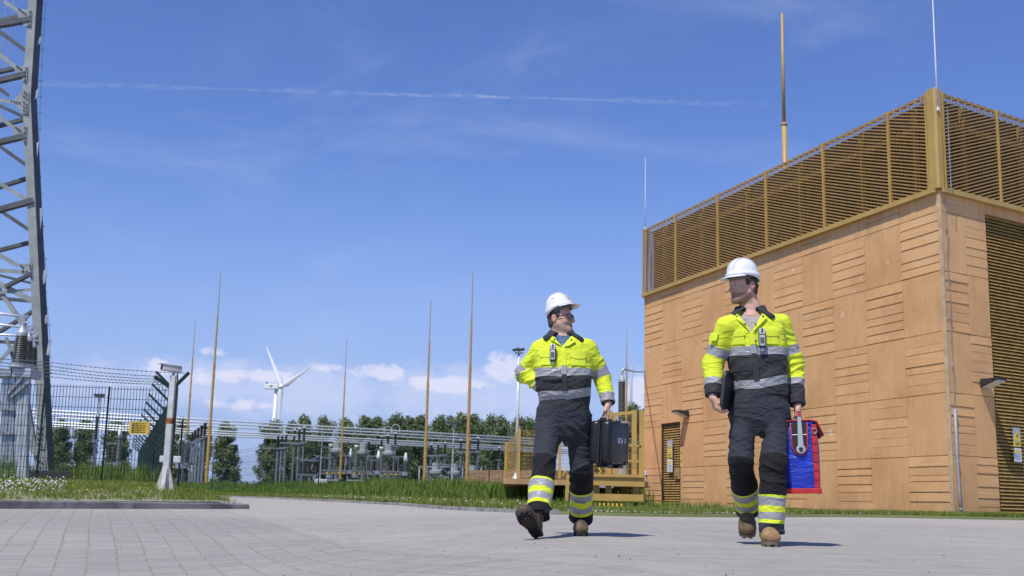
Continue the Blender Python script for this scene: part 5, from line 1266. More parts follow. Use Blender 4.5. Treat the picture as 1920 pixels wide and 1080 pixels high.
class Loft:
    """stacked ellipses: rows (z, cx, cy, a, b), turned by yaw"""
    def __init__(s, rows, yaw, ex=2.3):
        s.r = np.array(sorted(rows)); s.c, s.s = math.cos(yaw), math.sin(yaw); s.ex = ex
    def at(s, z): return [np.interp(z, s.r[:, 0], s.r[:, i]) for i in (1, 2, 3, 4)]
    def loc(s, P):
        cx, cy, a, b = s.at(P[..., 2]); x, y = P[..., 0]-cx, P[..., 1]-cy
        return x*s.c+y*s.s, -x*s.s+y*s.c, a, b
    def d(s, P, off=0., zlo=None, zhi=None):
        x, y, a, b = s.loc(P); a = a+off; b = b+off
        e = ((np.abs(x)/a)**s.ex+(np.abs(y)/b)**s.ex)**(1/s.ex); r = (e-1)*np.minimum(a, b)
        z = P[..., 2]; r = np.maximum(r, (s.r[0, 0] if zlo is None else zlo)-z); return np.maximum(r, z-(s.r[-1, 0] if zhi is None else zhi))
    def bb(s): 
        m = np.max(s.r[:, 3:5])+.05; return (s.r[:, 1].min()-m, s.r[:, 2].min()-m, s.r[0, 0]), (s.r[:, 1].max()+m, s.r[:, 2].max()+m, s.r[-1, 0])
    def front(s, x, z, off=0.):
        """point on the front surface at lateral x (image right positive), height z"""
        cx, cy, a, b = s.at(z); a += off; b += off; y = -b*max(0, 1-min(1, abs(x)/a)**s.ex)**(1/s.ex)
        return Vector((cx+x*s.c-y*s.s, cy+x*s.s+y*s.c, z))

def cloth(name, base, dark, folds=1., rough=.85, silver=None):
    pass
HIVIS = (.68, .78, .040); SILV = (.33, .335, .35); DKG = (.036, .0365, .040); NAVY = (.032, .037, .046); BLK = (.010, .010, .011)
def cloth_mat(name, stops_a, scale_a, attr_a, stops_b=None, scale_b=1, attr_b=None, sel=None):
    m = bpy.data.materials.new(name); m.use_nodes = True; q = NT(m.node_tree)
    at_ = lambda n: q.n('ShaderNodeAttribute', attribute_name=n).outputs['Fac']
    c = q.ramp(q.m('MULTIPLY', at_(attr_a), scale_a), stops_a)
    if stops_b: c = q.mix(q.m('GREATER_THAN', at_(sel), 0), c, q.ramp(q.m('MULTIPLY', at_(attr_b), scale_b), stops_b))
    co = q.n('ShaderNodeTexCoord').outputs['Object']
    c = q.mix(q.mapr(q.noise(co, 7, 5, .65), .35, .7, 0, .16), c, q.mix(1, c, (.55, .52, .45, 1), 'MULTIPLY'))
    lum = q.n('ShaderNodeSeparateColor', mode='HSV', ins={0: c}); grey = q.m('MULTIPLY', q.m('LESS_THAN', lum.outputs[1], .2), q.m('GREATER_THAN', lum.outputs[2], .2))
    rg_ = q.mapr(grey, 0, 1, .85, .38)
    n1_ = q.noise(q.scale(co, (3.0, 3.0, 7.5)), 1.6, 2, .5, dist=1.2); cre = q.m('POWER', q.m('ABSOLUTE', q.m('MULTIPLY', q.m('SUBTRACT', n1_, .5), 2.6)), .55)
    n2_ = q.noise(q.scale(co, (7, 7, 15)), 1.6, 2, .5, dist=.8); cre2 = q.m('POWER', q.m('ABSOLUTE', q.m('MULTIPLY', q.m('SUBTRACT', n2_, .5), 2.6)), .6)
    wr = q.m('ADD', q.m('ADD', cre, q.m('MULTIPLY', cre2, .2)), q.m('MULTIPLY', q.noise(co, 260, 2), .05))
    bn = q.n('ShaderNodeBump', ins={'Strength': .7, 'Distance': .011, 'Height': wr})
    b = q.n('ShaderNodeBsdfPrincipled', ins={'Base Color': c, 'Roughness': rg_, 'Specular IOR Level': .3, 'Normal': bn.outputs[0]})
    b.inputs['Sheen Weight'].default_value = .04
    q.n('ShaderNodeOutputMaterial', ins={'Surface': b.outputs[0]}); return m
def skin_mat(name, base, beard, beard_amt):
    m = bpy.data.materials.new(name); m.use_nodes = True; q = NT(m.node_tree)
    at_ = lambda n: q.n('ShaderNodeAttribute', attribute_name=n).outputs['Fac']
    co = q.n('ShaderNodeTexCoord').outputs['Object']
    c = q.mix(q.mapr(q.noise(co, 30, 4), .35, .7, 0, .4), rgba(base), rgba((base[0]*.9, base[1]*.72, base[2]*.68)))
    c = q.mix(q.m('MULTIPLY', at_('red'), .55), c, (.52, .17, .12, 1))
    c = q.mix(q.m('MULTIPLY', at_('beard'), q.mapr(q.noise(co, 90, 3, .7), .3, .7, beard_amt*.6, beard_amt)), c, rgba(beard))
    c = q.mix(at_('lip'), c, (.34, .11, .09, 1))
    b = q.n('ShaderNodeBsdfPrincipled', ins={'Base Color': c, 'Roughness': .5, 'Specular IOR Level': .4})
    b.inputs['Subsurface Weight'].default_value = .12; b.inputs['Subsurface Radius'].default_value = (.012, .004, .002); b.inputs['Subsurface Scale'].default_value = .6
    q.n('ShaderNodeOutputMaterial', ins={'Surface': b.outputs[0]}); return m
def put_wrinkles(o, amp, seed, fr=(9, 9, 24), shear=.6):
    me = o.data; n = len(me.vertices); co = np.empty(n*3, np.float32); me.vertices.foreach_get('co', co); nr = np.empty(n*3, np.float32); me.vertices.foreach_get('normal', nr)
    co = co.reshape(-1, 3); nr = nr.reshape(-1, 3); P = co.astype(float).copy(); P[:, 2] += shear*P[:, 0]*np.sin(P[:, 2]*5+seed)
    P += .05*np.stack([vnoise(P*6, seed+9), vnoise(P*6, seed+8), vnoise(P*6, seed+7)], 1)
    f = ridge(P*np.array(fr), seed)**2*.7+ridge(P*np.array(fr)*1.9+3, seed+1)**2*.3-.35
    co += nr*(f*amp)[:, None]; me.vertices.foreach_set('co', co.ravel()); me.update()
white_eye = mat('eye_white', (.50, .47, .44), .3, var=.02); iris = mat('eye_iris', (.03, .035, .045), .25); tooth = mat('teeth', (.7, .66, .58), .4, var=.02)
helm_m = mat('helmet_shell', (.78, .78, .76), .28, var=.025, vscale=3, coat=.3); strap_m = mat('helmet_harness', (.02, .02, .021), .7); band_m = mat('sweat_band', (.16, .145, .12), .8)
det_b = mat('detector_rubber', (.013, .013, .014), .55); det_f = mat('detector_face', (.50, .51, .52), .4, .2, var=.04); det_s = mat('detector_screen', (.10, .12, .11), .2, var=.03); snap_m = mat('snap_metal', (.10, .10, .11), .35, .8)

class Head:
    def __init__(s, c, az, pitch, sc, roll=0.):
        """az: heading of the face, 0 = towards the camera, positive = image right"""
        s.c = V3(c); f = np.array([math.sin(az)*math.cos(pitch), -math.cos(az)*math.cos(pitch), math.sin(pitch)])
        r = np.cross(f, [0, 0, 1]); r /= np.linalg.norm(r); u = np.cross(r, f)
        r, u = r*math.cos(roll)+u*math.sin(roll), u*math.cos(roll)-r*math.sin(roll)
        s.A = np.array([r, f, u]); s.s = sc            # r: the person's right hand side
    def p(s, x, y, z): return Vector(s.c+s.s*(np.array([x, y, z])@s.A))
    def loc(s, P): return ((np.asarray(P)-s.c)@s.A.T)/s.s
    def build(s, S_):
        k = s.s; E = lambda c, r, kk=.012, mode='u': S_.ell(s.p(*c), s.A, np.array(r)*k, kk*k, mode)
        Cn = lambda a, b, ra, rb, kk=.012: S_.cone(s.p(*a), s.p(*b), ra*k, rb*k, kk*k)
        E((0, .004, .040), (.073, .088, .084), .01); E((0, .026, -.022), (.062, .064, .088), .03)
        for q_ in (-1, 1):
            Cn((q_*.050, .0, -.045), (q_*.020, .070, -.094), .020, .020, .03); E((q_*.036, .058, -.030), (.026, .026, .024), .02)
        E((0, .080, -.098), (.021, .017, .017), .02); Cn((-.034, .083, .022), (.034, .083, .022), .010, .010, .018)
        for q_ in (-1, 1): E((q_*.031, .098, .004), (.019, .016, .011), .012, 's')
        for q_ in (-1, 1): E((q_*.031, .0795, .0125), (.0175, .0125, .0075), .004); E((q_*.031, .079, -.0085), (.0165, .0115, .0065), .004)
        Cn((0, .090, .008), (0, .112, -.032), .008, .0125, .014)
        for q_ in (-1, 1): E((q_*.012, .100, -.037), (.008, .010, .007), .008)
        E((0, .0895, -.063), (.024, .010, .0055), .008); E((0, .0865, -.074), (.021, .011, .0065), .008); E((0, .1005, -.0685), (.022, .010, .0016), .002, 's')
        for q_ in (-1, 1):
            S_.ell(s.p(q_*.077, -.010, -.004), s.A, np.array([.011, .020, .032])*k, .008*k); S_.ell(s.p(q_*.088, -.004, .000), s.A, np.array([.006, .010, .018])*k, .004*k, 's')
    def attrs(s, V):
        L = s.loc(V); x, y, z = L[:, 0], L[:, 1], L[:, 2]; inh = (z > -.16) & (np.abs(x) < .12)
        lip = ((np.abs(x) < .026) & (y > .07) & (z < -.057) & (z > -.081)).astype(float)*np.clip(1-np.abs(x)/.028, 0, 1)**.3
        beard = sstep(-.035, -.058, z)*sstep(-.03, .01, y)*inh; mo = sstep(.075, .085, y)*sstep(-.045, -.052, z)*sstep(-.062, -.058, z)*(np.abs(x) < .035)
        beard = np.clip(np.maximum(beard, mo)*(1-lip), 0, 1)*sstep(-.135, -.112, z)
        red = ((np.abs(x) > .074) & (y < .03) & (np.abs(z) < .05)).astype(float)*.9+sstep(.10, .115, y)*.8*(z < .0)*(z > -.055)+np.exp(-(((np.abs(x)-.04)/.02)**2+((z+.03)/.02)**2))*(y > .04)*.6
        return np.clip(beard, 0, 1), np.clip(lip, 0, 1), np.clip(red*inh, 0, 1)

def hand(S_, W, d, pn, th, curl, k=1., thumb_to=None, spread=.02, thumbcurl=(.55, .9)):
    """W wrist, d finger direction, pn palm normal, th towards the thumb side; curl: three bend angles"""
    W, d, pn, th = (Vector(x) for x in (W, d, pn, th)); d.normalize(); pn = (pn-d*pn.dot(d)).normalized(); th = (th-d*th.dot(d)-pn*th.dot(pn)).normalized()
    S_.cone(W-d*.05, W+d*.015, .029*k, .028*k, .012, flat=(pn, 1.3))
    for i, (off, ln, r) in enumerate([(.032, .95, .0100), (.011, 1.03, .0104), (-.011, .96, .0099), (-.031, .78, .0088)]):
        K = W+(d*(.092-.006*abs(i-1))+th*off)*k; S_.cone(W+(d*.012+th*off*.75)*k, K, .0155*k, .0125*k, .012, flat=(pn, 1.15))
        p = K; ang = 0
        for seg_, (L, ra) in enumerate(((.044, 1.0), (.027, .93), (.021, .84))):
            ang = curl[seg_]+(i-1.5)*.06; e = d*math.cos(ang)+pn*math.sin(ang)+th*spread*(1.5-i)*.5
            q_ = p+e.normalized()*L*ln*k; S_.cone(p, q_, r*ra*k, r*ra*.9*k, .004); p = q_
    T0 = W+(d*.022+th*.026+pn*.010)*k; T1 = W+(d*.058+th*.046+pn*.022)*k
    S_.cone(T0, T1, .0165*k, .0125*k, .012)
    if thumb_to is None:
        T2 = T1+(d*.75+pn*thumbcurl[0]+th*.1).normalized()*.034*k; T3 = T2+(d*.55+pn*thumbcurl[1]-th*.45).normalized()*.027*k
    else: T3 = Vector(thumb_to); T2 = T1.lerp(T3, .55)+th*.006
    S_.cone(T1, T2, .0118*k, .0108*k, .005); S_.cone(T2, T3, .0108*k, .0092*k, .005)

def hard_hat(H, pitch, parent, sticker, hz_=.125, yo=.016, zo=.058):
    """shell, brim, harness and ratchet around the head frame H"""
    cp, sp = math.cos(pitch), math.sin(pitch); k = H.s
    def q(x, y, z): y, z = y*cp-z*sp, y*sp+z*cp; return H.p(x, y+yo, z+zo)
    ax, ay = .095, .104
    def rimz(a): return -.004-.030*sstep(.15, 1, -math.cos(a))-.010*math.exp(-((abs(a)-1.9)/.4)**2)+.006
    def dome(a, e, off=0.):
        ce, se = math.cos(e)**.82, math.sin(e)**.92
        x, y = (ax+off)*math.sin(a)*ce, (ay+off)*math.cos(a)*ce-.006; z = (hz_+off)*se
        z += .004*math.exp(-(x/.030)**6)*se*(1 if math.cos(a) > -.6 else .6)
        return q(x, y, z if e > .001 else 0)
    na, ne = 56, 16; V, F = [], []
    for j in range(ne+1):
        e = math.pi/2*j/ne
        for i in range(na):
            a = 2*math.pi*i/na-math.pi
            if j == 0: V.append(q((ax+.007)*math.sin(a), (ay+.007)*math.cos(a)-.006, rimz(a)))
            elif j == 1: V.append(q((ax+.0065)*math.sin(a), (ay+.0065)*math.cos(a)-.006, .022))
            elif j == 2: V.append(q((ax+.001)*math.sin(a)*.995, (ay+.001)*math.cos(a)*.995-.006, .0255))
            else: V.append(dome(a, max(e, .19)+(.0 if j > 3 else .0)))
    for j in range(ne):
        for i in range(na): F.append((j*na+i, j*na+(i+1) % na, (j+1)*na+(i+1) % na, (j+1)*na+i))
    mb = MB(); mb.add(V, F); sh = mb.build('hard_hat', helm_m, parent, smooth=True)
    md = sh.modifiers.new('thick', 'SOLIDIFY'); md.thickness = .004; md.offset = -1
    nb = 25; V, F = [], []
    for i in range(nb):
        a = -1.25+2.5*i/(nb-1); w = .050*math.cos(a/1.25*math.pi/2)**.7+.001
        for (o_, z) in ((.0035, .004), (.0035+w*.5, .001-w*.10), (.0035+w, -.004-w*.22)): V.append(q((ax+o_)*math.sin(a), (ay+o_)*math.cos(a)-.006, z+.002))
    for i in range(nb-1):
        for j in range(2): F.append((i*3+j, i*3+j+1, i*3+j+4, i*3+j+3))
    mb = MB(); mb.add(V, F); br = mb.build('brim', helm_m, sh, smooth=True); md = br.modifiers.new('thick', 'SOLIDIFY'); md.thickness = .0045; md.offset = 0
    # grooves beside the centre panel, vent dots
    for s_ in (-1, 1):
        mb = MB(); pts = []
        for t_ in np.linspace(.32, 2.5, 26):
            e = t_ if t_ < math.pi/2 else math.pi-t_; a = 0 if t_ < math.pi/2 else math.pi
            p1 = dome(a, e, .0006); pts.append(p1+Vector(H.A[0])*s_*.036*k)
        pts2 = []
        for p in pts:
            L = H.loc(np.array(p)); pts2.append(p)
        mb.path([pp-(pp-H.p(0, 0, .058)).normalized()*.0035 for pp in pts2], .0022, 5); mb.build('moulded_rib', mat('helmet_rib', (.55, .55, .54), .4), sh)
        mb = MB()
        for y_ in (-.012, .012): 
            a = s_*(math.pi/2+y_*6); p = dome(a, .62, .0005); nrm = (p-H.p(0, 0, .058)).normalized(); mb.lathe([(.0045, -.001), (.0045, .0012)], p, 8, nrm)
        mb.build('vent_hole', strap_m, sh)
    # head band, nape strap and ratchet
    mb = MB(); V, F = [], []; nn_ = 40
    for i in range(nn_):
        a = 2*math.pi*i/nn_
        for z in (-.020-.012*(math.cos(a) < 0), .012): V.append(q(.080*math.sin(a), .094*math.cos(a)-.008, z))
    F = [(2*i, 2*((i+1) % nn_), 2*((i+1) % nn_)+1, 2*i+1) for i in range(nn_)]
    mb.add(V, F); hb = mb.build('head_band', band_m, sh, smooth=True); md = hb.modifiers.new('thick', 'SOLIDIFY'); md.thickness = .004
    mb = MB(); V = []; nn_ = 21
    for i in range(nn_):
        a = math.pi-1.15+2.3*i/(nn_-1)
        for z in (-.072, -.010): V.append(q(.081*math.sin(a), .096*math.cos(a)-.006, z-.012*abs(a-math.pi)*-1))
    F = [(2*i, 2*i+2, 2*i+3, 2*i+1) for i in range(nn_-1)]; mb.add(V, F); ns = mb.build('nape_strap', strap_m, sh, smooth=True); md = ns.modifiers.new('thick', 'SOLIDIFY'); md.thickness = .006
    mb = MB(); p = q(0, -.106, -.050); mb.lathe([(.016, -.012), (.019, 0), (.016, .012)], p, 12, Vector(-H.A[1])); mb.build('ratchet_knob', strap_m, sh, smooth=True)
    # sticker on the front
    def patch(a0, a1, e0, e1, off, nm, mm):
        mb = MB(); n = 6; V = [dome(a0+(a1-a0)*i/n, e0+(e1-e0)*j/n, off) for j in range(n+1) for i in range(n+1)]
        F = [(j*(n+1)+i, j*(n+1)+i+1, (j+1)*(n+1)+i+1, (j+1)*(n+1)+i) for j in range(n) for i in range(n)]; mb.add(V, F); return mb.build(nm, mm, sh, smooth=True)
    sticker(patch)
    return sh

def detector(T, x, z, up_tilt, name_label, grp):
    """clip-on gas detector on the jacket front"""
    p = T.front(x, z, .012); nrm = (T.front(x-.02, z)-T.front(x+.02, z)).normalized().cross(Vector((0, 0, 1))); nrm = nrm if nrm.y < 0 else -nrm
    nrm = (nrm+Vector((0, 0, .12))).normalized(); ex = Vector((0, 0, 1)).cross(-nrm).normalized()*1; ey = nrm.cross(ex).normalized()
    if ey.z < 0: ey = -ey
    if ex.x < 0: ex = -ex
    root = thing('gas_detector', name_label, 'gas detector', p, grp); c = p+nrm*.016
    mb = MB(); mb.frame(c, ex*.0235, nrm*.014, ey*.056); b_ = mb.build('case', det_b, root, bevel=.007)
    mb = MB(); mb.frame(c+nrm*.0145-ey*.012, ex*.0185, nrm*.0015, ey*.036); mb.build('face_plate', det_f, root, bevel=.0012)
    mb = MB(); mb.frame(c+nrm*.0165-ey*.012, ex*.0135, nrm*.0008, ey*.021); mb.build('screen', det_s, root)
    mb = MB(); mb.frame(c+nrm*.006+ey*.051, ex*.020, nrm*.010, ey*.021); tp_ = mb.build('sensor_head', det_f, root, bevel=.003)
    mb = MB(); mb.frame(c+nrm*.0168+ey*.055, ex*.005, nrm*.001, ey*.016); mb.build('sensor_slot', det_b, tp_)
    mb = MB(); mb.lathe([(.0035, 0), (.0035, .002)], c+nrm*.0158-ey*.041-ex*.011, 8, nrm); mb.build('button', mat('button_green', (.2, .5, .05), .5), root)
    mb = MB(); mb.lathe([(.0035, 0), (.0035, .002)], c+nrm*.0158-ey*.041+ex*.011, 8, nrm); mb.build('button', mat('button_blue', (.05, .12, .5), .5), root)
    mb = MB(); mb.frame(c-nrm*.004-ey*.066, ex*.011, nrm*.004, ey*.013); mb.build('clip', galv, root, bevel=.002)
    return root

def boot(heel, toe, upv, ankle, parent, leather, toecap, solem, midm=None, k=1.):
    """heel and toe: the ends of the sole on its underside; upv roughly up; ankle: where the shaft goes"""
    heel, toe = Vector(heel), Vector(toe); f = (toe-heel); L = f.length; f /= L; up = (Vector(upv)-f*Vector(upv).dot(f)).normalized(); r = f.cross(up)
    A = [r, f, up]; P = lambda x, y, z: heel+r*x*k+f*y+up*z*(1+(k-1)*.5)
    lo = np.min([V3(heel), V3(toe), V3(ankle)], 0)-.1; hi = np.max([V3(heel), V3(toe), V3(ankle)], 0)+.1
    S_ = SDF(lo, hi, .005)
    S_.cone(P(0, .045, .058), P(0, L*.66, .052), .041*k, .046*k, .02); S_.cone(P(0, L*.62, .054), P(0, L-.052, .050), .047*k, .045*k, .02)
    S_.ell(P(0, L-.054, .048), A, (.052*k, .052, .038), .012)
    S_.cone(P(0, .055, .07), Vector(ankle), .046, .050, .02); S_.cone(P(0, .09, .08), P(0, L*.6, .066), .040, .032, .02)
    S_.op(lambda Q: -((Q-V3(heel))@V3(up)-.024), lo, hi, .004, 's') if False else None
    q_, PP = S_.sl(lo, hi); S_.d[q_] = np.maximum(S_.d[q_], (.022-(PP-V3(heel))@V3(up)).astype(np.float32))
    Vv, Ff = S_.mesh(); o = mesh_np('boot', Vv, Ff, [leather, toecap], parent)
    Lc = (Vv-V3(heel))@np.array([V3(a) for a in A]).T; ym = Lc[Ff].mean(1); mi = ((ym[:, 1] > L-.105+.25*np.abs(ym[:, 2]-.03))).astype(np.int32); o.data.polygons.foreach_set('material_index', mi)
    out = []; n = 28
    for i in range(n):
        a = 2*math.pi*i/n; y = L/2+L/2*math.cos(a); w = np.interp(y/L, [0, .06, .25, .45, .68, .85, .95, 1], [.018, .034, .036, .034, .050, .048, .032, .012]); out.append((w*(1 if math.sin(a) >= 0 else -1)*min(1, abs(math.sin(a))*6+.0), y))
    mb = MB(); mb.prism([P(x, y, .008) for x, y in out], up*.018); nl = 11
    for i in range(nl):
        y = L*(i+.5)/nl; w = np.interp(y/L, [0, .06, .25, .45, .68, .85, .95, 1], [.018, .034, .036, .034, .050, .048, .032, .012])
        if .36 < y/L < .47: continue
        for s_ in (-1, 1): mb.frame(P(s_*w*.62, y, .004), r*w*.36*k, f*L*.028, up*.006)
    so = mb.build('sole', solem, o, bevel=.002)
    if midm:
        mb = MB(); mb.prism([P(x, y, .0045) for x, y in ((-.026, L*.47), (.024, L*.5), (.030, L*.62), (.022, L*.76), (-.016, L*.79), (-.031, L*.64))], up*.004); mb.build('sole_insert', midm, so)
        mb = MB()
        for i in range(4): mb.frame(P(0, L*(.52+.07*i), .0025), r*.014, f*.006, up*.003)
        mb.build('tread', solem, so)
    mb = MB()
    for i in range(4):
        y = L*.36+i*L*.085; z = .112-i*.0105; mb.path([P(-.024, y, z-.006), P(0, y+.004, z+.002), P(.024, y, z-.006)], .0032, 5)
    mb.build('laces', mat('lace_dark', (.03, .026, .02), .8), o)
    return o

def surf_patch(T, xs_, zs_, off, th_, name, mm, parent, warp=None):
    """a piece of cloth lying on the torso front; xs_(z) gives its side edges"""
    nx, nz = 8, 6; V = []
    for layer in (off, off+th_):
        for j in range(nz+1):
            z = zs_[0]+(zs_[1]-zs_[0])*j/nz; a, b = xs_(j/nz)
            for i in range(nx+1):
                x = a+(b-a)*i/nx; dz = warp(i/nx, j/nz) if warp else 0; V.append(T.front(x, z+dz, layer))
    n = (nx+1)*(nz+1); F = []; I = lambda i, j, l: l*n+j*(nx+1)+i
    for j in range(nz):
        for i in range(nx): F += [(I(i, j, 1), I(i+1, j, 1), I(i+1, j+1, 1), I(i, j+1, 1)), (I(i, j, 0), I(i, j+1, 0), I(i+1, j+1, 0), I(i+1, j, 0))]
    for i in range(nx): F += [(I(i, 0, 0), I(i+1, 0, 0), I(i+1, 0, 1), I(i, 0, 1)), (I(i, nz, 0), I(i, nz, 1), I(i+1, nz, 1), I(i+1, nz, 0))]
    for j in range(nz): F += [(I(0, j, 0), I(0, j, 1), I(0, j+1, 1), I(0, j+1, 0)), (I(nx, j, 0), I(nx, j+1, 0), I(nx, j+1, 1), I(nx, j, 1))]
    mb = MB(); mb.add(V, F); return mb.build(name, mm, parent, auto=.7)

def collar(N, T, mm, parent, rin=(.080, .083), hi=.036, wd=.070, tipw=.110, gap=.42, tipspread=.8, lift=.010, name='collar'):
    """folded-over collar: a stand round the neck point N whose outer fall lies on the shoulders of the loft T"""
    N = Vector(N); V, F = [], []; n = 41; c, s = T.c, T.s
    L = lambda x, y, z: Vector((N.x+x*c-y*s, N.y+x*s+y*c, N.z+z))
    def onshoulder(a, dist, h0):
        r0 = math.hypot((rin[0]+.01)*math.sin(a), (rin[1]+.01)*math.cos(a)); acc = 0; pr, pz = r0, N.z+h0; z = N.z+h0
        while acc < dist:
            z -= .002; cx, cy, A_, B_ = T.at(min(z, T.r[-1, 0])); A_ += lift+.006; B_ += lift+.006
            r = 1/((abs(math.sin(a))/A_)**T.ex+(abs(math.cos(a))/B_)**T.ex)**(1/T.ex); r = max(r, pr); acc += math.hypot(r-pr, z-pz); pr, pz = r, z
            if N.z-z > .3: break
        cx, cy, _, _ = T.at(min(z, T.r[-1, 0])); x, y = math.sin(a)*pr, math.cos(a)*pr
        return Vector((cx+x*c-y*s, cy+x*s+y*c, z))
    for i in range(n):
        t_ = -1+2*i/(n-1); e = abs(t_); a = t_*(math.pi-gap); h = hi-.040*e**2.2
        w = wd+(tipw-wd)*float(sstep(.55, 1, e)); ao = a-(1 if t_ > 0 else -1)*tipspread*float(sstep(.6, 1, e))*.6
        x, y = math.sin(a), math.cos(a)
        V += [L(rin[0]*x, rin[1]*y, -.03-.02*e), L((rin[0]+.004)*x, (rin[1]+.004)*y, h), L((rin[0]+.012)*x, (rin[1]+.012)*y, h-.003)]
        V += [onshoulder(a+(ao-a)*f, w*f, h)+Vector((0, 0, .006*math.sin(math.pi*f))) for f in (.35, .7, 1.)]
    for i in range(n-1):
        for j in range(5): F.append((i*6+j, i*6+j+1, i*6+j+7, i*6+j+6))
    mb = MB(); mb.add(V, F); o = mb.build(name, mm, parent, smooth=True); md = o.modifiers.new('thick', 'SOLIDIFY'); md.thickness = .004; md.offset = 0; return o

def man(cfg):
    Y0 = cfg['Y']; A = lambda px, py, dy=0.: at(px, py, Y0+dy); J = {k: A(*v) for k, v in cfg['joints'].items()}
    base = cfg['base']; T = Loft([(A(cx, py).z, A(cx, py).x, Y0+dy, a, b) for py, cx, a, b, dy in cfg['torso']], cfg['yaw'])
    P_ = Loft([(A(cx, py).z, A(cx, py).x, Y0+dy, a, b) for py, cx, a, b, dy in cfg['pelvis']], cfg['yaw']*.4)
    hd = cfg['head']; f0 = Head((0, 0, 0), hd[3], hd[4], hd[5], hd[6]); ear = A(hd[0], hd[1], hd[2]); side = hd[7]
    H = Head(np.array(ear)-np.array(f0.p(side*.077, -.010, -.004)), hd[3], hd[4], hd[5], hd[6])
    root = thing('person', cfg['label'], 'person', base)
    # ---- body: one continuous skin surface
    pts = [V3(v) for v in J.values()]+[V3(H.c)]; lo = np.min(pts, 0)-.17; hi = np.max(pts, 0)+.17; hi[2] = H.c[2]+.16; lo[2] = base[2]-.02
    S_ = SDF(lo, hi, .0042)
    zt_ = T.r[-1, 0]; S_.op(lambda Q: T.d(Q, -.034), *T.bb(), .01); S_.op(lambda Q: P_.d(Q, -.05, P_.r[2, 0]), *P_.bb(), .02)
    S_.cone(A(*cfg['neck0']), Vector(H.c)-Vector(H.A[2])*.045-Vector(H.A[1])*.018, .066, .060, .02); S_.cone(A(*cfg['neck0'])+Vector((0, .0, -.02)), A(*cfg['neck0'])+Vector((0, 0, .02)), .085, .066, .03)
    for s_ in 'RL':
        S_.cone(J['sh'+s_], J['el'+s_], .05, .04, .03); S_.cone(J['el'+s_], J['wr'+s_], .04, .029, .02); S_.cone(J['hip'+s_], J['kn'+s_], .07, .05, .03); S_.cone(J['kn'+s_], J['an'+s_], .05, .036, .02)
    H.build(S_)
    for h_ in cfg['hands']: hand(S_, *h_(A, J))
    Vv, Ff = S_.mesh(); body = mesh_np('body', Vv, Ff, cfg['skin'], root)
    b_, l_, r_ = H.attrs(Vv); fattr(body, 'beard', b_); fattr(body, 'lip', l_); fattr(body, 'red', r_)
    # ---- eyes, hair
    for q_ in (-1, 1):
        mb = MB(); mb.lathe([(0.0122*H.s*math.sin(a), -.0122*H.s*math.cos(a)) for a in np.linspace(.02, 3.12, 9)], H.p(q_*.031, .0775, .002), 12, Vector(H.A[1])); e_ = mb.build('eye', white_eye, body, smooth=True)
        mb = MB(); mb.lathe([(.0052, 0), (.0048, .001)], H.p(q_*.031, .0893, .002), 10, Vector(H.A[1])); mb.build('iris', iris, e_)
        mb = MB(); mb.path([H.p(q_*.014, .0935, .020), H.p(q_*.032, .0925, .0245), H.p(q_*.048, .082, .019)], [.003, .0038, .002], 6); mb.build('eyebrow', cfg['hair_mat'], body, smooth=True)
    lo = H.c-.17; hi = H.c+.17; S_ = SDF(lo, hi, .004); S_.ell(H.p(0, .002, .040), H.A, np.array([.0800, .0935, .089])*H.s, .01); S_.ell(H.p(0, -.030, -.025), H.A, np.array([.067, .056, .062])*H.s, .02)
    q_, PP = S_.sl(lo, hi); Lc = H.loc(PP); z0 = -.062; cut = np.maximum(Lc[..., 1]-np.interp(Lc[..., 2], [-.09, -.03, -.02, .0, .06, .075], [-.03, -.022, .030, .034, .040, .09]), z0-Lc[..., 2])*H.s
    S_.d[q_] = np.maximum(S_.d[q_], cut.astype(np.float32)); S_.ell(H.p(side*.079, -.006, -.012), H.A, np.array([.03, .019, .032])*H.s, .003, 's')
    Vv, Ff = S_.mesh(); Vv = Vv+((vnoise(Vv*230, 3)-.5)*.004)[:, None]*(Vv-H.c)/.1; mesh_np('hair', Vv, Ff, cfg['hair_mat'], root)
    # ---- trousers
    pts = [V3(J[k]) for k in J if k[:2] in ('hi', 'kn', 'an')]; lo = np.min(pts, 0)-.2; hi = np.max(pts, 0)+.2; hi[2] = P_.r[-1, 0]+.02
    S_ = SDF(lo, hi, .0058); S_.op(lambda Q: P_.d(Q), *P_.bb(), .02)
    lr = cfg['legr']; hem = {}
    for s_ in 'RL':
        d = (J['an'+s_]-J['kn'+s_]); hem[s_] = J['kn'+s_]+d*cfg['hem'][s_]; mid = J['kn'+s_]+d*.45
        leg = lambda Q, s_=s_, mid=mid: smin(smin(cone_d(Q, J['hip'+s_], J['kn'+s_], lr[0], lr[1], (0, 0), ((0, 1, 0), .92)), cone_d(Q, J['kn'+s_], mid, lr[1], lr[2]), .03), cone_d(Q, mid, hem[s_], lr[2], lr[3], (0, 1)), .015); g_ = [V3(J['hip'+s_]), V3(J['kn'+s_]), V3(hem[s_])]; S_.op(leg, np.min(g_, 0)-.11, np.max(g_, 0)+.11, .012)
    cf = cfg['crotch']; a0 = A(cf[0], cf[1]); S_.cone(a0+Vector((0, -.25, -.05)), a0+Vector((0, .25, -.05)), .018, .018, .03, mode='s')
    Vv, Ff = S_.mesh(); tr = mesh_np('trousers', Vv, Ff, cfg['trouser_mat'], root)
    best = np.full(len(Vv), 9.); lt = np.zeros(len(Vv))
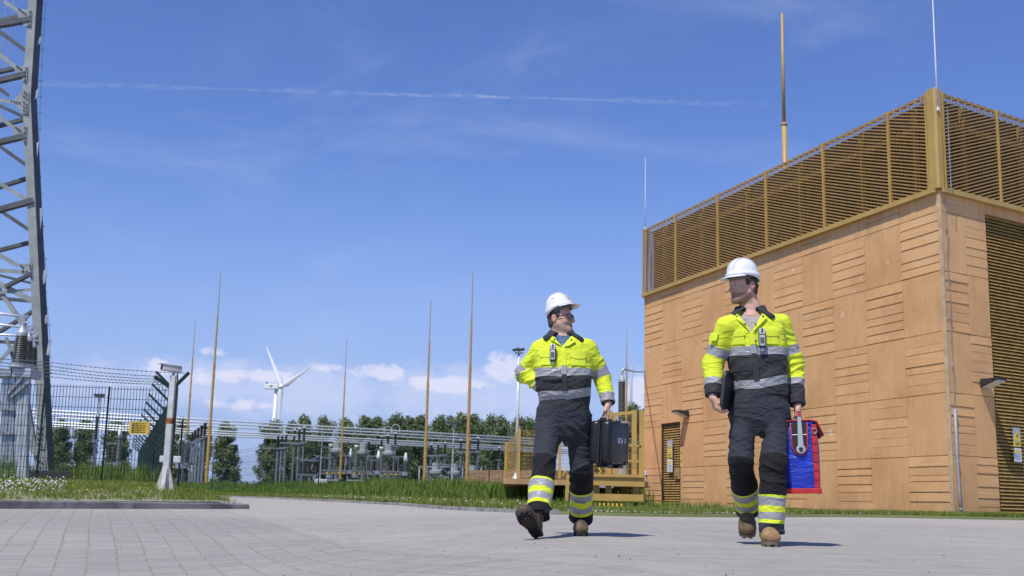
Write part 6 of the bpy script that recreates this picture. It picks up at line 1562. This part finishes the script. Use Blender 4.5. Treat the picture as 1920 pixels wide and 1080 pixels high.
    for s_ in 'RL':
        L1 = (J['kn'+s_]-J['hip'+s_]).length
        for (a, b, t0) in ((J['hip'+s_], J['kn'+s_], 0), (J['kn'+s_], J['an'+s_], L1)):
            dd = cone_d(Vv, a, b, .0, .0); d = V3(b)-V3(a); L = np.linalg.norm(d); t_ = ((Vv-V3(a))@d)/L; m_ = dd < best-.0
            tt = np.clip(t_, 0 if t0 == 0 else -.06, L+.2); lt = np.where(m_, t0+tt, lt); best = np.minimum(best, dd)
    fattr(tr, 'leg', lt+.010*(vnoise(Vv*14, 5)-.5)-.018*sstep(0, .1, (np.interp(Vv[:, 1], [Y0-.4, Y0+.6], [0, 0])))); put_wrinkles(tr, .011+.012*sstep(.25, .40, lt)*sstep(.52, .45, lt)+.012*sstep(.70, .78, lt)+.007*sstep(.25, .0, lt), cfg['seed'], (4.5, 4.5, 12), .9)
    # ---- jacket
    pts = [V3(J[k]) for k in J if k[:2] in ('sh', 'el', 'wr')]; lo = np.min(pts, 0)-.2; hi = np.max(pts, 0)+.2; zl = T.r[0, 0]; lo[2] = min(lo[2], zl-.02); hi[2] = max(hi[2], T.r[-1, 0]+.05)
    S_ = SDF(lo, hi, .0058); S_.op(lambda Q: T.d(Q, -.006)-.006, *T.bb(), .01)
    ar = cfg['armr']; arms = {}
    for s_ in 'RL':
        d = J['wr'+s_]-J['el'+s_]; cu = J['el'+s_]+d*cfg['cuff'][s_]; arms[s_] = cu
        S_.cone(J['sh'+s_], J['el'+s_], ar[0], ar[1], .045); S_.cone(A(*cfg['neck0'])+Vector((0, .02, -.045)), J['sh'+s_], .055, ar[0]*.90, .03); S_.cone(J['el'+s_], cu, ar[1], ar[2], .02, cap=(0, 1))
    zV = A(cfg['vee'][0], cfg['vee'][1]).z; zN = A(*cfg['neck0']).z; x0 = cfg['vee'][2]; wv = cfg['vee'][3]
    def wedge(Q):
        x, y, a, b = T.loc(Q); z = Q[..., 2]; f = np.clip((z-zV)/(zN-zV), 0, 1.4); xc = x0*(1-np.clip(f, 0, 1))+cfg['vee'][4]*f
        return np.maximum(np.maximum((np.abs(x-xc)-wv*f), (y+b-.034)), zV-z)
    S_.op(wedge, *T.bb(), .004, 's')
    Vv, Ff = S_.mesh(); ja = mesh_np('jacket', Vv, Ff, cfg['jacket_mat'], root)
    dT = T.d(Vv, 0., -9, 9); sel = np.full(len(Vv), -1.); la_ = np.zeros(len(Vv)); bd = np.full(len(Vv), 9.)
    for s_ in 'RL':
        L1 = (J['el'+s_]-J['sh'+s_]).length; d1 = cone_d(Vv, J['sh'+s_], J['el'+s_], ar[0], ar[1]); d2 = cone_d(Vv, J['el'+s_], J['wr'+s_], ar[1], ar[2])
        for dd, a, b, t0 in ((d1, J['sh'+s_], J['el'+s_], 0), (d2, J['el'+s_], J['wr'+s_], L1)):
            d = V3(b)-V3(a); L = np.linalg.norm(d); t_ = ((Vv-V3(a))@d)/L; m_ = dd < bd; la_ = np.where(m_, t0+t_, la_); bd = np.minimum(bd, dd)
    sel = dT-bd
    hzv = (Vv[:, 2]-zl)/(T.r[-1, 0]-zl); xl = T.loc(Vv)[0]; hzv = hzv-cfg['tilt']*np.maximum(xl, 0)*sstep(.60, .15, hzv)+.006*(vnoise(Vv*11, 4)-.5)
    fattr(ja, 'hz', hzv); fattr(ja, 'arm', la_); fattr(ja, 'sel', sel)
    amp = np.where(sel > 0, .010+.018*np.exp(-((la_-.31)/.14)**2), .008+.012*sstep(.6, .3, hzv)*sstep(.05, .2, hzv)); put_wrinkles(ja, amp, cfg['seed']+20, (5, 5, 13), .8)
    # ---- shirt in the open neck
    S_ = SDF((T.r[:, 1].min()-.2, Y0-.25, zV-.12), (T.r[:, 1].max()+.2, Y0+.2, zN+.08), .005); S_.op(lambda Q: T.d(Q, -.024, zV-.1, T.r[-1, 0]-.012), *T.bb(), .01)
    cfg['shirt'](S_, A, J, T)
    Vv, Ff = S_.mesh(); sh = mesh_np('shirt', Vv, Ff, cfg['shirt_mat'], root); put_wrinkles(sh, .005, cfg['seed']+4, (14, 14, 22))
    collar(A(*cfg['collar_at']), T, cfg['collar_mat'], ja, **cfg['collar'])
    return root, body, ja, tr, J, T, P_, H, A

# ---- shared cloth
def jacket_stops(py0, py1, marks):
    """picture heights of the torso bands turned into a 0..1 ramp"""
    pass
yel_m = mat('hivis_cloth', HIVIS, .85, var=.05, vscale=30); slv_m = mat('reflective_tape', SILV, .4, var=.05, vscale=30); dk_m = mat('charcoal_cloth', DKG, .9, var=.15, vscale=20); col_m = mat('collar_cloth', (.032, .034, .040), .9, var=.15, vscale=25)
den_m = mat('denim_blue', (.085, .16, .26), .9, var=.25, vscale=60)
brown_l = mat('boot_leather_brown', (.085, .060, .038), .75, var=.3, vscale=18, bump=.002, bscale=80); brown_t = mat('boot_toe_worn', (.15, .105, .065), .8, var=.3, vscale=20); tan_l = mat('boot_leather_tan', (.30, .20, .105), .8, var=.25, vscale=18, bump=.002, bscale=80); tan_t = mat('boot_toe_tan', (.33, .20, .09), .75, var=.25, vscale=20)
tan_d = mat('boot_leather_tan_dark', (.12, .09, .05), .8, var=.25, vscale=18); tan_dt = mat('boot_toe_tan_dark', (.15, .10, .05), .75, var=.3, vscale=20)  # darker copy of the tan leather for the rear boot
sole_m = mat('boot_sole_dark', (.020, .018, .017), .8); sole_o = mat('boot_sole_rust', (.33, .11, .05), .7, var=.15, vscale=40); sole_t = mat('boot_sole_taupe', (.15, .125, .09), .8)
def ramp_px(A, T, cx, marks):
    zl, zh = T[0], T[1]; return [(0 if i == 0 else max(0, min(1, (A(cx, py).z-zl)/(zh-zl))), c) for i, (py, c) in enumerate(marks)]
# =============== the older man with the black case
Y1 = 8.9; A1 = lambda px, py, dy=0.: at(px, py, Y1+dy)
z0_, z1_ = A1(1057, 760).z, A1(1053, 618).z
trs = [(0, NAVY), (.34, BLK), (.530, HIVIS), (.543, SILV), (.603, HIVIS), (.650, SILV), (.706, HIVIS), (.734, BLK)]
M_TR1 = cloth_mat('work_trousers_first', trs, 1., 'leg')
M_JA1 = cloth_mat('work_jacket_first', ramp_px(A1, (z0_, z1_), 1055, [(760, DKG), (753, SILV), (736, DKG), (707, SILV), (690, HIVIS)]), 1., 'hz',
                  [(0, HIVIS), (.165, SILV), (.245, HIVIS), (.395, SILV), (.465, DKG)], 1., 'arm', 'sel')
SK1 = skin_mat('skin_ruddy', (.60, .36, .26), (.26, .21, .18), .7); HR1 = mat('hair_grey', (.075, .068, .062), .8, var=.4, vscale=120)
def shirt1(S_, A, J, T):
    S_.cone(A(1053, 645), A(1054, 631), .088, .072, .015, cap=(0, 1))
c1 = dict(Y=Y1, base=Vector((A1(1050, 1000).x, Y1, gzf(A1(1050, 1000).x, Y1))), seed=3, yaw=.04, label='older man in hi-vis jacket and glasses striding with a black case in his hand',
  joints=dict(shR=(1013, 657, .02), elR=(982, 699, .10), wrR=(1024, 726, -.04), shL=(1101, 655, .02), elL=(1131, 708, .06), wrL=(1140, 757, -.03),
              hipR=(1030, 792, -.02), knR=(1020, 868, -.22), anR=(1008, 970, -.44), toeR=(988, 988, -.66), hipL=(1083, 792, .0), knL=(1090, 872, .03), anL=(1090, 973, .30), toeL=(1090, 993, .16)),
  torso=[(626, 1053, .084, .084, .02), (629, 1054, .110, .094, .02), (636, 1055, .160, .108, .015), (646, 1055, .196, .122, .01), (662, 1056, .212, .138, 0), (690, 1056, .214, .156, -.01), (715, 1057, .212, .168, -.015), (738, 1058, .200, .166, -.01), (752, 1059, .190, .156, 0), (760, 1059, .184, .150, 0)],
  pelvis=[(835, 1056, .10, .10, 0), (815, 1056, .185, .13, 0), (800, 1056, .215, .145, 0), (780, 1057, .212, .15, 0), (760, 1058, .19, .148, 0), (745, 1058, .18, .142, 0)],
  head=(1038.6, 597, -.06, 1.13, .12, 1.03, 0., 1), neck0=(1053, 629, .015), hands=[
    lambda A, J: (J['wrL'], Vector((.0, -.03, -1)), Vector((-1, .05, 0)), Vector((-.1, -1, 0)), (.25, 1.75, 3.0), 1.02, A(1129, 784, -.02)),
    lambda A, J: (J['wrR'], Vector((.85, .45, -.2)), Vector((.2, 1, 0)), Vector((.3, .2, 1)), (.3, .7, .9), .9)],
  skin=SK1, hair_mat=HR1, trouser_mat=M_TR1, jacket_mat=M_JA1, shirt_mat=den_m, shirt=shirt1, legr=(.096, .082, .086, .084), hem=dict(R=.97, L=1.02), crotch=(1054, 818),
  armr=(.072, .066, .054), cuff=dict(R=1.12, L=.97), vee=(1051, 655, -.02, .078, -.005), tilt=.42, collar_at=(1053, 628, .02), collar_mat=col_m, collar=dict(hi=.046, wd=.076))
root1, body1, ja1, tr1, J1, T1, P1, H1, _ = man(c1)
def stick1(patch):
    patch(-.20, .20, .34, .52, .0022, 'sticker', yplate); patch(-.13, .13, .40, .45, .0032, 'sticker_lettering', mat('sticker_orange', (.62, .22, .03), .5)); patch(-.10, .12, .60, .66, .0022, 'sticker_line', mat('sticker_blue', (.35, .42, .55), .5))
hard_hat(H1, .20, root1, stick1, .128, .018, .070)
# glasses
gl = mat('spectacle_frame', (.015, .013, .012), .35); gm = bpy.data.materials.new('spectacle_lens'); gm.use_nodes = True; q = NT(gm.node_tree)
q.n('ShaderNodeOutputMaterial', ins={'Surface': q.n('ShaderNodeMixShader', ins={0: .10, 1: q.n('ShaderNodeBsdfTransparent').outputs[0], 2: q.n('ShaderNodeBsdfGlossy', ins={'Roughness': .05}).outputs[0]}).outputs[0]})
mb = MB(); lens_pts = []
for s_ in (-1, 1):
    pts = [H1.p(s_*(.034+.0245*np.sign(math.cos(a))*abs(math.cos(a))**.55), .104-.010*abs((.034+.0245*math.cos(a))/.06), .000+.0175*np.sign(math.sin(a))*abs(math.sin(a))**.55) for a in np.linspace(0, 2*math.pi, 25)]
    mb.path(pts, .0030, 6, cap=False); lens_pts.append(pts[:-1])
    mb.path([H1.p(s_*.058, .096, .010), H1.p(s_*.074, .07, .008), H1.p(s_*.080, -.005, .002)], [.0032, .003, .0022], 6)
mb.path([H1.p(-.011, .105, .004), H1.p(0, .110, .008), H1.p(.011, .105, .004)], .0026, 6)
go = mb.build('spectacles', gl, root1, smooth=True)
for lp_ in lens_pts:
    mb = MB(); mb.quad(*lp_); mb.build('lens', gm, go)
mb = MB(); mb.path([H1.p(-.018, .088, -.0665), H1.p(0, .0925, -.0685), H1.p(.018, .088, -.0665)], [.0014, .0026, .0014], 6); mb.build('teeth', tooth, body1, smooth=True)
# shirt collar, placket buttons
collar(A1(1053.5, 627, .01), T1, den_m, root1, rin=(.066, .068), hi=.020, wd=.022, tipw=.058, gap=.34, tipspread=.2, lift=-.026, name='shirt_collar')
mb = MB()
for py in (640, 648): mb.lathe([(.0045, 0), (.004, .002)], T1.front(-.012, A1(1053, py).z, -.018), 8, (0, -1, 0))
mb.build('button', wplate, root1)
def jacket_details(T, A, ja, cx, spec):
    z = lambda py: A(cx, py).z
    v = spec['v']; xv = spec['xv']; pl = spec['placket']
    for (pa, pb, mm, nm) in spec['placket_parts']:
        surf_patch(T, lambda t: (xv-.016, xv+.022), (z(pb), z(pa)), .0065, .0025, nm, mm, ja)
    for (x0, x1, pa, pb, sag) in spec['flaps']:
        surf_patch(T, lambda t, x0=x0, x1=x1: (x0, x1), (z(pb), z(pa)), .0105, .003, 'pocket_flap', yel_m, ja, warp=lambda i, j, sag=sag: -sag*math.sin(math.pi*i)*(1-j))
        surf_patch(T, lambda t, x0=x0, x1=x1: (x0+.008, x1-.008), (z(spec['pock']), z(pb)), .0065, .003, 'pocket', yel_m, ja)
    for (pts, nm) in spec['lapels']:
        V = [T.front(x, z(py), o) for x, py, o in pts]; mb = MB(); mb.prism(V, Vector((.0, -.004, .001))); mb.build(nm, yel_m, ja)
    for (x, py) in spec['snaps']:
        mb = MB(); p = T.front(x, z(py), .020); mb.lathe([(.0065, -.006), (.0065, .002), (.004, .004)], p, 10, (0, -1, .1)); mb.build('snap_button', snap_m, ja)
jacket_details(T1, A1, ja1, 1056, dict(v=0, xv=-.014, placket=0, placket_parts=[(656, 690, yel_m, 'placket'), (690.6, 706.5, slv_m, 'placket_band'), (707, 737, dk_m, 'placket_lower')], pock=689,
  flaps=[(-.185, -.062, 661, 674, .004), (.035, .165, 661, 673, .016)], lapels=[([(-.020, 654, .014), (-.085, 634, .016), (-.105, 640, .020), (-.058, 648, .020)], 'lapel'), ([(-.010, 655, .014), (.066, 634, .016), (.088, 643, .020), (.035, 652, .018)], 'lapel')],
  snaps=[(-.072, 641), (.056, 641)]))
detector(T1, -.088, A1(1033, 669).z, 0, 'black and silver gas detector clipped to the older man\'s jacket', 'gas detectors clipped to the jackets')
# boots
zf = gzf(.2, 8.45)
hR = at(1011, 1003, 8.42); hR.z = max(zf+.004, .0) if hR.z < zf else hR.z; tR = at(982, 968, 8.26)
hR = Vector((at(1012, 1003, 8.44).x, 8.44, gzf(at(1012, 1003, 8.44).x, 8.44)+.006)); dR = Vector((-.40, -.62, .50)).normalized(); tR = hR+dR*.30
boot(hR, tR, Vector((-.30, .35, .9)), Vector(J1['anR'])+Vector((0, 0, .03)), root1, brown_l, brown_l, sole_m, sole_o, 1.18)
xl_ = at(1090, 1000, 9.05).x; toeL = Vector((xl_-.01, 8.98, gzf(xl_, 8.98)+.002)); heelL = Vector((xl_+.01, 9.27, gzf(xl_, 9.27)+.015))
boot(heelL, toeL, UZ, Vector(J1['anL'])+Vector((0, .0, .03)), root1, brown_l, brown_t, sole_m, None, 1.12)
# name on the band of the left leg
zt__ = A1(1088, 941).z; text('Mteuse', 'band_lettering', kblack, at(1087, 941, Y1+.06), (1, 0, -.08), (0, 0, 1), .032, tr1, .0015, italic=.3).location.y -= .0

# black case
bc = at(1147, 826, 8.92); yw = .50
exc = Vector((math.sin(yw), math.cos(yw), 0)); eyc = Vector((math.cos(yw), -math.sin(yw), 0))      # exc: long axis going away, eyc: outer face normal (towards the right)
bc = at(1143, 831, 8.95)
case = thing('carry_case', 'black moulded carry case with white upside-down lettering held by the older man', 'case', bc)
cplast = mat('case_plastic', (.013, .013, .014), .38, var=.2, vscale=12); cpl2 = mat('case_plastic_worn', (.020, .020, .021), .45, var=.2, vscale=20)
Lc_, Tc, Hc = .39, .165, .318; tilt_ = Vector((.03, 0, 1)).normalized()
mb = MB(); mb.frame(bc-eyc*.046, exc*Lc_/2, eyc*.042, tilt_*Hc/2); mb.build('shell', cplast, case, bevel=.026, auto=.9)
mb = MB(); mb.frame(bc+eyc*.042, exc*Lc_/2, eyc*.046, tilt_*Hc/2); s2 = mb.build('shell', cplast, case, bevel=.03, auto=.9)
mb = MB(); mb.frame(bc-eyc*.006, exc*(Lc_/2+.008), eyc*.012, tilt_*(Hc/2+.008)); mb.build('rim', cpl2, case, bevel=.008)
mb = MB(); mb.frame(bc+eyc*.018, exc*(Lc_/2+.005), eyc*.006, tilt_*(Hc/2+.005)); mb.build('rim', cplast, case, bevel=.004)
for s_ in (-1, 1):
    mb = MB(); mb.frame(bc+eyc*.06+exc*s_*.13, exc*.016, eyc*.0295, tilt_*(Hc/2+.0015)); mb.build('rib', cplast, case, bevel=.008)
for s_ in (-1, 1):
    mb = MB(); mb.frame(bc+eyc*(.01)+exc*s_*.10-tilt_*(Hc/2+.014), exc*.045, eyc*.05, tilt_*.012); mb.build('foot', cplast, case, bevel=.006)
    mb = MB(); mb.frame(bc+exc*s_*.12+tilt_*(Hc/2+.004), exc*.022, eyc*.03, tilt_*.012); mb.build('latch', cpl2, case, bevel=.004)
top = bc+tilt_*(Hc/2); grip = Vector(J1['wrL'])+Vector((-.022, -.005, -.118))
mb = MB(); g1 = grip-exc*.065; g2 = grip+exc*.065; mb.path([top-exc*.085, top-exc*.085+(g1-(top-exc*.065))*.7, g1, g2, top+exc*.085+(g2-(top+exc*.065))*.7, top+exc*.085], [.012, .013, .013, .013, .013, .012], 8); mb.build('handle', cpl2, case, smooth=True)
fo = bc+eyc*.0885-exc*.005+tilt_*.02
lt_ = text('FLIR', 'lettering', mat('lettering_white', (.75, .75, .75), .5, var=.02), fo, -exc, -tilt_, .056, case, .0008, bold=.0014)
dc = fo+exc*.092; dmb = MB()
for s_ in (-1, 1): dmb.prism([dc+tilt_*s_*.004-exc*.016, dc+tilt_*s_*.022, dc+tilt_*s_*.004+exc*.016], eyc*.001)
dmb.build('emblem', MATS['lettering_white'], case)

# =============== the younger man with the blue bag
Y2m = 7.85; A2 = lambda px, py, dy=0.: at(px, py, Y2m+dy)
z0_, z1_ = A2(1427, 741).z, A2(1408, 578).z
trs2 = [(0, NAVY), (.305, BLK), (.552, HIVIS), (.570, SILV), (.622, HIVIS), (.662, SILV), (.710, HIVIS), (.734, NAVY)]
M_TR2 = cloth_mat('work_trousers_second', trs2, 1., 'leg')
M_JA2 = cloth_mat('work_jacket_second', ramp_px(A2, (z0_, z1_), 1418, [(741, DKG), (732.5, SILV), (716, DKG), (668, SILV), (651.5, HIVIS)]), 1., 'hz',
                  [(0, HIVIS), (.145, SILV), (.210, HIVIS), (.400, SILV), (.448, DKG)], 1., 'arm', 'sel')
SK2 = skin_mat('skin_fair', (.58, .36, .27), (.17, .105, .055), .9); HR2 = mat('hair_brown', (.075, .045, .028), .8, var=.4, vscale=120)
tee = mat('tee_grey_melange', (.40, .35, .36), .9, var=.18, vscale=40, stretch=(.3, .3, 3))
def shirt2(S_, A, J, T):
    c = V3(A(1408, 571, -.035)); S_.ell(c, np.eye(3), (.078, .13, .070), .004, 's')
SL = lambda A: A(1360, 735, -.10)
c2 = dict(Y=Y2m, base=Vector((A2(1430, 1010).x, Y2m, gzf(A2(1430, 1010).x, Y2m))), seed=11, yaw=-.26, label='younger bearded man in hi-vis jacket walking with a blue bag and a black sleeve',
  joints=dict(shR=(1362, 613, -.03), elR=(1337, 682, .02), wrR=(1337, 746, -.10), shL=(1464, 609, .05), elL=(1487, 682, .08), wrL=(1495, 760, -.02),
              hipR=(1396, 778, .0), knR=(1388, 862, -.06), anR=(1404, 965, .28), toeR=(1398, 993, .18), hipL=(1453, 778, -.02), knL=(1450, 870, -.14), anL=(1447, 984, -.16), toeL=(1446, 1008, -.34)),
  torso=[(583, 1408, .086, .084, .02), (589, 1409, .118, .093, .02), (595, 1411, .165, .105, .015), (604, 1412, .190, .115, .01), (625, 1414, .198, .128, 0), (652, 1417, .195, .134, 0), (690, 1421, .185, .134, 0), (720, 1424, .184, .134, 0), (741, 1426, .182, .132, 0)],
  pelvis=[(820, 1424, .10, .10, 0), (800, 1424, .185, .125, 0), (782, 1424, .205, .135, 0), (760, 1425, .195, .135, 0), (742, 1425, .176, .13, 0), (728, 1425, .17, .122, 0)],
  head=(1411, 535, -.06, -1.18, -.05, 1.04, 0., -1), neck0=(1409, 588, .015), hands=[
    lambda A, J: (J['wrL'], Vector((.03, -.05, -1)), Vector((-1, -.15, 0)), Vector((.05, -1, 0)), (.2, 1.7, 2.95), 1.0, A(1489, 783, -.05)),
    lambda A, J: (J['wrR'], Vector((.22, -.10, -1)), Vector((1, .15, .15)), Vector((.1, -1, .0)), (.85, 1.6, 1.9), .86, A(1354, 757, -.16))],
  skin=SK2, hair_mat=HR2, trouser_mat=M_TR2, jacket_mat=M_JA2, shirt_mat=tee, shirt=shirt2, legr=(.090, .078, .084, .080), hem=dict(R=.95, L=1.12), crotch=(1424, 806),
  armr=(.068, .063, .052), cuff=dict(R=.95, L=.99), vee=(1402, 629, -.012, .088, -.004), tilt=.45, collar_at=(1409, 587, .02), collar_mat=col_m, collar=dict(hi=.064, wd=.082, tipw=.125, rin=(.077, .080)))
root2, body2, ja2, tr2, J2, T2, P2, H2, _ = man(c2)
def stick2(patch):
    patch(-.24, .20, .32, .46, .0022, 'sticker', yplate); patch(-.22, .18, .47, .62, .0022, 'sticker_upper', mat('sticker_green', (.12, .42, .12), .5)); patch(-.16, .02, .50, .58, .0032, 'sticker_line', mat('sticker_pale', (.5, .66, .5), .5))
hard_hat(H2, .0, root2, stick2, .125)
jacket_details(T2, A2, ja2, 1418, dict(v=0, xv=-.012, placket=0, placket_parts=[(630, 651, yel_m, 'placket'), (652, 667.5, slv_m, 'placket_band'), (668, 717, dk_m, 'placket_lower')], pock=650,
  flaps=[(-.172, -.055, 622, 634, .006), (.060, .165, 621, 634, .006)], lapels=[([(-.016, 629, .014), (-.088, 592, .018), (-.118, 599, .022), (-.060, 612, .022)], 'lapel'), ([(-.006, 629, .014), (.080, 592, .018), (.104, 600, .022), (.045, 616, .020)], 'lapel')],
  snaps=[(-.094, 597), (.078, 598), (.022, 614), (-.046, 613), (.012, 645), ]))
detector(T2, .052, A2(1429, 643).z, 0, 'black and silver gas detector clipped to the younger man\'s jacket', 'gas detectors clipped to the jackets')
# sleeve pocket
mb = MB(); p = A2(1338, 632, -.072); mb.frame(p, Vector((.026, -.012, .002)), Vector((.002, .005, 0)), Vector((.007, 0, .028))); mb.build('sleeve_pocket', yel_m, ja2, bevel=.004)
# boots
xr_ = at(1400, 985, 8.05).x; tR2 = Vector((xr_-.02, 7.93, gzf(xr_, 7.93)+.035)); hR2 = tR2+Vector((.05, .255, .13))
boot(hR2, tR2, UZ, Vector(J2['anR'])+Vector((0, .0, .03)), root2, tan_d, tan_dt, sole_t, None, 1.15)
xl_ = at(1446, 1010, 7.55).x; tL2 = Vector((xl_-.01, 7.47, gzf(xl_, 7.47)+.004)); hL2 = Vector((xl_+.015, 7.765, gzf(xl_, 7.765)+.004))
boot(hL2, tL2, UZ, Vector(J2['anL'])+Vector((0, .0, .03)), root2, tan_l, tan_t, sole_t, None, 1.15)

# black sleeve under his arm
sc_ = at(1366, 733, 7.80); slv = thing('document_sleeve', 'flat black zipped sleeve tucked under the younger man\'s arm', 'document sleeve', sc_)
up_ = Vector((.12, 0, 1)).normalized(); dz_ = Vector((.42, .91, 0)).normalized(); nz_ = up_.cross(dz_).normalized()
out = []
for a in np.linspace(0, 2*math.pi, 32, endpoint=False): out.append(sc_+dz_*(.150*np.sign(math.cos(a))*abs(math.cos(a))**.35)+up_*(.128*np.sign(math.sin(a))*abs(math.sin(a))**.35))
neo = mat('neoprene_black', (.016, .016, .017), .6, var=.15, vscale=20)
mb = MB(); mb.prism([p-nz_*.014 for p in out], nz_*.028); mb.build('cover', neo, slv, bevel=.008)
mb = MB(); mb.path([p for p in out]+[out[0]], .0032, 5, cap=False); mb.build('zip', mat('zip_grey', (.10, .10, .105), .4), slv)

# blue bag
bg_c = at(1500, 858, 7.92); bag = thing('equipment_bag', 'blue equipment bag with red trim and a grey carrying lever held by the younger man', 'bag', bg_c)
blu = bpy.data.materials.new('bag_blue'); blu.use_nodes = True; q = NT(blu.node_tree); co = q.n('ShaderNodeTexCoord').outputs['Object']
bn = q.n('ShaderNodeBump', ins={'Strength': .8, 'Distance': .012, 'Height': q.noise(q.scale(co, (6, 6, 22)), 1.6, 4, .6, dist=1.0)})
b = q.n('ShaderNodeBsdfPrincipled', ins={'Base Color': q.mix(q.mapr(q.noise(co, 6, 3), .3, .7), (.012, .045, .50, 1), (.010, .028, .36, 1)), 'Roughness': .33, 'Normal': bn.outputs[0]}); q.n('ShaderNodeOutputMaterial', ins={'Surface': b.outputs[0]})
red = mat('bag_red', (.52, .022, .022), .55, var=.12, vscale=20); bagk = mat('bag_black', (.02, .02, .022), .6); lev = mat('lever_grey', (.42, .43, .44), .45, var=.05)
yb_ = -.20; bx = Vector((math.cos(yb_), math.sin(yb_), 0)); by = Vector((-math.sin(yb_), math.cos(yb_), 0)); bz = Vector((-.035, 0, 1)).normalized(); bx = (bx-bz*bx.dot(bz)).normalized()
Wb, Db, Hb = .235, .38, .455
B = lambda x, y, z: bg_c+bx*x+by*y+bz*z
bl = [(-1, -1), (1, -1), (1, 1), (-1, 1)]
mb = MB(); secs = [(-.5, .97, .99), (-.30, 1.0, 1.0), (.1, 1.03, 1.01), (.36, .97, .97), (.5, .80, .90)]; V, F = [], []
for (z, sx, sy) in secs:
    for k in range(24):
        a = 2*math.pi*(k+.5)/24; ca, sa = math.cos(a), math.sin(a); V.append(B(Wb/2*sx*np.sign(ca)*abs(ca)**.22, Db/2*sy*np.sign(sa)*abs(sa)**.22, z*Hb))
for i in range(4): F += [(i*24+k, i*24+(k+1) % 24, (i+1)*24+(k+1) % 24, (i+1)*24+k) for k in range(24)]
F += [tuple(range(23, -1, -1)), tuple(range(96, 120))]; mb.add(V, F); mb.build('body', blu, bag, auto=.8)
yf = -Db/2
def bpanel(x0, x1, z0, z1, y, t_, nm, mm, bev=.003): 
    mb = MB(); mb.frame(B((x0+x1)/2, y-t_/2, (z0+z1)/2), bx*(x1-x0)/2, by*t_/2, bz*(z1-z0)/2); return mb.build(nm, mm, bag, bevel=bev)
bpanel(-.112, .114, -.240, -.206, yf-.003, .012, 'base_trim', red)
bpanel(.074, .108, -.204, .205, yf-.004, .008, 'red_strap', red)
mb = MB()
for k in range(6): mb.frame(B(.091, yf-.0135, -.15+k*.058), bx*.016, by*.0015, bz*.004)
mb.build('stitch_ridge', mat('bag_red_dark', (.33, .012, .014), .6), bag)
mb = MB(); mb.frame(B(-.112, .0, -.223), bx*.004, by*Db*.49, bz*.017); mb.frame(B(.114, .0, -.223), bx*.004, by*Db*.49, bz*.017); mb.build('side_trim', red, bag)
# dark recess with red piping, and the lever in it
rec = [(-.058, .218), (.048, .218), (.044, .06), (.030, .022), (-.004, .008), (-.038, .022), (-.054, .06)]
mb = MB(); mb.prism([B(x, yf-.004, z) for x, z in rec], -by*.006); mb.build('recess', bagk, bag)
mb = MB(); mb.path([B(x, yf-.010, z) for x, z in [rec[1], rec[2], rec[3], rec[4], rec[5], rec[6], rec[0]]], .004, 6); mb.build('piping', red, bag, smooth=True)
mb = MB(); mb.path([B(-.05, yf-.011, .14), B(.042, yf-.011, .14)], .003, 5); mb.build('pale_seam', wplate, bag)
Lp = [B(.0, yf-.018, .045), B(.002, yf-.030, .16), B(.0, yf-.028, .285)]
mb = MB(); mb.lathe([(.030, -.004), (.030, .012), (.026, .016)], B(0, yf-.012, .045), 20, -by); lv = mb.build('lever', lev, bag, auto=.6)
mb = MB(); mb.prism([B(-.019, yf-.016, .05), B(.019, yf-.016, .05), B(.010, yf-.016, .30), B(-.010, yf-.016, .30)], -by*.014); mb.build('lever_arm', lev, lv, bevel=.004)
mb = MB(); mb.lathe([(.013, 0), (.013, .004)], B(0, yf-.030, .045), 12, -by); mb.build('pivot', bagk, lv)
mb = MB(); mb.frame(B(.001, yf-.032, .278), bx*.009, by*.002, bz*.016); mb.build('red_mark', red, lv)
gz_ = .292
mb = MB(); mb.path([B(0, yf-.02, gz_), B(0, 0, gz_+.004), B(0, -yf+.02, gz_)], .0135, 10); mb.build('grip_bar', bagk, bag, smooth=True)
mb = MB(); mb.prism([B(-.012, -yf+.016, .05), B(.012, -yf+.016, .05), B(.012, -yf+.016, .30), B(-.012, -yf+.016, .30)], by*.014); mb.build('lever_arm', lev, lv, bevel=.004)
# lid flaps in red with dark lining, yellow edge on the near side
mb = MB(); mb.prism([B(.085, yf+.0, .228), B(.108, yf, .222), B(.148, yf+.01, .132), B(.130, yf+.01, .130)], by*(Db-.02)); mb.build('lid_flap', mat('bag_flap_dark', (.07, .012, .014), .6), bag)
mb = MB(); mb.path([B(.080, yf-.004, .232), B(.110, yf-.006, .226), B(.150, yf, .130)], .006, 6); mb.build('piping', red, bag, smooth=True)
mb = MB(); mb.prism([B(-.080, yf+.0, .228), B(-.100, yf, .215), B(-.132, yf+.01, .110), B(-.120, yf+.01, .106)], by*(Db-.02)); mb.build('lid_flap', red, bag)
mb = MB(); mb.path([B(-.075, yf-.004, .230), B(-.104, yf-.004, .214), B(-.136, yf+.006, .106)], .0045, 6); mb.build('yellow_edge', ymark, bag, smooth=True)
mb = MB(); mb.frame(B(0, 0, .232), bx*.078, by*Db*.46, bz*.008); mb.build('lid', bagk, bag, bevel=.005)
mb = MB(); mb.path([B(-.085, yf-.002, .232), B(.080, yf-.002, .234)], .005, 6); mb.build('piping', red, bag, smooth=True)
mb = MB(); mb.path([B(.091+.017*math.cos(a), yf-.018, .166+.017*math.sin(a)-.004) for a in np.linspace(0, 2*math.pi, 15)], .0028, 5, cap=False); mb.build('d_ring', galv, bag, smooth=True)
